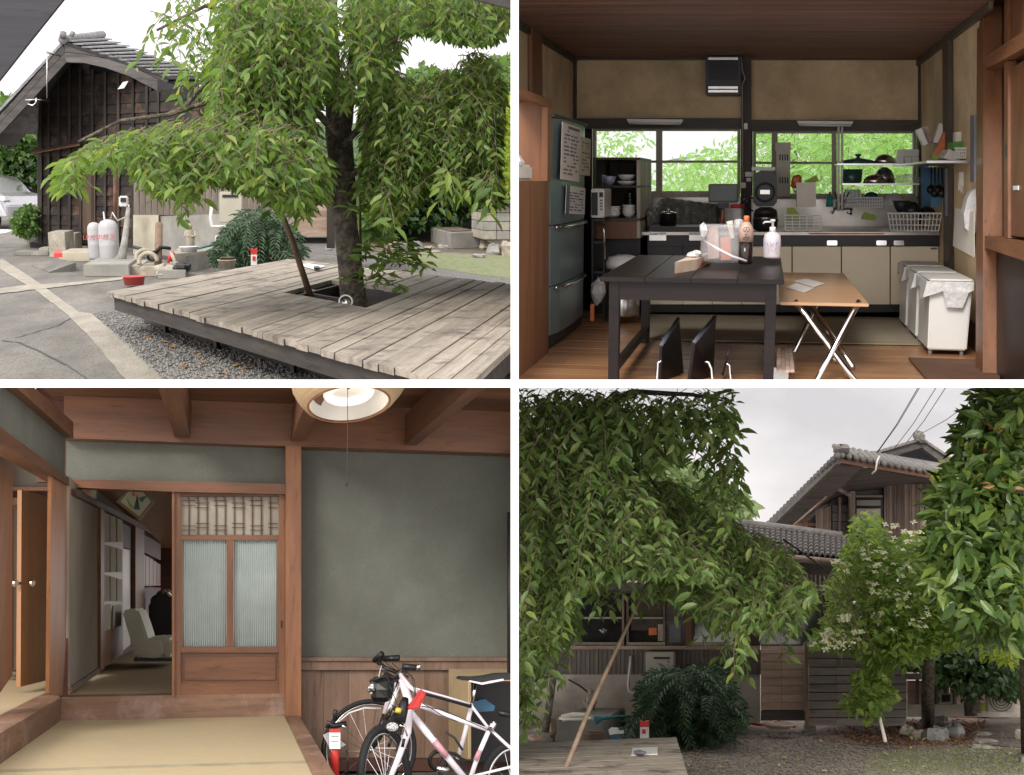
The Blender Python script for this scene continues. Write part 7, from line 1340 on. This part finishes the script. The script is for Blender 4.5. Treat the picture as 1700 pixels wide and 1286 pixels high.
# sink, statue, heater, etc
t = thing('water_heater', 'beige wall-mounted water heater with a slot above the fern', 'water heater', S.p(1095, 1140, DW-.3)); H('casing', M_beige, 1071.5, 1082, 1119, 1141, D=DW-.35, t=.3, par=t, bv=.015); H('vent_slot', M_dark, 1085, 1090.5, 1112, 1094, D=DW-.365, t=.02, par=t); H('badge', M_ink, 1107, 1097, 1112, 1099, D=DW-.36, t=.015, par=t)
m = MB(); m.tube([S.p(1047, 1089, DW-.1), S.p(1046, 1105, DW-.15), S.p(1043, 1135, DW-.15), S.p(1044, 1146, DW-.15), S.p(1050, 1150, DW-.15), S.p(1075, 1149, DW-.2)], .022, 8); m.build('water_pipe', M_white2, label='pale pipe bending down left of the water heater', cat='pipe')
statue(S, S.p(981, 1190, 18.2), .42, 'small pale robed statue on the sink behind the leaning pole')
blk('stone_sink', 921, 1197, 1003, 1233, 0, 2.5, M_grey_pl, 'concrete garden sink left behind the leaning pole', 'sink', .02, S); blk('concrete_step', 875, 1215, 920, 1232, 0, 1.5, M_block, 'low pale concrete step at the left behind the deck', 'step', .02, S)
m = MB(); m.tube([S.p(933, 1192, 16.2), S.p(950, 1188, 16.2), S.p(975, 1189, 16.2)], .045, 8); m.torus(S.p(955, 1192, 16), S.U, .2, .016, 20, 6); m.build('coiled_hose', M_paper, label='pale coiled hose lying on the concrete sink', cat='hose')
m = MB(); m.tube([S.p(918, 1192, 16), S.p(920, 1215, 16), S.p(914, 1222, 16)], .04, 8); m.build('tap_pipe', M_pole, label='brown tap pipe at the left end of the sink', cat='pipe'); m = MB(); m.rock(S.p(888, 1224, 14.5), .08, .1, .03, 3); m.build('work_gloves', M_plk, label='pale work gloves on the low step at the left', cat='gloves')
tub(S, 966, 1003, 1211, 1232, 14, M_pole, 'round brown basin between the pole and blue pot', 'round_basin', 'basin'); tub(S, 1010, 1030, 1208, 1228, 14, M_blue, 'blue pot with a white bag right of the brown basin', 'blue_pot', 'pot')
m = MB(); m.fp([(1010, 1211), (1014, 1208), (1024, 1209), (1026, 1214), (1034, 1213), (1034, 1218), (1022, 1218), (1012, 1220)], 13.9, .1); m.build('white_bag', M_bagw, label='white bag on the blue pot', cat='bag')
m = MB(); m.tube([S.p(988, 1196, 16), S.p(1000, 1192, 16), S.p(1046, 1188, 16.5)], [.06, .03, .012], 8); m.build('teal_broom', bpy.data.materials['teal_bristle'], label='dark teal broom lying over the sink edge', cat='broom')
extinguisher_box(S, 1062, 1197, 1076, 1227, 14, 'red and white box standing between deck and fern'); m = MB(); m.tube([S.p(944, 1128, DW-.1), S.p(962, 1138, DW-.1), S.p(978, 1150, DW-.1)], .015, 6); m.build('wall_cable', M_dark, label='dark cable slanting across the pale wall', cat='cable')
m = MB(); m.tube([S.p(1237, 1200, 18.5), S.p(1260, 1203, 18), S.p(1290, 1203, 18), S.p(1320, 1206, 17.8)], .02, 6); m.build('red_hose', M_red, label='red hose along the foot of the wall', cat='hose'); m = MB(); m.tube([S.p(1055, 1180, DW-.2), S.p(1060, 1168, DW-.2), S.p(1070, 1162, DW-.2), S.p(1085, 1160, DW-.2)], .016, 6); m.build('thin_hose', M_paper, label='thin pale hose looping behind the fern', cat='hose')
# plank screen and gate
M_plkg = wood('lightened_red_plank', (.72, .55, .45), (.5, .35, .27), S.R, rough=.7, piece=.18)  # plank colour lightened to offset the cherry's shade
t = thing('plank_screen', 'pale red horizontal plank screen right of the house wall', 'screen', S.p(1300, 1190, 18.6))
for k in range(8): y = 1072+k*13.4; H('plank', M_plkg, 1263, y, 1297.5, y+12.6, D=18.6-(k % 2)*.01, t=.05, par=t); H('plank', M_plkg, 1298, y, 1336, y+12.6, D=18.61, t=.05, par=t)
H('base_board', M_eave, 1263, 1180, 1336, 1196, D=18.65, t=.1, par=t); H('back_sheet', M_dark, 1264, 1073, 1335, 1179.5, D=18.75, t=.05, par=t)  # dark sheet added behind so the plank gaps look shaded
t = thing('slatted_gate', 'dark grey slatted gate between the plank screen and dogwood', 'gate', S.p(1420, 1203, 18.2)); M_gate = wood('grey_gate_slat', (.22, .19, .17), (.12, .105, .095), S.R, rough=.7, piece=.15)
for k in range(9): y = 1080+k*14.0; H('slat', M_gate, 1343, y, 1388, y+12.4, D=18.1, t=.05, par=t); H('slat', M_gate, 1388.5, y, 1505, y+12.4, D=18.12, t=.05, par=t)
H('post', M_pole, 1336.5, 1068, 1342.7, 1206, D=18.0, t=.15, par=t); H('rail', M_gate, 1346, 1190+0, 1505, 1202, D=18.08, t=.03, par=t) if False else None
H('back_sheet', M_dark, 1343, 1082, 1505, 1202, D=18.4, t=.05, par=t)
blk('concrete_block', 1336, 1205, 1355, 1215, 0, .4, M_block, 'small pale concrete block at the foot of the gate post', S=S); blk('concrete_block', 1416, 1204, 1432, 1213, 0, .4, M_grey_pl, 'small grey block under the middle of the gate', S=S)
m = MB(); m.rock(S.p(1290, 1203, 17.5), .2, .2, .05, 3); m.build('wood_scrap', M_plk, label='flat orange brown wood scrap by the screen foot', cat='scrap')
# right back shed
t = thing('low_shed', 'low pale plank shed in the shade behind the garden trees', 'shed', S.p(1600, 1175, 20.5))
for k in range(6): H('panel', M_plkg, 1506+k*36, 1130, 1540+k*36, 1169, D=20.5, t=.1, par=t)
H('base', M_wall_g, 1506, 1169.3, 1740, 1190, D=20.4, t=.2, par=t); H('roof_edge', M_wall_g, 1500, 1118, 1745, 1128, D=20.2, t=.6, par=t); H('upper_band', M_dark, 1506, 1060, 1740, 1117, D=20.8, t=.1, par=t)
for x in (1521, 1553, 1583): H('post', M_sid, x, 1128.3, x+5, 1169, D=20.4, t=.08, par=t)
f = H('window', M_fram, 1561, 1151, 1581, 1167, D=20.38, t=.05, par=t); H('pane', M_gl2, 1564, 1153, 1578, 1165, D=20.37, t=.008, par=f)
t = thing('air_conditioner', 'beige outdoor air conditioning unit with a round fan grille', 'air conditioner', S.p(1665, 1182, 19.8)); H('casing', M_beige, 1640, 1143, 1684, 1182, D=19.8, t=.3, par=t, bv=.01)
for r_ in (.04, .08, .12, .16): m = MB(); m.torus(S.p(1662, 1162, 19.77), S.F, r_, .006, 24, 5); m.build('grille_ring', M_dark, t)
tub(S, 1618, 1636, 1164, 1180, 19, M_lime, 'yellow green plant pot beside the air conditioner', 'plant_pot', 'pot')
# deck corner
dk = thing('wooden_deck', 'corner of a grey plank deck at the lower left of the garden', 'deck', S.g(1000, 1260, 0)); hh = .42
A, B, C, E_ = S.g(845, 1234, hh), S.g(1123, 1223, hh), S.g(1152, 1320, hh), S.g(845, 1333, hh)
M_deck2 = wood('weathered_deck_wood_b', (.46, .4, .33), (.23, .19, .155), S.R, sc=18, rough=.8, str_=.04, stain=(.11, .09, .075), sa=.7, piece=.12, ssc=3)
N = 11
for i in range(N):
    v0, v1 = (i+.03)/N, (i+.97)/N; f = lambda u, v: (A*(1-u)+B*u)*(1-v)+(E_*(1-u)+C*u)*v; c = [0, .33+.3*(i % 2), 1]
    for u0, u1 in zip(c, c[1:]): m = MB(); m.prism([f(u0+.001, v0), f(u1-.001, v0), f(u1-.001, v1), f(u0+.001, v1)], -S.U*.045); m.build('deck_board', M_deck2, dk)
m = MB(); m.prism([B-S.U*.05-S.R*.02, C-S.U*.05-S.R*.02, C-S.U*.2-S.R*.02, B-S.U*.2-S.R*.02], -S.R*.05); m.build('joist', M_deckd, dk); m = MB(); m.prism([A-S.U*.05, B-S.U*.05-S.R*.1, B-S.U*.4-S.R*.1, A-S.U*.4], S.F*.05); m.build('joist', M_deckd, dk)
t = thing('paper_sheet', 'white sheet of paper with a dark key case on the deck corner', 'paper', S.g(1070, 1247, hh)); m = MB(); m.prism([S.g(x, y, hh+.012) for x, y in ((1050, 1241), (1092, 1239.5), (1092, 1251), (1048, 1253))], -S.U*.008); m.build('sheet', M_enam, t); m = MB(); m.rock(S.g(1062, 1249, hh+.03), .05, .09, .02, 3); m.build('key_case', M_ink, label='dark key case with a red mark on the white sheet', cat='case')
m = MB(); m.tube([S.p(930, 1300, 9.6), S.p(975, 1185, 10.2), S.p(1020, 1085, 10.6), S.p(1070, 978, 11)], [.021, .019, .017, .014], 10); m.build('prop_pole', wood('pale_prop_pole', (.27, .2, .14), (.16, .115, .08), S.U, sc=12), label='long slanting prop pole rising from the deck corner', cat='pole')
pole([(1470, 1231, 15.7), (1460, 1190, 16), (1449, 1143, 16.4)], .022, .016, 'short pale bamboo prop leaning under the dogwood', 'thin_stick', mt=M_paper, cat='stick', S=S)
pole([(905, 1215, 15), (915, 1150, 15), (925, 1080, 14.8), (930, 990, 14.6)], .05, .03, 'dark slender trunk at the left behind the deck', 'driftwood_post', mt=M_bark, S=S)
m = MB(); m.tube([S.p(1217, 1021, 15), S.p(1316, 1048, 17)], .012, 6); m.build('bamboo_rod', M_paper, label='pale thin rod slanting before the low windows', cat='rod')
# rocks
for i, (x, y, rx, ry, mt, lab) in enumerate(((1506, 1217, 12, 11, M_stone2, 'knobbly tan rock left in the rock ring'), (1523, 1222, 12, 9, M_stone2, 'ochre squarish rock in front of the ring'), (1548, 1223, 17, 12, M_stone, 'big dark grey boulder of the ring'), (1562, 1221, 14, 12, M_stone, 'blue grey boulder right of the big dark one'), (1583, 1215, 15, 15, M_stone, 'tall brown grey boulder at the right of the ring'), (1480, 1205, 9, 7, M_stone, 'small rock at the left behind the ring'), (1496, 1203, 8, 10, M_stone, 'upright small rock behind the tan one'), (1512, 1208, 6, 5, M_stone2, 'small pale stone on top of the ring'), (1560, 1195, 16, 10, M_stone, 'mossy rock at the foot of the trunk'),
    (1629, 1218, 16, 3, M_stone2, 'farthest flat stepping stone'), (1634, 1230, 17, 3, M_stone2, 'middle flat stepping stone'), (1629, 1240, 17, 3.5, M_block, 'nearest pale flat stepping stone'), (1695, 1222, 9, 9, M_stone2, 'brown rock at the right edge'), (1640, 1184, 25, 12, M_stone, 'dark boulder in the shade below the air conditioner'), (1598, 1182, 22, 12, M_stone, 'dark boulder in the shade right of the trunk'), (1699, 1263, 7, 7, M_stone, 'grey rock cut by the right edge'))):
    c = S.g(x, y+ry*.6, 0); D = S.xyz(c)[2]; m = MB(); m.rock(c+S.U*ry*.5*D/2000, rx*D/2000, rx*D/2000*1.5, ry*D/2000, 60+i); m.build('garden_rock', mt, label=lab, cat='rock')
# fern
fern(S, [(1028, 1235), (1032, 1205), (1062, 1180), (1060, 1150), (1080, 1118), (1110, 1105), (1150, 1106), (1165, 1110), (1172, 1104), (1200, 1108), (1214, 1140), (1228, 1160), (1238, 1195), (1225, 1215), (1190, 1236), (1130, 1240), (1090, 1236), (1076, 1228), (1062, 1200), (1050, 1235)], (15.6, 18.6), 640, .15, LFF, 'large dark green fern bush with drooping fronds beside the deck corner', S.p(1140, 1236, 16.5))
# cherry, left
t = thing('weeping_cherry_tree', 'large weeping cherry filling the left of the garden view', 'tree', S.p(905, 1230, 11)); tw = MB(); L = []
LFG = leafmat('garden_cherry_leaf', [(.07, .125, .032), (.105, .175, .042), (.145, .225, .058), (.09, .15, .038), (.22, .31, .09)], tr=.38, rare=(.2, .24, .06))  # leaf greens of the garden cherry
gA = [(855, 640), (1075, 640), (1040, 700), (1030, 740), (1040, 780), (1075, 800), (1110, 850), (1160, 890), (1200, 950), (1180, 965), (1060, 950), (1000, 960), (958, 985), (930, 1060), (895, 1080), (855, 1160)]
gB = [(1070, 780), (1130, 800), (1180, 850), (1240, 870), (1290, 900), (1345, 970), (1340, 990), (1310, 995), (1220, 985), (1100, 965), (1090, 900)]
gTop = [(1030, 640), (1210, 640), (1216, 668), (1195, 690), (1130, 680), (1100, 740), (1060, 760), (1030, 720)]
gHang = [(1125, 650), (1205, 660), (1222, 740), (1228, 800), (1215, 860), (1195, 870), (1180, 840), (1160, 800), (1165, 740), (1135, 720)]
L += strands(S, gA, (9.6, 13), 1750, 1.1, .104, tw, lean=(.1, 0), spread=.6); L += strands(S, gB, (11, 14.5), 760, .8, .098, tw, lean=(.3, 0), keep=[(1060, 780), (1130, 795), (1190, 850), (1250, 868), (1300, 900), (1350, 980), (1345, 1010), (1310, 1030), (1250, 1040), (1180, 1005), (1060, 985)], spread=.6)
L += strands(S, gTop, (10, 13), 150, .7, .125, tw, lean=(.2, 0), keep=[(1010, 640), (1222, 640), (1225, 720), (1140, 740), (1100, 785), (1010, 780)]); L += strands(S, gHang, (10.5, 12), 62, .8, .125, tw, keep=[(1110, 640), (1225, 640), (1235, 830), (1215, 890), (1180, 880), (1150, 780)])
for x, y0, y1, n in ((880, 1080, 1215, 30), (915, 1050, 1150, 20), (940, 1010, 1090, 20), (870, 1150, 1235, 14), (925, 1080, 1170, 10), (1000, 980, 1040, 7), (1030, 980, 1060, 8), (1075, 980, 1030, 6), (1110, 980, 1015, 8), (1135, 985, 1040, 5), (1180, 1000, 1075, 18), (1215, 1010, 1110, 16), (1230, 1060, 1140, 10), (1260, 1010, 1060, 22), (1295, 1020, 1115, 14), (1310, 990, 1060, 20), (1335, 980, 1020, 10), (1200, 990, 1050, 14), (915, 1120, 1150, 5)):
    L += strands(S, [(x-14, y0-25), (x+14, y0-25), (x+14, y0+5), (x-14, y0+5)], (10, 13), n, 1.3, .118, tw, keep=[(x-30, y0-70), (x+30, y0-70), (x+20, y1-16), (x-20, y1-16)])
leaves(L, 'foliage', LFG, t, S, nobj=290, w=.2); tw.build('twigs', M_twig, t, kind='stuff')
for pts in ([(850, 760, 11.5, .06), (960, 740, 11.5, .045), (1040, 770, 11.8, .03), (1075, 790, 12, .022), (1108, 830, 12, .014), (1120, 850, 12, .008)], [(855, 1010, 10.5, .02), (880, 900, 10.4, .02), (905, 840, 10.4, .016), (925, 820, 10.4, .01)], [(930, 700, 11.6, .05), (1050, 650, 11.6, .03), (1150, 655, 11.6, .02), (1200, 665, 11.6, .01)], [(1300, 895, 14, .012), (1350, 930, 14, .01), (1390, 960, 14, .006), (1410, 985, 14, .004)]):
    m = MB(); m.tube([S.p(*a[:3]) for a in pts], [a[3] for a in pts], 8); m.build('branch', M_bark, t)
m = MB()
for k in range(26):
    x = random.uniform(1330, 1420); P = S.p(x, random.uniform(930, 985), 13.6); pts = [P]
    d = (S.R*random.uniform(.0, .9)-S.U).normalized()
    for i in range(7): d = (d-S.U*.15+rv(.12)).normalized(); P = P+d*.12; pts.append(P)
    m.tube(pts, [.004-.0004*i for i in range(8)], 3, cap=False)
m.build('bare_twigs', M_twig, t, kind='stuff')
bush('background_tree', [(1030, 800), (1050, 768), (1100, 755), (1140, 770), (1190, 800), (1250, 840), (1250, 860), (1150, 850), (1080, 830)], (30, 36), 150, .32, leafmat('pale_far_leaf', [(.12, .18, .06), (.17, .24, .09)], tr=.3), 'pale green tree in the gap behind the cherry', S=S, rad=.4, cat='tree', trunk=[(1120, 1000, 33, .2), (1110, 850, 33, .15)])
# dogwood
dgP = [(1382, 960), (1402, 915), (1418, 872), (1432, 845), (1446, 838), (1456, 862), (1470, 890), (1490, 905), (1505, 885), (1530, 878), (1545, 900), (1560, 930), (1620, 950), (1650, 1000), (1650, 1060), (1560, 1080), (1500, 1110), (1440, 1080), (1400, 1080), (1350, 1075), (1342, 1068), (1365, 1040), (1380, 1010), (1372, 985)]
LFD2 = leafmat('dogwood_leaf', [(.09, .16, .03), (.13, .21, .045), (.18, .27, .06), (.23, .32, .08)], tr=.45)
t = thing('dogwood_tree', 'light green dogwood with white four-petalled flowers before the farmhouse', 'tree', S.g(1541, 1207, 0)); L = cluster(S, dgP, (15.0, 17.2), 760, .105, .2, 14, flat=.28)
L += cluster(S, [(1400, 1160), (1425, 1150), (1420, 1120), (1450, 1100), (1475, 1120), (1470, 1145), (1480, 1170), (1460, 1185), (1440, 1200), (1420, 1180), (1402, 1185)], (15.4, 16.6), 75, .12, .18, 12, flat=.4); L += cluster(S, [(1425, 1070), (1490, 1070), (1475, 1120), (1440, 1115)], (15.6, 17), 24, .13, .18, 12, flat=.4); L += cluster(S, [(1468, 1150), (1490, 1148), (1488, 1165), (1470, 1162)], (15.5, 16), 8, .11, .1, 10)
leaves(L, 'crown', LFD2, t, S, nobj=140, w=.26)
m = MB(); m.tube([S.g(1541, 1208, 0), S.p(1540, 1150, 17.6), S.p(1543, 1080, 17.4), S.p(1520, 1000, 17.2), S.p(1470, 900, 17)], [.1, .085, .075, .06, .02], 12); m.build('trunk', M_bark, t)
for pts in ([(1543, 1090, 17.4), (1580, 1040, 17), (1620, 1010, 17)], [(1535, 1060, 17.3), (1460, 1030, 17), (1400, 1050, 16.8), (1350, 1068, 16.5)], [(1520, 1000, 17.2), (1450, 960, 17), (1400, 960, 16.6)], [(1448, 1143, 16.4), (1440, 1100, 16.6), (1432, 1000, 16.8), (1430, 880, 17)]): m = MB(); m.tube([S.p(*a) for a in pts], [.035, .025, .015, .008][:len(pts)], 6); m.build('branch', M_bark, t)
M_pet = mat('cream_petal', (.88, .87, .62), (.84, .82, .55), rough=.7); pm = bpy.data.meshes.new('flower'); 
vs = []; fs = []
for q in range(4):
    a = q*math.pi/2
    def rot(x, y, z): return (x*math.cos(a)-y*math.sin(a), x*math.sin(a)+y*math.cos(a), z)
    o = len(vs); vs += [rot(0, 0, 0), rot(.3, .5, .1), rot(0, 1, .0), rot(-.3, .5, .1)]; fs += [(o, o+1, o+2, o+3)]
pm.from_pydata(vs, [], fs); pm.materials.append(M_pet); rn = random.Random(5)
for poly, n in (([(1345, 1072), (1372, 1042), (1430, 1048), (1428, 1062), (1400, 1072), (1368, 1080)], 46), ([(1378, 1035), (1400, 1018), (1415, 1020), (1410, 1032)], 18), ([(1440, 1005), (1540, 1000), (1550, 1040), (1500, 1055), (1450, 1045)], 26), ([(1440, 965), (1510, 985), (1520, 1000), (1450, 990)], 22), ([(1425, 900), (1500, 905), (1520, 960), (1440, 950)], 34), ([(1380, 925), (1420, 930), (1410, 960), (1385, 950)], 12), ([(1460, 870), (1535, 865), (1540, 900), (1480, 900)], 20)):
    for _ in range(int(n*1.45)):
        x, y = randpt(poly, rn); P = S.p(x, y, rn.uniform(14.8, 15.4)); o = bpy.data.objects.new('flower', pm); COL.objects.link(o); o.parent = t; s_ = rn.uniform(.032, .055)
        z = (S.U+S.R*rn.gauss(0, .3)-S.F*rn.uniform(.3, 1.1)).normalized(); xx = z.orthogonal().normalized(); yy = z.cross(xx); M = Matrix((xx*s_, yy*s_, z*s_)).transposed().to_4x4(); M.translation = P-WL[t.name]; o.matrix_local = M
bush('green_tree', [(1440, 1060), (1480, 1030), (1560, 1060), (1640, 1050), (1700, 1100), (1700, 1125), (1660, 1130), (1600, 1120), (1560, 1150), (1550, 1110), (1500, 1105), (1460, 1090)], (18, 20), 420, .12, leafmat('deep_green_leaf', [(.03, .075, .018), (.05, .11, .025), (.075, .15, .035)], tr=.3), 'deep green broadleaf tree right of the dogwood', S=S, rad=.22, per=18, cat='tree', w=.28, trunk=[(1612, 1188, 19, .09), (1608, 1150, 19, .08), (1600, 1100, 18.6, .06)])
bush('green_tree', [(1590, 1090), (1640, 1060), (1700, 1090), (1720, 1150), (1690, 1160), (1640, 1145), (1600, 1165), (1585, 1130)], (17.5, 19.5), 170, .13, LFD, 'dark tree with a short trunk in front of the low shed', S=S, rad=.25, per=16, cat='tree', w=.28, trunk=[(1617, 1183, 18.4, .1), (1614, 1140, 18.4, .08)])
bush('maple_tree', [(1550, 790), (1570, 758), (1590, 770), (1600, 800), (1580, 815), (1555, 810)], (19, 20), 36, .11, LFY, 'yellow green maple tips beside the upper eave', S=S, rad=.16, per=14, cat='tree', w=.16)
bush('maple_tree', [(1620, 1078), (1660, 1080), (1710, 1092), (1710, 1104), (1660, 1098), (1625, 1088)], (15, 16), 30, .11, LFY, 'yellow green maple spray low at the right edge', S=S, rad=.14, per=14, cat='tree', w=.18)
# laurel at the right
lp = [(1640, 640), (1720, 640), (1720, 1075), (1650, 1060), (1600, 1040), (1575, 1000), (1545, 960), (1560, 930), (1540, 900), (1558, 880), (1545, 830), (1570, 810), (1590, 780), (1600, 745), (1588, 715), (1618, 712), (1605, 690), (1632, 680), (1625, 655)]
LFL = leafmat('laurel_leaf', [(.045, .085, .02), (.065, .12, .03), (.09, .155, .04), (.13, .2, .05), (.17, .24, .05)], tr=.32, rough=.3); LFO = leafmat('orange_new_leaf', [(.35, .16, .06), (.45, .22, .08)], tr=.35)
t = thing('laurel_tree', 'big glossy laurel with some orange new leaves at the right edge', 'tree', S.g(1690, 1230, 0)); L = cluster(S, lp, (10, 13.5), 1150, .15, .095, 11, flat=.8, up=.5, lvar=.5); leaves(L, 'crown', LFL, t, S, nobj=240, w=.2)
Lr = cluster(S, [(1560, 830), (1610, 720), (1640, 640), (1700, 640), (1650, 760), (1590, 860), (1565, 960)], (10.5, 13), 60, .15, .2, 9, flat=.9, up=.4, keep=[(1612, 640), (1720, 640), (1720, 1070), (1560, 1040), (1540, 930), (1550, 820), (1592, 750), (1590, 710)], lvar=.5); leaves(Lr, 'outer_sprays', LFL, t, S, w=.2)
L = cluster(S, [(1610, 680), (1660, 690), (1700, 740), (1700, 900), (1640, 880), (1600, 700)], (9.8, 10.4), 7, .1, .06, 4, up=.4); leaves(L, 'new_leaves', LFO, t, S, nobj=20, w=.2); m = MB(); m.tube([S.g(1712, 1250, 0), S.p(1708, 1000, 12.5), S.p(1690, 800, 12.5), S.p(1670, 660, 12.5)], [.12, .1, .07, .03], 10); m.build('trunk', M_bark, t)
for a in range(9): y = 700+a*38; m = MB(); m.tube([S.p(1705, y+40, 12.5), S.p(1665, y, 12), S.p(1600+(a % 3)*12, y-8, 11.5)], [.03, .02, .008], 6); m.build('branch', M_bark, t)
